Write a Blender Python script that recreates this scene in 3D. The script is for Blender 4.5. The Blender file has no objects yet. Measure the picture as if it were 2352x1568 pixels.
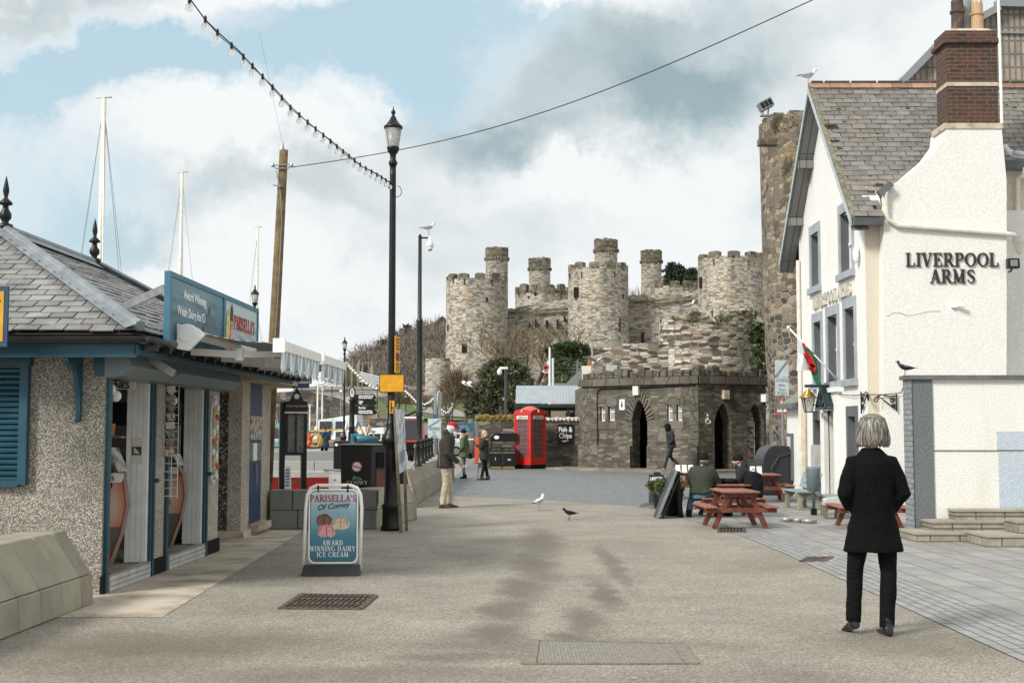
import bpy, bmesh, math, random
from mathutils import Vector, Matrix, noise
R=math.radians; PI=math.pi
rnd=random.Random(7)
scene=bpy.context.scene; col=scene.collection
# ---------------- camera ----------------
F=2900.0; PITCH=math.atan(206/2900.0); CZ=1.55
cam_d=bpy.data.cameras.new('camera'); cam=bpy.data.objects.new('camera',cam_d); col.objects.link(cam)
cam.location=(0,0,CZ); cam.rotation_euler=(PI/2+PITCH,0,0)
cam_d.sensor_width=36; cam_d.lens=36*F/2352; cam_d.clip_end=5000; cam_d.clip_start=0.1
scene.camera=cam
cp,sp=math.cos(PITCH),math.sin(PITCH)
def ray(px,py):
    u=(px-1176)/F; v=(784-py)/F
    return Vector((u,cp-v*sp,sp+v*cp))
def at(px,py,Y):
    d=ray(px,py); return Vector((0,0,CZ))+d*(Y/d.y)
def zat(py,Y): return at(1176,py,Y).z
def xat(px,Y): return at(px,990,Y).x
def G(px,py,z=0.0):
    d=ray(px,py); return Vector((0,0,CZ))+d*((z-CZ)/d.z)
# ---------------- world and sun ----------------
SUN=Vector((-0.62,-0.54,0.62)).normalized()
world=bpy.data.worlds.new('World'); scene.world=world; world.use_nodes=True
wn=world.node_tree; wn.nodes.clear()
def nd(nt,typ,ins=None,**at_):
    n=nt.nodes.new('ShaderNode'+typ)
    for k,v in at_.items(): setattr(n,k,v)
    if ins:
        for k,v in ins.items():
            s=n.inputs[k]
            if hasattr(v,'is_output'): nt.links.new(v,s)
            else: s.default_value=v
    return n
def math_(nt,op,a,b=0.0,clamp=False):
    n=nd(nt,'Math',{0:a,1:b},operation=op); n.use_clamp=clamp; return n.outputs[0]
def mix(nt,f,a,b,bt='MIX'):
    n=nd(nt,'Mix',None,data_type='RGBA',blend_type=bt)
    for i,v in ((0,f),(6,a),(7,b)):
        s=n.inputs[i]
        if hasattr(v,'is_output'): nt.links.new(v,s)
        else: s.default_value=(v if i==0 else (tuple(v)+(1,))[:4])
    return n.outputs[2]
def mrange(nt,v,a,b,c=0.0,d=1.0,smooth=True):
    n=nd(nt,'MapRange',{0:v,1:a,2:b,3:c,4:d}); n.interpolation_type='SMOOTHSTEP' if smooth else 'LINEAR'; return n.outputs[0]
def ramp(nt,f,stops,interp='LINEAR'):
    n=nd(nt,'ValToRGB',{0:f}); e=n.color_ramp.elements; n.color_ramp.interpolation=interp
    while len(e)<len(stops): e.new(0.5)
    for i,(p,c) in enumerate(stops): e[i].position=p; e[i].color=tuple(c)+(1,)
    return n.outputs[0]
def vmath(nt,op,a,b=None,s=None):
    n=nd(nt,'VectorMath',None,operation=op)
    for i,v in ((0,a),(1,b)):
        if v is None: continue
        if hasattr(v,'is_output'): nt.links.new(v,n.inputs[i])
        else: n.inputs[i].default_value=v
    if s is not None: n.inputs['Scale'].default_value=s
    return n
skyt=nd(wn,'TexSky',None,sky_type='NISHITA',sun_disc=False)
skyt.sun_elevation=math.asin(SUN.z); skyt.sun_rotation=math.atan2(SUN.x,SUN.y)
skyt.air_density=1.0; skyt.dust_density=2.0
dirn=nd(wn,'TexCoord').outputs['Generated']
sx=nd(wn,'SeparateXYZ',{0:dirn})
ay=math_(wn,'MAXIMUM',math_(wn,'ABSOLUTE',sx.outputs[1]),0.12)
U=math_(wn,'DIVIDE',sx.outputs[0],ay); V=math_(wn,'DIVIDE',sx.outputs[2],ay)
uv=nd(wn,'CombineXYZ',{0:U,1:V,2:0.0}).outputs[0]
nz=nd(wn,'TexNoise',{'Vector':uv,'Scale':3.2,'Detail':7.0,'Roughness':0.62})
nzc=vmath(wn,'SUBTRACT',nz.outputs['Color'],(0.5,0.5,0.5)).outputs[0]
uvw=vmath(wn,'ADD',uv,vmath(wn,'SCALE',nzc,None,0.30).outputs[0]).outputs[0]
def blob(px,py,rx,ry,w,lo=1.35,hi=0.25):
    d=ray(px,py); c=(d.x/d.y,d.z/d.y,0)
    a=vmath(wn,'SUBTRACT',uvw,c).outputs[0]
    a=vmath(wn,'MULTIPLY',a,(F/rx,F/ry,0)).outputs[0]
    l=vmath(wn,'LENGTH',a).outputs['Value']
    return mrange(wn,l,lo,hi,0.0,w)
def summ(l):
    s=l[0]
    for x in l[1:]: s=math_(wn,'ADD',s,x)
    return s
blue=summ([blob(*b) for b in [(100,190,380,95,1.),(360,195,280,85,.85),(730,190,340,140,1.05),(1050,90,320,110,.95),(60,420,300,220,.6),(300,500,200,160,.5),(560,60,200,60,.3),
   (900,210,180,70,.4),(2200,30,200,80,.15)]])
dark=summ([blob(*b) for b in [(1300,250,460,110,.62),(1600,150,330,120,.5),(1060,330,280,90,.5),(1700,260,300,100,.35),(1000,500,500,120,.22),(600,420,260,80,.2),(1450,120,240,60,.3),(60,60,260,55,.5),(360,500,130,60,.55),
   (760,440,300,60,.22),(1250,440,300,50,.15),(1750,400,200,90,.15),(1900,60,260,90,.25),(880,600,300,80,.15),(300,30,300,50,.2)]])
puff=summ([blob(*b) for b in [(620,290,220,100,.45),(1250,45,70,45,.8),(800,250,90,50,.6),(1300,420,420,60,.35),(600,620,300,90,.3),(640,40,300,40,.3)]])
fine=nd(wn,'TexNoise',{'Vector':uv,'Scale':9.0,'Detail':9.0,'Roughness':0.66}).outputs[0]
f2=math_(wn,'MULTIPLY',math_(wn,'SUBTRACT',fine,0.5),0.7)
bl=math_(wn,'SUBTRACT',math_(wn,'ADD',blue,f2),math_(wn,'MULTIPLY',puff,1.0),True)
dk=math_(wn,'SUBTRACT',math_(wn,'ADD',dark,f2),math_(wn,'MULTIPLY',puff,0.8),True)
cloudc=mix(wn,dk,(0.72,0.745,0.75),(0.27,0.36,0.39))
cloudc=mix(wn,math_(wn,'MULTIPLY',puff,0.5,True),cloudc,(0.80,0.815,0.82))
bg1=nd(wn,'Background',{0:skyt.outputs[0],1:0.13}).outputs[0]
bg2=nd(wn,'Background',{0:cloudc,1:1.0}).outputs[0]
veil=nd(wn,'Background',{0:(0.44,0.60,0.66,1),1:1.0}).outputs[0]
skymix=nd(wn,'MixShader',{0:0.72,1:bg1,2:veil}).outputs[0]
ms=nd(wn,'MixShader',{0:math_(wn,'SUBTRACT',1.0,math_(wn,'MULTIPLY',bl,0.95),True),1:skymix,2:bg2}).outputs[0]
wo=nd(wn,'OutputWorld',{0:ms})
sd=bpy.data.lights.new('sun','SUN'); sd.energy=2.9; sd.angle=R(13); sd.color=(1,0.965,0.91)
so=bpy.data.objects.new('sun',sd); col.objects.link(so); so.rotation_euler=SUN.to_track_quat('Z','Y').to_euler()
scene.view_settings.view_transform='Standard'; scene.view_settings.look='None'; scene.view_settings.exposure=0.34; scene.view_settings.gamma=1
# ---------------- mesh helpers ----------------
WM={}
class MB:
    def __init__(s): s.v=[]; s.f=[]; s.uv=[]; s.mi=[]; s.xf=None; s.m=0; s.sm=[]; s.smooth=False
    def V(s,p):
        p=Vector(p)
        if s.xf is not None: p=s.xf@p
        s.v.append(p); return len(s.v)-1
    def face(s,idx,uv=None): s.f.append(tuple(idx)); s.uv.append(uv); s.mi.append(s.m); s.sm.append(s.smooth)
    def poly(s,pts,uv=None): s.face([s.V(p) for p in pts],uv); return s
    def box(s,x0,x1,y0,y1,z0,z1):
        if x0>x1:x0,x1=x1,x0
        if y0>y1:y0,y1=y1,y0
        if z0>z1:z0,z1=z1,z0
        i=[s.V(p) for p in ((x0,y0,z0),(x1,y0,z0),(x1,y1,z0),(x0,y1,z0),(x0,y0,z1),(x1,y0,z1),(x1,y1,z1),(x0,y1,z1))]
        for f in ((0,3,2,1),(4,5,6,7),(0,1,5,4),(1,2,6,5),(2,3,7,6),(3,0,4,7)): s.face([i[k] for k in f])
        return s
    def hexa(s,p):  # 8 points bottom ring then top ring
        i=[s.V(q) for q in p]
        for f in ((0,3,2,1),(4,5,6,7),(0,1,5,4),(1,2,6,5),(2,3,7,6),(3,0,4,7)): s.face([i[k] for k in f])
        return s
    def bar(s,a,b,w,h=None,up=(0,0,1)):
        h=w if h is None else h
        a=Vector(a);b=Vector(b); d=(b-a).normalized(); up=Vector(up)
        if abs(d.dot(up))>.98: up=Vector((0,1,0))
        x=d.cross(up).normalized(); y=x.cross(d).normalized()
        x*=w/2; y*=h/2
        return s.hexa([a-x-y,a+x-y,b+x-y,b-x-y,a-x+y,a+x+y,b+x+y,b-x+y])
    def prism(s,pts,ext,caps=True):
        ext=Vector(ext); n=len(pts)
        a=[s.V(p) for p in pts]; b=[s.V(Vector(p)+ext) for p in pts]
        for k in range(n):
            j=(k+1)%n; s.face((a[k],a[j],b[j],b[k]))
        if caps: s.face(a[::-1]); s.face(b)
        return s
    def tube(s,pts,r,n=6,caps=True,flat=None):
        pts=[Vector(p) for p in pts]; rr=r if isinstance(r,(list,tuple)) else [r]*len(pts)
        rings=[]; up=Vector((0,0,1)); L=0
        d0=(pts[1]-pts[0]).normalized()
        x=d0.cross(up); x=x.normalized() if x.length>.05 else Vector((1,0,0))
        for k,p in enumerate(pts):
            if k==0:d=pts[1]-pts[0]
            elif k==len(pts)-1:d=pts[-1]-pts[-2]
            else:d=(pts[k+1]-pts[k]).normalized()+(pts[k]-pts[k-1]).normalized()
            if d.length<1e-9: d=Vector((0,0,1))
            d.normalize(); x=(x-d*x.dot(d))
            x=x.normalized() if x.length>1e-6 else d.orthogonal().normalized()
            y=d.cross(x); ring=[]
            for i in range(n):
                a=2*PI*i/n; ry=rr[k]*(flat if flat else 1)
                ring.append(s.V(p+x*math.cos(a)*rr[k]+y*math.sin(a)*ry))
            rings.append(ring)
        for k in range(len(rings)-1):
            for i in range(n):
                j=(i+1)%n
                s.face((rings[k][i],rings[k][j],rings[k+1][j],rings[k+1][i]),[(i/n*2*PI*rr[0],k),((i+1)/n*2*PI*rr[0],k),((i+1)/n*2*PI*rr[0],k+1),(i/n*2*PI*rr[0],k+1)])
        if caps: s.face(rings[0][::-1]); s.face(rings[-1])
        return s
    def lathe(s,prof,n=16,c=(0,0,0),a0=0,a1=2*PI,caps=True,sy=1.0):
        c=Vector(c); full=abs(a1-a0-2*PI)<1e-6; m=n if full else n+1
        rm=max(p[0] for p in prof); rings=[]
        for r,z in prof: rings.append([s.V(c+Vector((math.cos(a0+(a1-a0)*i/n)*r,math.sin(a0+(a1-a0)*i/n)*r*sy,z))) for i in range(m)])
        for k in range(len(prof)-1):
            for i in range(n):
                j=(i+1)%m; u0=(a1-a0)*i/n*rm; u1=(a1-a0)*(i+1)/n*rm
                z0=prof[k][1]; z1=prof[k+1][1]
                if abs(z1-z0)<1e-4: z0+=prof[k][0];z1+=prof[k+1][0]
                s.face((rings[k][i],rings[k][j],rings[k+1][j],rings[k+1][i]),[(u0,z0),(u1,z0),(u1,z1),(u0,z1)])
        if caps and full:
            if prof[0][0]>1e-4: s.face(rings[0][::-1])
            if prof[-1][0]>1e-4: s.face(rings[-1])
        return s
    def ball(s,c,r,n=10,m=7,sc=(1,1,1)):
        c=Vector(c); old=s.xf
        M=Matrix.Translation(c)@Matrix.Diagonal((sc[0],sc[1],sc[2],1))
        s.xf=(old@M) if old is not None else M
        s.lathe([(max(1e-5,r*math.sin(PI*k/m)),-r*math.cos(PI*k/m)) for k in range(m+1)],n,caps=False); s.xf=old; return s
    def loft(s,secs,n=14,caps=True):
        """secs: (center, rx, ry[, dirx, diry, power])"""
        rings=[]
        for q in secs:
            c=Vector(q[0]); rx,ry=q[1],q[2]
            dx=Vector(q[3]) if len(q)>3 and q[3] is not None else Vector((1,0,0)); dy=Vector(q[4]) if len(q)>4 and q[4] is not None else Vector((0,1,0))
            rings.append([s.V(c+dx*(math.cos(2*PI*i/n)*rx)+dy*(math.sin(2*PI*i/n)*ry)) for i in range(n)])
        for k in range(len(rings)-1):
            for i in range(n):
                j=(i+1)%n; s.face((rings[k][i],rings[k][j],rings[k+1][j],rings[k+1][i]),[(i/n,k*.2),((i+1)/n,k*.2),((i+1)/n,k*.2+.2),(i/n,k*.2+.2)])
        if caps: s.face(rings[0][::-1]); s.face(rings[-1])
        return s
    def each(s,name,mat,parent=None,world=False,mods=None):
        p=list(range(len(s.v)))
        def fd(a):
            while p[a]!=a: p[a]=p[p[a]]; a=p[a]
            return a
        for f in s.f:
            for k in f[1:]: p[fd(k)]=fd(f[0])
        gr={}
        for i,f in enumerate(s.f): gr.setdefault(fd(f[0]),[]).append(i)
        out=[]
        for g in gr.values():
            m=MB(); mp={}
            for i in g:
                idx=[]
                for k in s.f[i]:
                    if k not in mp: mp[k]=len(m.v); m.v.append(s.v[k])
                    idx.append(mp[k])
                m.f.append(tuple(idx)); m.uv.append(s.uv[i]); m.mi.append(s.mi[i]); m.sm.append(s.sm[i])
            out.append(m.build(name,mat,parent,world=world,mods=mods))
        return out
    def build(s,name,mat,parent=None,world=False,smooth=None,mods=None):
        me=bpy.data.meshes.new(name)
        vs=s.v
        if world and parent is not None:
            inv=WM[parent.name].inverted(); vs=[inv@p for p in vs]
        me.from_pydata([tuple(p) for p in vs],[],s.f)
        mats=mat if isinstance(mat,(list,tuple)) else [mat]
        for m_ in mats: me.materials.append(m_)
        uvl=me.uv_layers.new(name='UVMap')
        for pi,p in enumerate(me.polygons):
            p.material_index=s.mi[pi]; p.use_smooth=s.sm[pi] if smooth is None else smooth
            u=s.uv[pi]
            if u is None:
                n_=p.normal
                if abs(n_.z)>.97: t=Vector((1,0,0)); b=Vector((0,1,0))
                else: t=Vector((0,0,1)).cross(n_).normalized(); b=n_.cross(t)
                for li in p.loop_indices:
                    co=me.vertices[me.loops[li].vertex_index].co; uvl.data[li].uv=(co.dot(t),co.dot(b))
            else:
                for k,li in enumerate(p.loop_indices): uvl.data[li].uv=u[k]
        o=bpy.data.objects.new(name,me); col.objects.link(o)
        if parent is not None: o.parent=parent
        if mods: mods(o)
        return o
def bev(w=.01,seg=2):
    def f(o):
        m=o.modifiers.new('b','BEVEL'); m.width=w; m.segments=seg; m.limit_method='ANGLE'; m.angle_limit=R(40)
    return f
def rem(vox=.015,it=4,sub=0):
    def f(o):
        m=o.modifiers.new('r','REMESH'); m.mode='VOXEL'; m.voxel_size=vox; m.use_smooth_shade=True
        if it:
            m=o.modifiers.new('s','SMOOTH'); m.iterations=it; m.factor=.5
    return f
def tag(o,label=None,cat=None,group=None,kind=None):
    if label:o['label']=label
    if cat:o['category']=cat
    if group:o['group']=group
    if kind:o['kind']=kind
    return o
def thing(name,label,cat,loc=(0,0,0),rotz=0.0,group=None,scale=1.0,rot=None):
    o=bpy.data.objects.new(name,None); col.objects.link(o); o.empty_display_size=.2
    o.location=loc; o.rotation_euler=rot if rot else (0,0,rotz); o.scale=(scale,)*3
    tag(o,label,cat,group)
    WM[o.name]=Matrix.LocRotScale(Vector(loc),o.rotation_euler.copy(),Vector((scale,)*3)); return o
def struct(name,mb,mat,**k): o=mb.build(name,mat,**k); o['kind']='structure'; return o
def kids(o): return [c for c in bpy.data.objects if c.parent==o]
def dup(root,loc,rotz=0,label=None,group=None,scale=None):
    r=root.copy(); col.objects.link(r); r.location=loc; r.rotation_euler=(0,0,rotz)
    if scale: r.scale=(scale,)*3
    if label:r['label']=label
    if group:r['group']=group
    for ch in kids(root):
        if ch==r: continue
        c=ch.copy(); col.objects.link(c); c.parent=r
        for g in kids(ch):
            d=g.copy(); col.objects.link(d); d.parent=c
    return r
# ---------------- materials ----------------
def newm(name):
    m=bpy.data.materials.new(name); m.use_nodes=True; nt=m.node_tree; b=nt.nodes['Principled BSDF']; return m,nt,b
def bump(nt,b,h,strength=.3,dist=.02):
    n=nd(nt,'Bump',{'Height':h,'Strength':strength,'Distance':dist}); nt.links.new(n.outputs[0],b.inputs['Normal'])
def setc(nt,b,c): nt.links.new(c,b.inputs['Base Color'])
def sc(c,k): return tuple(min(1,x*k) for x in c)
def plain(name,c,rough=.6,metal=0.,var=.12,vs=6.,bmp=0.,bs=80.,isl=0.,dirt_or_highlight=None,dirt_or_highlight_amt=.5,dscale=3.,coat=0):
    m,nt,b=newm(name); tc=nd(nt,'TexCoord').outputs['Object']
    n=nd(nt,'TexNoise',{'Vector':tc,'Scale':vs,'Detail':5.0}).outputs[0]
    cc=mix(nt,mrange(nt,n,.3,.7),sc(c,1-var),sc(c,1+var))
    if isl:
        g=nd(nt,'NewGeometry').outputs['Random Per Island']
        k=mrange(nt,g,0,1,1-isl,1+isl,False); cc=mix(nt,1.0,cc,nd(nt,'CombineColor',{0:k,1:k,2:k}).outputs[0],'MULTIPLY')
    if dirt_or_highlight:
        n2=nd(nt,'TexNoise',{'Vector':tc,'Scale':dscale,'Detail':8.0,'Roughness':.7}).outputs[0]
        cc=mix(nt,mrange(nt,n2,.48,.72,0,dirt_or_highlight_amt),cc,dirt_or_highlight)
    setc(nt,b,cc); b.inputs['Roughness'].default_value=rough; b.inputs['Metallic'].default_value=metal
    if coat: b.inputs['Coat Weight'].default_value=coat
    if bmp: bump(nt,b,nd(nt,'TexNoise',{'Vector':tc,'Scale':bs,'Detail':4.0}).outputs[0],bmp,.01)
    return m
def uvn(nt): return nd(nt,'UVMap').outputs[0]
def rubble(name,sw,sh,cols,mortar,warp=.15,lichen=None,stain=.5,rough=.9,mw=.06,bmp=.6,big=.5,bdist=.03,lamt=.6):
    """irregular coursed stone; sw, sh stone size in metres"""
    m,nt,b=newm(name); uv=uvn(nt)
    w=nd(nt,'TexNoise',{'Vector':uv,'Scale':1.3/sh*.35,'Detail':3.0}).outputs['Color']
    w=vmath(nt,'SCALE',vmath(nt,'SUBTRACT',w,(.5,.5,.5)).outputs[0],None,warp).outputs[0]
    u=vmath(nt,'MULTIPLY',vmath(nt,'ADD',uv,w).outputs[0],(1/sw,1/sh,1)).outputs[0]
    v1=nd(nt,'TexVoronoi',{'Vector':u,'Scale':1.0,'Randomness':.75}); v1.voronoi_dimensions='2D'
    ve=nd(nt,'TexVoronoi',{'Vector':u,'Scale':1.0,'Randomness':.75},feature='DISTANCE_TO_EDGE'); ve.voronoi_dimensions='2D'
    r=nd(nt,'SeparateColor',{0:v1.outputs['Color']}).outputs[0]
    n=len(cols); c=ramp(nt,r,[((i+.0)/n,x) for i,x in enumerate(cols)],'CONSTANT')
    det=nd(nt,'TexNoise',{'Vector':uv,'Scale':14.0/sh*.3,'Detail':6.0,'Roughness':.7}).outputs[0]
    k=mrange(nt,det,.25,.75,.62,1.4,False); c=mix(nt,1.0,c,nd(nt,'CombineColor',{0:k,1:k,2:k}).outputs[0],'MULTIPLY')
    edge=mrange(nt,ve.outputs['Distance'],mw*.3,mw*1.3)
    c=mix(nt,edge,mortar,c)
    su=vmath(nt,'MULTIPLY',uv,(1.0*big,.35*big,1)).outputs[0]
    s1=nd(nt,'TexNoise',{'Vector':su,'Scale':1.0,'Detail':7.0,'Roughness':.65}).outputs[0]
    kk=mrange(nt,s1,.3,.68,1-stain,1.25,False); c=mix(nt,1.0,c,nd(nt,'CombineColor',{0:kk,1:kk,2:kk}).outputs[0],'MULTIPLY')
    if lichen:
        l=nd(nt,'TexNoise',{'Vector':uv,'Scale':.9*big*1.7,'Detail':8.0,'Roughness':.75}).outputs[0]
        c=mix(nt,mrange(nt,l,.54,.68,0,lamt),c,lichen)
    setc(nt,b,c); b.inputs['Roughness'].default_value=rough
    bump(nt,b,math_(nt,'ADD',edge,math_(nt,'MULTIPLY',det,.5)),bmp,bdist); return m
def brick(name,bw,bh,c1,c2,mortar,ms=.01,rough=.85,var=.5,bmp=.4,offset=.5,warp=0.,stain=0.,freq=2,stc=None):
    m,nt,b=newm(name); uv=uvn(nt); u=uv
    if warp:
        w=nd(nt,'TexNoise',{'Vector':uv,'Scale':1.0/bh*.4,'Detail':2.0}).outputs['Color']
        u=vmath(nt,'ADD',uv,vmath(nt,'SCALE',vmath(nt,'SUBTRACT',w,(.5,.5,.5)).outputs[0],None,warp).outputs[0]).outputs[0]
    t=nd(nt,'TexBrick',{'Vector':u,'Color1':tuple(c1)+(1,),'Color2':tuple(c2)+(1,),'Mortar':tuple(mortar)+(1,),'Scale':1.0,'Mortar Size':ms,'Mortar Smooth':.3,'Bias':0.,'Brick Width':bw,'Row Height':bh})
    t.offset=offset; t.offset_frequency=freq
    n=nd(nt,'TexNoise',{'Vector':uv,'Scale':3.0/bh*.3,'Detail':6.0,'Roughness':.65}).outputs[0]
    k=mrange(nt,n,.3,.7,1-var*.5,1+var*.5,False)
    c=mix(nt,1.0,t.outputs[0],nd(nt,'CombineColor',{0:k,1:k,2:k}).outputs[0],'MULTIPLY')
    if stain:
        s1=nd(nt,'TexNoise',{'Vector':uv,'Scale':.8,'Detail':7.0,'Roughness':.6}).outputs[0]
        c=mix(nt,mrange(nt,s1,.45,.7,0,stain),c,stc or (.06,.055,.045))
    setc(nt,b,c); b.inputs['Roughness'].default_value=rough
    bump(nt,b,math_(nt,'ADD',math_(nt,'SUBTRACT',1.0,t.outputs[1]),math_(nt,'MULTIPLY',n,.3)),bmp,.01); return m
def pebble(name,cols,scale=42.,bmp=.8,rough=.9):
    m,nt,b=newm(name); tc=nd(nt,'TexCoord').outputs['Object']
    v=nd(nt,'TexVoronoi',{'Vector':tc,'Scale':scale}); r=nd(nt,'SeparateColor',{0:v.outputs['Color']}).outputs[0]
    n=len(cols); c=ramp(nt,r,[(i/n,x) for i,x in enumerate(cols)],'CONSTANT')
    n1=nd(nt,'TexNoise',{'Vector':tc,'Scale':1.5,'Detail':4.0}).outputs[0]
    k=mrange(nt,n1,.3,.7,.8,1.15,False); c=mix(nt,1.0,c,nd(nt,'CombineColor',{0:k,1:k,2:k}).outputs[0],'MULTIPLY')
    c=mix(nt,mrange(nt,v.outputs['Distance'],.35,.62,0,.75),c,sc(cols[0],.6))
    setc(nt,b,c); b.inputs['Roughness'].default_value=rough; bump(nt,b,v.outputs['Distance'],-bmp,.01) if False else bump(nt,b,math_(nt,'SUBTRACT',1.0,v.outputs['Distance']),bmp,.008); return m
def glassm(name,c=(.04,.05,.055),rough=.05,trans=0.):
    m,nt,b=newm(name); b.inputs['Base Color'].default_value=tuple(c)+(1,); b.inputs['Roughness'].default_value=rough
    b.inputs['Transmission Weight'].default_value=trans; b.inputs['IOR'].default_value=1.25 if trans else 1.5; return m
def render_wall(name,c,grime=(.35,.30,.22),scale=50.,bmp=.5,g=.35):
    m,nt,b=newm(name); tc=nd(nt,'TexCoord').outputs['Object']
    n=nd(nt,'TexNoise',{'Vector':tc,'Scale':scale,'Detail':3.0,'Roughness':.6}).outputs[0]
    big=nd(nt,'TexNoise',{'Vector':vmath(nt,'MULTIPLY',tc,(1.2,1.2,.3)).outputs[0],'Scale':1.3,'Detail':8.0,'Roughness':.65}).outputs[0]
    cc=mix(nt,mrange(nt,n,.35,.65),sc(c,.86),sc(c,1.04)); cc=mix(nt,mrange(nt,big,.5,.8,0,g),cc,grime)
    setc(nt,b,cc); b.inputs['Roughness'].default_value=.9; bump(nt,b,n,bmp,.02); return m
# ---------------- material instances ----------------
M={}
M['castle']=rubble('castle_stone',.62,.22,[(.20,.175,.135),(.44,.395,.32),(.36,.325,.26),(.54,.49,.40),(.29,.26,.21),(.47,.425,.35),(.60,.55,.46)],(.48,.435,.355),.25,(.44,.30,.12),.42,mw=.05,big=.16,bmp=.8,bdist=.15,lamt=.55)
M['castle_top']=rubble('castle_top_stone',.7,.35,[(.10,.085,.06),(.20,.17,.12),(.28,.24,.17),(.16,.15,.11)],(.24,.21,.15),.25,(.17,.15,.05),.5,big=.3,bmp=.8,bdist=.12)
M['castle_dark']=plain('arrow_slit_dark',(.012,.01,.008),.95)
M['toilet']=rubble('toilet_stone',.36,.105,[(.085,.075,.055),(.15,.132,.10),(.115,.102,.077),(.21,.187,.145),(.095,.085,.066),(.17,.15,.118)],(.10,.088,.066),.12,(.33,.31,.27),.55,mw=.07,big=.8,lamt=.35)
M['toilet_dress']=rubble('dressed_stone',.6,.55,[(.11,.098,.074),(.15,.135,.105),(.13,.116,.09)],(.06,.053,.04),.02,(.10,.11,.04),.5,mw=.04,big=.9,lamt=.5)
M['ruin']=rubble('town_wall_stone',.46,.13,[(.10,.085,.065),(.66,.60,.50),(.52,.46,.37),(.28,.23,.17),(.74,.68,.58),(.14,.12,.095),(.46,.36,.25),(.60,.55,.47)],(.42,.37,.30),.16,(.12,.10,.03),.45,mw=.07,big=.5,bmp=1.,bdist=.08,lamt=.5)
M['tower']=rubble('round_tower_stone',.40,.20,[(.05,.043,.036),(.10,.085,.07),(.22,.18,.13),(.07,.062,.055),(.33,.28,.21),(.13,.11,.09),(.18,.15,.11)],(.42,.36,.28),.28,(.36,.24,.10),.5,mw=.09,big=.3,bmp=1.,bdist=.08)
M['tower_up']=rubble('round_tower_upper_stone',.32,.17,[(.12,.10,.07),(.26,.22,.16),(.18,.155,.115),(.36,.30,.22),(.22,.18,.13)],(.30,.26,.19),.28,(.40,.26,.10),.5,mw=.07,big=.3,bmp=1.,bdist=.08)
M['lowwall']=rubble('garden_wall_stone',.55,.17,[(.10,.085,.065),(.30,.26,.20),(.20,.17,.13),(.42,.38,.31),(.15,.13,.10)],(.08,.07,.055),.15,None,.5,mw=.12,big=.6)
M['quaywall']=rubble('quay_stone',.7,.35,[(.07,.06,.05),(.17,.145,.115),(.12,.10,.08),(.24,.21,.17)],(.10,.09,.07),.1,(.12,.13,.05),.5,mw=.07,big=.2,bdist=.1)
M['cream']=render_wall('cream_render',(.81,.795,.74),(.45,.37,.27),45.,.45,.22)
M['tan']=render_wall('tan_render',(.70,.63,.51),(.40,.32,.22),45.,.6,.3)
M['whitewall']=render_wall('white_front_render',(.83,.82,.775),(.45,.36,.26),45.,.4,.22)
M['greyrend']=render_wall('grey_render',(.155,.165,.175),(.06,.06,.06),30.,.9,.3)
M['bluerend']=render_wall('faded_blue_paint',(.50,.57,.63),(.5,.42,.3),45.,.5,.2)
M['greysur']=plain('grey_window_surround',(.33,.365,.395),.8,vs=3,bmp=.2)
M['greydk']=plain('dark_grey_surround',(.11,.115,.12),.75,vs=3)
M['white']=plain('white_paint',(.86,.855,.83),.45,var=.05)
M['offwhite']=plain('off_white_pipe',(.70,.67,.58),.4,var=.08,dirt_or_highlight=(.30,.22,.12),dirt_or_highlight_amt=.4,dscale=5)
M['black']=plain('black_paint',(.008,.008,.008),.4,var=.3,vs=12)
M['black'].node_tree.nodes['Principled BSDF'].inputs['Specular IOR Level'].default_value=.35
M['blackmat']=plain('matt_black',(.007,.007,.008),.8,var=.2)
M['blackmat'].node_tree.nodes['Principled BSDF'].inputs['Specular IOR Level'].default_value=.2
M['brass']=plain('tarnished_brass',(.45,.28,.09),.35,.9)
M['glass']=glassm('window_glass',(.035,.04,.045),.06)
M['lampglass']=glassm('lamp_glass',(.85,.86,.84),.25,.75)
M['bulb']=glassm('clear_bulb_glass',(.93,.95,.95),.08,.85)
M['slate']=plain('roof_slate',(.185,.172,.155),.75,var=.15,vs=5,isl=.2,bmp=.3,bs=60,dirt_or_highlight=(.20,.165,.09),dirt_or_highlight_amt=.5,dscale=1.2)
M['slate_k']=plain('kiosk_slate',(.235,.235,.23),.65,var=.2,vs=4,isl=.22,bmp=.4,bs=50,dirt_or_highlight=(.17,.12,.07),dirt_or_highlight_amt=.6,dscale=6)
M['under']=plain('roof_underlay',(.03,.025,.022),.95)
M['ridge']=plain('clay_ridge_tile',(.33,.20,.14),.8,isl=.35,vs=5,dirt_or_highlight=(.15,.13,.12),dirt_or_highlight_amt=.6)
M['lead']=plain('lead_flashing',(.23,.255,.27),.5,.3,var=.18,vs=5,bmp=.25,bs=12)
M['moss']=plain('moss',(.06,.055,.018),.95,var=.4,vs=30,bmp=.8,bs=60)
M['brick']=brick('chimney_brick',.235,.078,(.115,.042,.028),(.045,.027,.022),(.12,.09,.065),.011,stain=.8)
M['bandst']=plain('stone_band',(.52,.45,.34),.85,vs=6,dirt_or_highlight=(.1,.09,.05),dirt_or_highlight_amt=.7,dscale=4)
M['potdk']=plain('sooty_chimney_pot',(.07,.05,.04),.8,vs=6,dirt_or_highlight=(.25,.14,.08),dirt_or_highlight_amt=.8,dscale=6)
M['potbuff']=plain('buff_chimney_pot',(.50,.34,.19),.8,vs=6,dirt_or_highlight=(.15,.1,.06),dirt_or_highlight_amt=.7,dscale=6)
M['concbig']=brick('ribbed_concrete',.22,.5,(.34,.30,.25),(.25,.22,.18),(.16,.14,.115),.05,var=.6,offset=0,stain=.3,stc=(.25,.17,.08))
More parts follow.
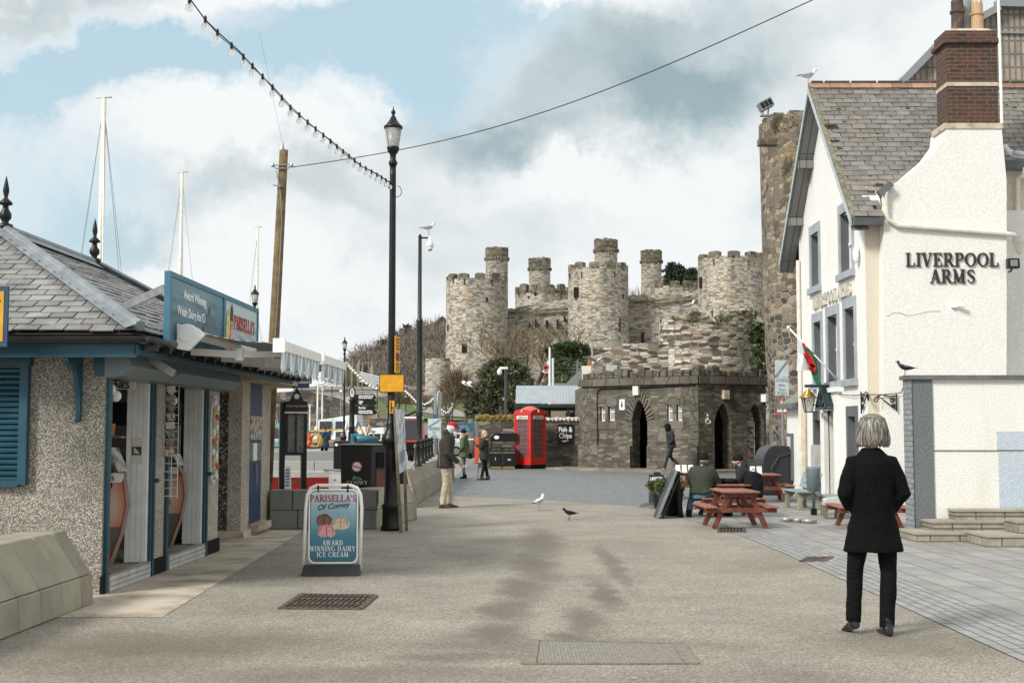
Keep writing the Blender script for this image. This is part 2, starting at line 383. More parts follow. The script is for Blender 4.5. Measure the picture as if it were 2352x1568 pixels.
M['granite']=plain('granite_block',(.315,.29,.225),.85,var=.10,vs=3,bmp=.5,bs=160,isl=.12,dirt_or_highlight=(.15,.12,.08),dirt_or_highlight_amt=.35,dscale=2.5)
M['granite_d']=plain('granite_grey_block',(.20,.20,.185),.85,var=.12,vs=90,bmp=.4,bs=160,isl=.10,dirt_or_highlight=(.10,.08,.05),dirt_or_highlight_amt=.4,dscale=2)
M['granite_t']=plain('granite_top',(.30,.30,.275),.7,var=.1,vs=60,bmp=.3,bs=160)
M['pebbleA']=pebble('pebble_dash_grey',[(.19,.17,.14),(.42,.39,.33),(.56,.52,.45),(.33,.30,.25),(.68,.64,.57),(.48,.44,.37)],86)
M['pebbleB']=pebble('pebble_dash_lit',[(.38,.32,.25),(.72,.65,.54),(.85,.79,.68),(.58,.51,.41),(.78,.72,.62)],80)  # paler dash: brighter light on piers and side walls put into the colour
M['pebbleC']=pebble('pebble_dash_dark',[(.05,.038,.028),(.18,.15,.12),(.10,.08,.06),(.48,.44,.38),(.14,.11,.085),(.32,.28,.23),(.08,.065,.05)],40)
M['teal']=plain('teal_paint',(.014,.072,.108),.4,var=.12,vs=5)
M['tealdk']=plain('dark_teal_paint',(.03,.075,.10),.4,var=.12)
M['tealdoor']=plain('petrol_blue_paint',(.03,.06,.12),.45,var=.1,vs=6)
M['steelgrey']=plain('painted_shutter_box',(.16,.20,.215),.35,var=.06)
M['galv']=plain('galvanised_steel',(.30,.31,.31),.4,.6,var=.15,vs=20)
M['gutter']=plain('black_gutter',(.016,.015,.015),.3,var=.3)
M['gutterg']=plain('grey_gutter',(.12,.125,.13),.45)
M['wood']=plain('weathered_wood',(.16,.125,.085),.85,var=.3,vs=9,bmp=.3,bs=60)
M['redwood']=plain('red_stained_wood',(.15,.038,.022),.55,var=.22,vs=7,bmp=.25,bs=50,dirt_or_highlight=(.3,.16,.11),dirt_or_highlight_amt=.3,dscale=7)
M['redtop']=plain('worn_red_wood',(.25,.092,.06),.5,var=.2,vs=10,bmp=.2,bs=60,isl=.12)
M['orange']=plain('orange_sign',(.72,.34,.012),.5,var=.12,vs=14)
M['grass']=plain('grass',(.085,.115,.035),.95,var=.3,vs=1.,bmp=.6,bs=10,dirt_or_highlight=(.14,.11,.05),dirt_or_highlight_amt=.6,dscale=.35)
M['road_far']=plain('far_road_tarmac',(.27,.26,.24),.9,var=.08,vs=.5)
M['path']=plain('pale_path',(.34,.31,.26),.9,var=.1,vs=1)
M['ivy']=plain('ivy_leaf',(.045,.065,.018),.6,var=.4,vs=2,isl=.5)
M['evergreen']=plain('evergreen_leaf',(.085,.09,.045),.65,var=.35,vs=1.2,isl=.55,dirt_or_highlight=(.17,.15,.09),dirt_or_highlight_amt=.5,dscale=.8)  # lighter noise patches paint highlights onto the dark crown
M['conifer']=plain('conifer_needle',(.03,.045,.022),.8,var=.3,vs=.4,isl=.5)
M['twig']=plain('bare_twig',(.175,.145,.115),.9,var=.3,vs=.12,isl=.4)
M['twig2']=plain('winter_twig',(.19,.145,.09),.9,var=.3,vs=.5,isl=.35)
M['bark']=plain('bark',(.11,.085,.06),.9,var=.3,vs=4)
M['shrub']=plain('shrub_leaf',(.06,.085,.02),.6,var=.4,vs=6,isl=.5)
M['hill']=plain('hillside_earth',(.10,.08,.05),.95,var=.3,vs=.08)
M['corr']=plain('corrugated_sheet',(.42,.47,.49),.45,.3,var=.06,vs=2)
# asphalt
m,nt,b=newm('worn_asphalt'); tc=nd(nt,'TexCoord').outputs['Object']
vv=nd(nt,'TexVoronoi',{'Vector':tc,'Scale':95.0}); r_=nd(nt,'SeparateColor',{0:vv.outputs['Color']}).outputs[0]
c=ramp(nt,r_,[(0,(.15,.13,.10)),(.35,(.245,.222,.180)),(.7,(.305,.280,.232)),(1,(.45,.42,.355))])
n1=nd(nt,'TexNoise',{'Vector':tc,'Scale':.9,'Detail':9.0,'Roughness':.68}).outputs[0]
k=mrange(nt,n1,.32,.68,.80,1.2,False); c=mix(nt,1.,c,nd(nt,'CombineColor',{0:k,1:k,2:k}).outputs[0],'MULTIPLY')
wv=nd(nt,'TexNoise',{'Vector':tc,'Scale':1.4,'Detail':7.0,'Roughness':.7}).outputs['Color']
wt=vmath(nt,'ADD',tc,vmath(nt,'SCALE',vmath(nt,'SUBTRACT',wv,(.5,.5,.5)).outputs[0],None,.62).outputs[0]).outputs[0]
st=None
for px,py,rx,ry,w in [(1245,1240,.30,2.4,1.),(1232,1300,.27,1.6,1.),(1200,1350,.25,1.1,1.),(1165,1400,.22,.8,1.),(1140,1452,.24,.6,1.),(1075,1505,.5,.22,.8),(950,1538,.6,.17,.7),(1402,1290,.12,2.6,.9),(1385,1362,.13,1.2,1.),(1345,1422,.15,.75,1.),(1320,1462,.18,.35,1.),(900,1310,1.2,.5,.35),(700,1400,.7,.5,.35),(1300,1480,1.4,.30,.6),(860,1545,1.4,.35,.6),(1300,1250,1.2,.8,.3),(400,1480,1.4,.7,.8),(250,1520,1.0,.7,.6),(2150,1470,1.2,.7,.55),(1760,1290,.9,1.2,.3),(1650,1560,1.1,.3,.4)]:
    g=G(px,py); a=vmath(nt,'MULTIPLY',vmath(nt,'SUBTRACT',wt,(g.x,g.y,0)).outputs[0],(1/rx,1/ry,0)).outputs[0]
    q=mrange(nt,vmath(nt,'LENGTH',a).outputs['Value'],1.5,.35,0,w); st=q if st is None else math_(nt,'MAXIMUM',st,q)
n2=nd(nt,'TexNoise',{'Vector':vmath(nt,'MULTIPLY',tc,(.7,.35,1)).outputs[0],'Scale':1.2,'Detail':9.0,'Roughness':.7}).outputs[0]
st=math_(nt,'MAXIMUM',st,mrange(nt,n2,.55,.68,0,.45))
c=mix(nt,math_(nt,'MULTIPLY',st,.66),c,(.085,.062,.036))
ck=nd(nt,'TexNoise',{'Vector':tc,'Scale':.55,'Detail':8.0,'Roughness':.6}).outputs[0]
ck=math_(nt,'MULTIPLY',mrange(nt,math_(nt,'ABSOLUTE',math_(nt,'SUBTRACT',ck,.5)),.0035,.0,0,.6),mrange(nt,n1,.45,.6))
c=mix(nt,ck,c,(.06,.05,.04))
sp_=nd(nt,'TexVoronoi',{'Vector':tc,'Scale':3.2})
c=mix(nt,mrange(nt,sp_.outputs['Distance'],.07,.05,0,.55),c,mix(nt,nd(nt,'SeparateColor',{0:sp_.outputs['Color']}).outputs[1],(.07,.06,.05),(.55,.53,.48))); setc(nt,b,c)
nt.links.new(mrange(nt,st,0,1,.9,.6),b.inputs['Roughness']); bump(nt,b,vv.outputs['Distance'],.55,.006); M['asphalt']=m
m,nt,b=newm('concrete_apron'); tc=nd(nt,'TexCoord').outputs['Object']
n1=nd(nt,'TexNoise',{'Vector':tc,'Scale':1.6,'Detail':9.0,'Roughness':.65}).outputs[0]; n2=nd(nt,'TexNoise',{'Vector':tc,'Scale':110.0,'Detail':2.0}).outputs[0]
c=mix(nt,mrange(nt,n1,.42,.66),(.56,.50,.41),(.30,.235,.165)); k=mrange(nt,n2,.3,.7,.8,1.15,False)
c=mix(nt,1.,c,nd(nt,'CombineColor',{0:k,1:k,2:k}).outputs[0],'MULTIPLY'); setc(nt,b,c); b.inputs['Roughness'].default_value=.8; bump(nt,b,n2,.3,.004); M['apron']=m
M['slab']=brick('slate_paving',.92,.36,(.325,.32,.305),(.25,.245,.232),(.09,.085,.07),.010,.6,.45,.3,stain=.3,stc=(.24,.21,.16))
M['band']=brick('sett_band',.34,.105,(.32,.32,.31),(.25,.25,.24),(.09,.08,.07),.009,.65,.4,.4)
M['cobble']=brick('blue_grey_cobbles',.125,.11,(.30,.315,.325),(.17,.185,.195),(.08,.08,.075),.018,.6,.5,.7,warp=.12,stain=.3,stc=(.22,.21,.18))
M['step']=brick('concrete_step',.42,.16,(.33,.30,.24),(.25,.225,.18),(.10,.09,.06),.012,.85,.6,.5,stain=.6,stc=(.09,.09,.045),offset=0)
M['steptop']=plain('step_tread',(.34,.31,.25),.85,var=.15,vs=4,dirt_or_highlight=(.13,.11,.07),dirt_or_highlight_amt=.6,dscale=2)
M['water']=plain('harbour_water',(.10,.12,.11),.12,var=.2,vs=1,bmp=.3,bs=1)
# ---------------- ground sheets ----------------
def sheet(name,mat,pts,z,kind='structure',uvf=None):
    mb=MB(); pp=[(p[0],p[1],z) for p in pts]
    mb.poly(pp,[uvf(p) for p in pts] if uvf else None); o=mb.build(name,mat); o['kind']=kind; return o
mb=MB()
for a in [(-12.5,1500,-80,1500),(-1500,-12.5,-80,4),(-1500,-12.5,112,1500),(-1500,-130,4,112)]:
    mb.poly([(a[0],a[2],-.012),(a[1],a[2],-.012),(a[1],a[3],-.012),(a[0],a[3],-.012)])
struct('ground',mb,M['road_far'])
mb=MB(); mb.poly([(-130,4,-2.6),(-12.5,4,-2.6),(-12.5,112,-2.6),(-130,112,-2.6)]); struct('water',mb,M['water'])
mb=MB(); mb.box(-12.8,-12.5,4,112,-3,-.02); mb.box(-130,-12.8,112,112.4,-3,-.02); mb.box(-130,-12.8,3.6,4,-3,-.02); struct('quay_edge',mb,M['quaywall'])
far=[G(940,1142),G(1000,1138),G(1120,1141),G(1250,1148),G(1380,1156),G(1490,1164)]
edge=[(2.78,25.7),(3.1,22.4),(3.32,20.4),(3.43,18.6),(3.47,16.5),(3.47,12),(3.45,8),(3.45,4),(3.45,-20)]
inner=[(3.35,25.9),(3.62,22.6),(3.86,20.6),(4.0,18.8),(4.1,16.5),(4.12,12),(4.1,8),(4.1,4),(4.1,-20)]
sheet('road',M['asphalt'],[(-12.4,-20),(3.45,-20)]+edge[::-1][1:]+[(p.x,p.y) for p in far[::-1]]+[(-2.2,30),(-12.4,30)],-.004)
sheet('cobbled_street',M['cobble'],[(-2.2,28.5),(3.2,25.0),(14,25.0),(14,62),(-2.0,75),(-2.0,40)],-.008)
sheet('paving',M['slab'],inner[::-1]+[(3.3,26.6),(7.0,28.0),(7.0,34),(22,34),(22,-20)],0,uvf=lambda p:(p[1]*1.0+p[0]*.12,p[0]))
for i in range(len(edge)-1): pass
mb=MB()
for i in range(len(edge)-1):
    a,b_,c_,d_=edge[i],edge[i+1],inner[i+1],inner[i]
    mb.poly([(a[0],a[1],0.0),(b_[0],b_[1],0.0),(c_[0],c_[1],0.0),(d_[0],d_[1],0.0)][::1],[(a[1],0),(b_[1],0),(c_[1],.64),(d_[1],.64)])
struct('paving_border',mb,M['band'])
ap=[(-4.4,10.6),(-3.85,10.75),(-2.93,10.75)]+[(-3.0,13.0),(-3.12,16),(-3.28,20.1),(-6,20.1),(-6,18.5),(-4.5,16.6)]
sheet('concrete_path',M['apron'],[(-4.0,10.7),(-2.93,10.7),(-3.05,14),(-3.15,17),(-3.28,20.15),(-4.6,20.15),(-4.6,10.7)],0.0)
sheet('car_park',M['road_far'],[(-12.4,30.0),(-2.2,30.0),(-2.0,40),(-2,75),(-12.4,75)],-.006)
mb=MB()   # painted lines of the car park
for k in range(6):
    a=G(905+10*k,1100-9*k); 
    mb.box(-6.0,-2.6,34+5*k,34.12+5*k,-.003,.0)
mb.build('painted_bay_lines',M['white'])['kind']='structure'
# ---------------- castle ----------------
def px_r(x,Y): return xat(x,Y)
def cren(mb,c,r,z,h,n,th,a0=0,gap=.42,start=0.):
    for k in range(n):
        s=start+2*PI*k/n; e=s+2*PI/n*(1-gap); st=4; hh=h*(1+.12*math.sin(k*2.3))
        for i in range(st):
            p=s+(e-s)*i/st; q=s+(e-s)*(i+1)/st
            P=[(c[0]+math.cos(x)*rr,c[1]+math.sin(x)*rr) for x in (p,q) for rr in (r-th,r)]
            j0=-.15*h if i in (0,) else 0; j1=-.15*h if i==st-1 else 0
            mb.hexa([(P[1][0],P[1][1],z-.3),(P[3][0],P[3][1],z-.3),(P[2][0],P[2][1],z-.3),(P[0][0],P[0][1],z-.3),
                     (P[1][0],P[1][1],z+hh+j0),(P[3][0],P[3][1],z+hh+j1),(P[2][0],P[2][1],z+hh+j1),(P[0][0],P[0][1],z+hh+j0)])
castle=thing('castle','large medieval stone castle with crenellated round towers behind the dark tree','castle',(6,190,0))
def zc(zx): return 976+zx*.3418
def zy(y): return 516.8+y*.3418
def ctower(x0,x1,ytop,Y,zbase,flare=1.05,n=10,turret=None,start=.2,slits=(),crh=36,jag=True):
    r=(xat(zc(x1),Y+5)-xat(zc(x0),Y+5))/2; X0,X1=xat(zc(x0),Y+r),xat(zc(x1),Y+r); c=((X0+X1)/2,Y+r); zt=zat(zy(ytop),Y+.3)
    hgt=(crh*.3418)/F*Y
    mb=MB(); prof=[(r*flare*1.05,zbase),(r*flare,zbase+3),(r*1.01,(zbase+zt)*.45),(r,zt-hgt-.5),(r,zt-hgt)]
    mb.lathe(prof,40,(c[0],c[1],0),caps=False)
    mb.lathe([(r,zt-hgt),(r-1.0,zt-hgt),(r-1.0,zt-hgt-3)],40,(c[0],c[1],0),caps=False)
    mb.lathe([(r-1.0,zt-hgt-1.6),(.001,zt-hgt-1.6)],24,(c[0],c[1],0),caps=False)
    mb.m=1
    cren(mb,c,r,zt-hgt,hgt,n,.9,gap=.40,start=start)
    t=mb.build('tower',[M['castle'],M['castle_top']],castle,world=True)
    if turret:
        a,b,yt,Yt=turret; A,B=xat(zc(a),Yt),xat(zc(b),Yt); tr=(B-A)/2; cc=((A+B)/2,Yt+tr); zt2=zat(zy(yt),Yt)
        ch=(62*.3418)/F*Yt
        mb=MB(); mb.lathe([(tr*.96,zt-hgt-4),(tr*.95,zt2-ch)],28,(cc[0],cc[1],0),caps=False)
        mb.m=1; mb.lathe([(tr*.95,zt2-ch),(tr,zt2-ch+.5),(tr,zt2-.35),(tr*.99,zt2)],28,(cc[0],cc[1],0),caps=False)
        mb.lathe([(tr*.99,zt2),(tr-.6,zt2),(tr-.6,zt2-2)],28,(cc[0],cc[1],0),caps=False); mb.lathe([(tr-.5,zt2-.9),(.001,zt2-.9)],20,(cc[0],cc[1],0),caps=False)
        for k in range(26):
            an=2*PI*k/26; mb.box(cc[0]+math.cos(an)*tr-.16,cc[0]+math.cos(an)*tr+.16,cc[1]+math.sin(an)*tr-.16,cc[1]+math.sin(an)*tr+.16,zt2-ch-.35,zt2-ch+.1)
            if k%2: mb.box(cc[0]+math.cos(an)*(tr-.3)-.3,cc[0]+math.cos(an)*(tr-.3)+.3,cc[1]+math.sin(an)*(tr-.3)-.3,cc[1]+math.sin(an)*(tr-.3)+.3,zt2-.2,zt2+.12+.18*rnd.random())
        o=mb.build('turret',[M['castle'],M['castle_top']],t)
        # t built in castle local space: move turret too
        inv=WM[castle.name].inverted()
        for v in o.data.vertices: v.co=inv@v.co
        o.parent=t
    for (sx_,sy_,w,h) in slits:
        xx=xat(zc(sx_),Y); dx=xx-c[0]; 
        if abs(dx)>=r*.97: dx=math.copysign(r*.97,dx)
        yy=c[1]-math.sqrt(r*r-dx*dx); z=zat(zy(sy_),yy); W=w*.3418/F*Y/2; H=h*.3418/F*Y/2
        dyo=abs(dx)/math.sqrt(r*r-dx*dx)*W+.12
        mb=MB(); mb.box(c[0]+dx-W,c[0]+dx+W,yy-dyo,yy+dyo+.4,z-H,z+H); o=mb.build('arrow_slit',M['castle_dark'],castle,world=True); o.parent=t
    return c,r,zt
# front row towers
ctower(140,556,320,185,0,1.07,11,(402,561,152,188),.1,[(262,825,34,60),(262,380,5,40),(184,375,5,36),(448,385,5,40),(415,500,14,24),(146,690,10,40),(485,830,8,110)])
ctower(965,1372,245,183,0,1.03,11,(1147,1311,97,187),.35,[(1022,452,30,66),(1058,335,5,40),(1283,330,5,40),(983,340,5,40),(1320,670,8,90),(1048,810,8,60),(1345,480,8,30)])
ctower(1848,2290,172,180,0,1.02,10,None,.05,[(1870,388,12,72),(1890,388,9,66),(1962,250,5,44),(2194,255,5,44),(2083,212,10,14),(2240,600,8,60),(1948,600,6,60)])
# rear row
ctower(606,965,395,215,4,1.0,11,(697,851,222,217),.3,[(632,470,5,40),(742,462,14,22),(922,470,5,40),(697,484,12,12)],crh=60)
ctower(1465,1850,372,212,4,1.0,11,(1465,1612,172,213),.0,[(1545,425,5,40),(1750,420,5,36)])
def curtain(pts,Y0,Y1,name='curtain_wall'):
    mb=MB(); n=len(pts)
    for i in range(n-1):
        (xa,ya),(xb,yb)=pts[i],pts[i+1]; Ya=Y0+(Y1-Y0)*i/(n-1); Yb=Y0+(Y1-Y0)*(i+1)/(n-1)
        A=at(zc(xa),zy(ya),Ya); B=at(zc(xb),zy(yb),Yb)
        mb.hexa([(A.x,A.y,0),(B.x,B.y,0),(B.x,B.y+2,0),(A.x,A.y+2,0),(A.x,A.y,A.z),(B.x,B.y,B.z),(B.x,B.y+2,B.z),(A.x,A.y+2,A.z)])
    return mb
random_j=lambda:rnd.uniform(-1,1)
w=curtain([(515,560)]+[(515+30*k,575-3.4*k*1.5+(5*random_j() if k%2 else -8)) for k in range(1,15)]+[(970,500)],192,190); cw=w.build('curtain_wall',M['castle'],castle,world=True)
w=curtain([(1345,485)]+[(1345+30*k,478-2*k+(7*random_j() if k%2 else -9)) for k in range(1,17)]+[(1860,440)],190,188); cw2=w.build('curtain_wall',M['castle'],castle,world=True)
for (a,b,Y) in [((520,592),(960,562),191.6),((1350,527),(1845,478),189.6)]:
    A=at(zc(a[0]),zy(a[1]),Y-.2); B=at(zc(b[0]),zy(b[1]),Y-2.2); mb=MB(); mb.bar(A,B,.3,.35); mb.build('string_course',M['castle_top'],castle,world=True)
for k,(sx_,sy_,w_,h_) in enumerate([(569,728,12,14),(820,665,16,42),(703,670,8,30),(745,655,9,44),(890,665,10,56),(938,630,9,30),(1466,755,10,70),(1440,600,40,60),(1535,670,34,50)]):
    p=at(zc(sx_),zy(sy_),190-.6 if sx_<1000 else 188.0); W=w_*.3418/F*190/2; H=h_*.3418/F*190/2
    if k>6: continue
    mb=MB(); mb.box(p.x-W,p.x+W,p.y-1.2,p.y+2,p.z-H,p.z+H); mb.build('wall_slot',M['castle_dark'],castle,world=True)
mb=MB(); c0=at(975,822,178); c1=at(1022,822,178); r_=(c1.x-c0.x)*.62; mb.lathe([(r_*1.03,0),(r_,c0.z-.4),(r_,c0.z)],28,(c0.x+r_,178+r_,0),caps=True)
mb.build('lower_tower',M['castle'],castle,world=True)
# barbican on the right, under the far tower
mb=MB(); A=at(1750,725,150); B=at(1765,760,150)
# ---------------- hill, woods ----------------
mb=MB(); nx,ny=48,20
prof=[(200,975),(420,950),(560,905),(640,890),(700,868),(760,850),(800,838),(830,800),(870,792),(905,770),(940,762),(975,745),(1010,738),(1100,745),(1300,700),(1450,680),(1560,660),(1640,655),(1800,700),(2000,760),(2500,800)]
def hz(px):
    for i in range(len(prof)-1):
        if prof[i][0]<=px<=prof[i+1][0]:
            t=(px-prof[i][0])/(prof[i+1][0]-prof[i][0]); return prof[i][1]+(prof[i+1][1]-prof[i][1])*t
    return 905
ids=[]
for j in range(ny+1):
    Y=300+j*12; t=min(1,j/14.); row=[]
    for i in range(nx+1):
        px=220+i*46; topz=zat(hz(px),300+14*12)-9 ; X=xat(px,Y)
        z=(topz*math.sin(t*PI/2) if j<=14 else topz*(1-.1*(j-14)))+noise.noise(Vector((X*.03,Y*.03,0)))*3
        row.append(mb.V((X,Y,max(z,-.5) if j else -.5)))
    ids.append(row)
for j in range(ny):
    for i in range(nx): mb.face((ids[j][i],ids[j][i+1],ids[j+1][i+1],ids[j+1][i]))
struct('hill',mb,M['hill'],smooth=True)
def blades(mb,c,r,n,s,up=.3,thin=.25,rg=rnd):
    """many small leaf faces through the volume of an ellipsoid"""
    for _ in range(n):
        while 1:
            p=Vector((rg.uniform(-1,1),rg.uniform(-1,1),rg.uniform(-1,1)))
            if .25<p.length<1: break
        q=Vector((c[0]+p.x*r[0],c[1]+p.y*r[1],c[2]+p.z*r[2]))
        d=(p+Vector((rg.gauss(0,.6),rg.gauss(0,.6),rg.gauss(0,.6)+up))).normalized(); e=d.cross(Vector((rg.gauss(0,1),rg.gauss(0,1),rg.gauss(0,1)))).normalized()
        L=s*rg.uniform(.6,1.4); w=L*thin
        a,b_,c_=mb.V(q-e*w),mb.V(q+e*w),mb.V(q+d*L); mb.face((a,b_,c_))
rw=random.Random(3)
mb=MB(); nn=0
for _ in range(620):
    px=rw.uniform(790,1060) if rw.random()<.72 else rw.uniform(1420,1640); j=rw.random()**.7; Y=302+j*165
    t=min(1,(Y-300)/168.); topz=zat(hz(px),468)-9; z=topz*math.sin(t*PI/2); X=xat(px,Y); rr=rw.uniform(3.2,6.0)
    blades(mb,(X,Y,z+rr*.75),(rr,rr*.8,rr*.95),85,1.9,.8,.05,rw)
    mb.bar((X,Y,z-1),(X+rw.uniform(-1,1),Y,z+rr),.35)
tag(mb.build('woodland',M['twig']),kind='stuff')
def conifer(px,py,Y,h,w,label,i):
    base=at(px,py,Y); base.z-=h
    t=thing('conifer_tree',label,'tree',base,0,'dark conifers on the wooded hill'); rg=random.Random(i)
    mb=MB(); mb.tube([(0,0,-6),(0,0,h*.5),(0,0,h)],[.5,.3,.05],6); mb.build('trunk',M['bark'],t)
    mb=MB()
    for k in range(20):
        z=h*(.3+.7*k/20.); r=w*(1-k/20.)**.7*rg.uniform(.5,1.1)
        for a in range(5):
            an=rg.uniform(0,6.28); p=Vector((math.cos(an)*r,math.sin(an)*r,z+rg.uniform(-.2,.6)))
            mb.bar((0,0,z),p,.12); 
            for s_ in range(3):
                f=.4+.3*s_; blades(mb,(p.x*f,p.y*f,z+(p.z-z)*f),(r*.32+.3,r*.32+.3,.45),9,1.0,.1,.3,rg)
    mb.build('crown',M['conifer'],t)
for i,(px,py,Y,h,w,l) in enumerate([(880,782,430,19,8.5,'broad dark conifer leftmost above the bridge tower'),(934,748,455,17,6,'tall thin conifer left of the black camera pole'),(908,765,455,12,5,'short dark conifer between two taller ones on the hill'),
    (1016,733,460,12,5,'conifer tip on the hill against the leftmost castle tower'),(1004,746,460,12,5,'small conifer just left of the castle on the hill'),(1545,606,400,13,6,'spreading conifer rising behind the castle curtain wall'),(1562,612,402,11,6,'smaller conifer beside the spreading one behind the castle'),(1590,620,400,10,6.5,'rounded evergreen behind the castle left of its right tower')]):
    conifer(px,py,Y,h,w,l,i)
# ---------------- lettering ----------------
TH,TN=.20,.065
def _poly(mb,pts,w,d):
    L=[];Rr=[]
    for i,p in enumerate(pts):
        a=pts[max(0,i-1)]; b=pts[min(len(pts)-1,i+1)]; dx,dy=b[0]-a[0],b[1]-a[1]; l=math.hypot(dx,dy) or 1; nx,ny=-dy/l,dx/l
        ww=(w[i] if isinstance(w,(list,tuple)) else w)/2
        L.append((p[0]+nx*ww,p[1]+ny*ww)); Rr.append((p[0]-nx*ww,p[1]-ny*ww))
    for i in range(len(pts)-1):
        q=[Rr[i],Rr[i+1],L[i+1],L[i]]
        mb.hexa([(x,y,0) for x,y in q]+[(x,y,d) for x,y in q])
def _arc(cx,cy,rx,ry,a0,a1,n=12,T=TH,t=TN):
    P=[];W=[]
    for i in range(n+1):
        a=R(a0+(a1-a0)*i/n); P.append((cx+rx*math.cos(a),cy+ry*math.sin(a))); W.append(t+(T-t)*abs(math.cos(a))**1.3)
    return P,W
def glyph(ch):
    """list of (points, width); returns strokes and advance. cap height 1"""
    T,t=TH,TN; S=[]; 
    def v(x,T_=T,y0=0,y1=1,s0=1,s1=1):
        S.append(([(x,y0),(x,y1)],T_))
        if s0: S.append(([(x-T_/2-.09,y0+t/2),(x+T_/2+.09,y0+t/2)],t))
        if s1: S.append(([(x-T_/2-.09,y1-t/2),(x+T_/2+.09,y1-t/2)],t))
    def h(y,x0,x1): S.append(([(x0,y),(x1,y)],t))
    def tick(x,y0,y1): S.append(([(x,y0),(x,y1)],t*.9))
    def ser(x,y,w=.2): S.append(([(x-w,y),(x+w,y)],t))
    def arc(*a,**k): S.append(_arc(*a,**k))
    if ch=='L': v(.2); h(t/2,.2,.72); tick(.73,0,.28); return S,.82
    if ch=='I': v(.2); return S,.42
    if ch=='V': S.append(([(.14,1),(.44,0)],T)); S.append(([(.76,1),(.46,0)],t)); ser(.15,1-t/2); ser(.76,1-t/2,.15); return S,.92
    if ch=='E': v(.2); h(t/2,.2,.7); h(1-t/2,.2,.68); h(.52,.2,.52); tick(.71,0,.26); tick(.69,.76,1); tick(.53,.4,.64); return S,.80
    if ch=='F': v(.2); h(1-t/2,.2,.68); h(.52,.2,.52); tick(.69,.76,1); tick(.53,.4,.64); return S,.74
    if ch in 'RPBD':
        v(.2)
        if ch=='D': h(1-t/2,.2,.45); h(t/2,.2,.45); arc(.42,.5,.38,.47,90,-90); return S,.98
        h(1-t/2,.2,.45); h(.48,.2,.45); arc(.44,.735,.24,.235,90,-90)
        if ch=='R': S.append(([(.46,.48),(.78,.02)],T*.95)); ser(.84,t/2,.12); return S,.92
        return S,.80
    if ch in 'OCGQ':
        a0,a1=(0,360) if ch=='O' else (52,318)
        arc(.5,.5,.40,.47,a0,a1,20)
        if ch=='G': v(.82,T*.8,.04,.42,0,1)
        if ch=='C': tick(.82,.68,.95)
        return S,(1.0 if ch!='C' else .92)
    if ch=='A': S.append(([(.44,1),(.14,0)],t)); S.append(([(.46,1),(.76,0)],T)); h(.34,.24,.66); ser(.14,t/2,.14); ser(.77,t/2,.2); return S,.92
    if ch=='M': S.append(([(.16,0),(.16,1)],t)); S.append(([(.16,1),(.52,.05)],T)); S.append(([(.52,.05),(.88,1)],t)); v(.90,T); ser(.15,t/2,.14); ser(.15,1-t/2,.12); return S,1.12
    if ch=='N': S.append(([(.16,0),(.16,1)],t)); S.append(([(.18,1),(.74,0)],T)); S.append(([(.78,0),(.78,1)],t)); ser(.16,t/2,.13); ser(.13,1-t/2,.12); ser(.78,1-t/2,.13); return S,.95
    if ch=='W': S.append(([(.12,1),(.36,0)],T)); S.append(([(.38,0),(.6,1)],t)); S.append(([(.58,1),(.84,0)],T)); S.append(([(.86,0),(1.08,1)],t)); ser(.12,1-t/2,.17); ser(1.08,1-t/2,.13); ser(.6,1-t/2,.14); return S,1.18
    if ch=='Y': S.append(([(.14,1),(.46,.48)],T)); S.append(([(.78,1),(.48,.48)],t)); v(.46,T,0,.5,1,0); ser(.14,1-t/2,.17); ser(.78,1-t/2,.13); return S,.92
    if ch=='S':
        P=[(.66,.74),(.64,.88),(.54,.95),(.40,.965),(.24,.92),(.15,.80),(.18,.66),(.32,.56),(.50,.47),(.64,.36),(.66,.20),(.56,.08),(.40,.035),(.25,.05),(.15,.14),(.12,.28)]
        W=[t,t,t*1.1,t,t*1.6,T*.7,T*.9,T,T,T*.95,T*.75,t*1.6,t,t,t,t]
        S.append((P,W)); return S,.80
    if ch=="'": S.append(([(.14,1),(.09,.7)],.1)); return S,.26
    if ch=='T': v(.42,T,0,1,1,0); h(1-t/2,.04,.8); tick(.05,.76,1); tick(.79,.76,1); return S,.86
    return S,.4
def serif(name,text,hgt,mat,parent,M4,depth=.01,align='C',xs=1.0,gap=.05,world=False,out=None,outw=0):
    """caps with serifs; M4 maps text plane (x right, y up, z out)"""
    W=sum(glyph(c)[1]+gap for c in text)-gap; x=-W/2 if align=='C' else 0
    mb=MB(); k=0
    for c in text:
        S,a=glyph(c)
        for P,w in S:
            k+=1; e=depth*(1+.02*(k%7))
            mb.xf=M4@Matrix.Diagonal((hgt*xs,hgt,1,1))@Matrix.Translation((x,0,0))
            _poly(mb,P,w,e)
        x+=a+gap
    return mb.build(name,mat,parent,world=world)
def text(name,s,size,mat,parent,M4,align='CENTER',depth=.002,world=False,xs=1.0,bold=0.0,shear=0.0):
    cu=bpy.data.curves.new(name,'FONT'); cu.body=s; cu.size=size; cu.extrude=depth; cu.align_x=align; cu.offset=bold; cu.shear=shear; cu.resolution_u=3; cu.space_line=.9
    o=bpy.data.objects.new(name,cu); col.objects.link(o); dg=bpy.context.evaluated_depsgraph_get(); me=bpy.data.meshes.new_from_object(o.evaluated_get(dg))
    bpy.data.objects.remove(o); bpy.data.curves.remove(cu); me.name=name
    me.materials.clear(); me.materials.append(mat)
    T=M4@Matrix.Diagonal((xs,1,1,1))
    if world and parent is not None: T=WM[parent.name].inverted()@T
    me.transform(T); o=bpy.data.objects.new(name,me); col.objects.link(o)
    if parent is not None: o.parent=parent
    return o
def face_cam(x,y,z): return Matrix.Translation((x,y,z))@Matrix(((1,0,0,0),(0,0,-1,0),(0,1,0,0),(0,0,0,1)))   # text facing -Y
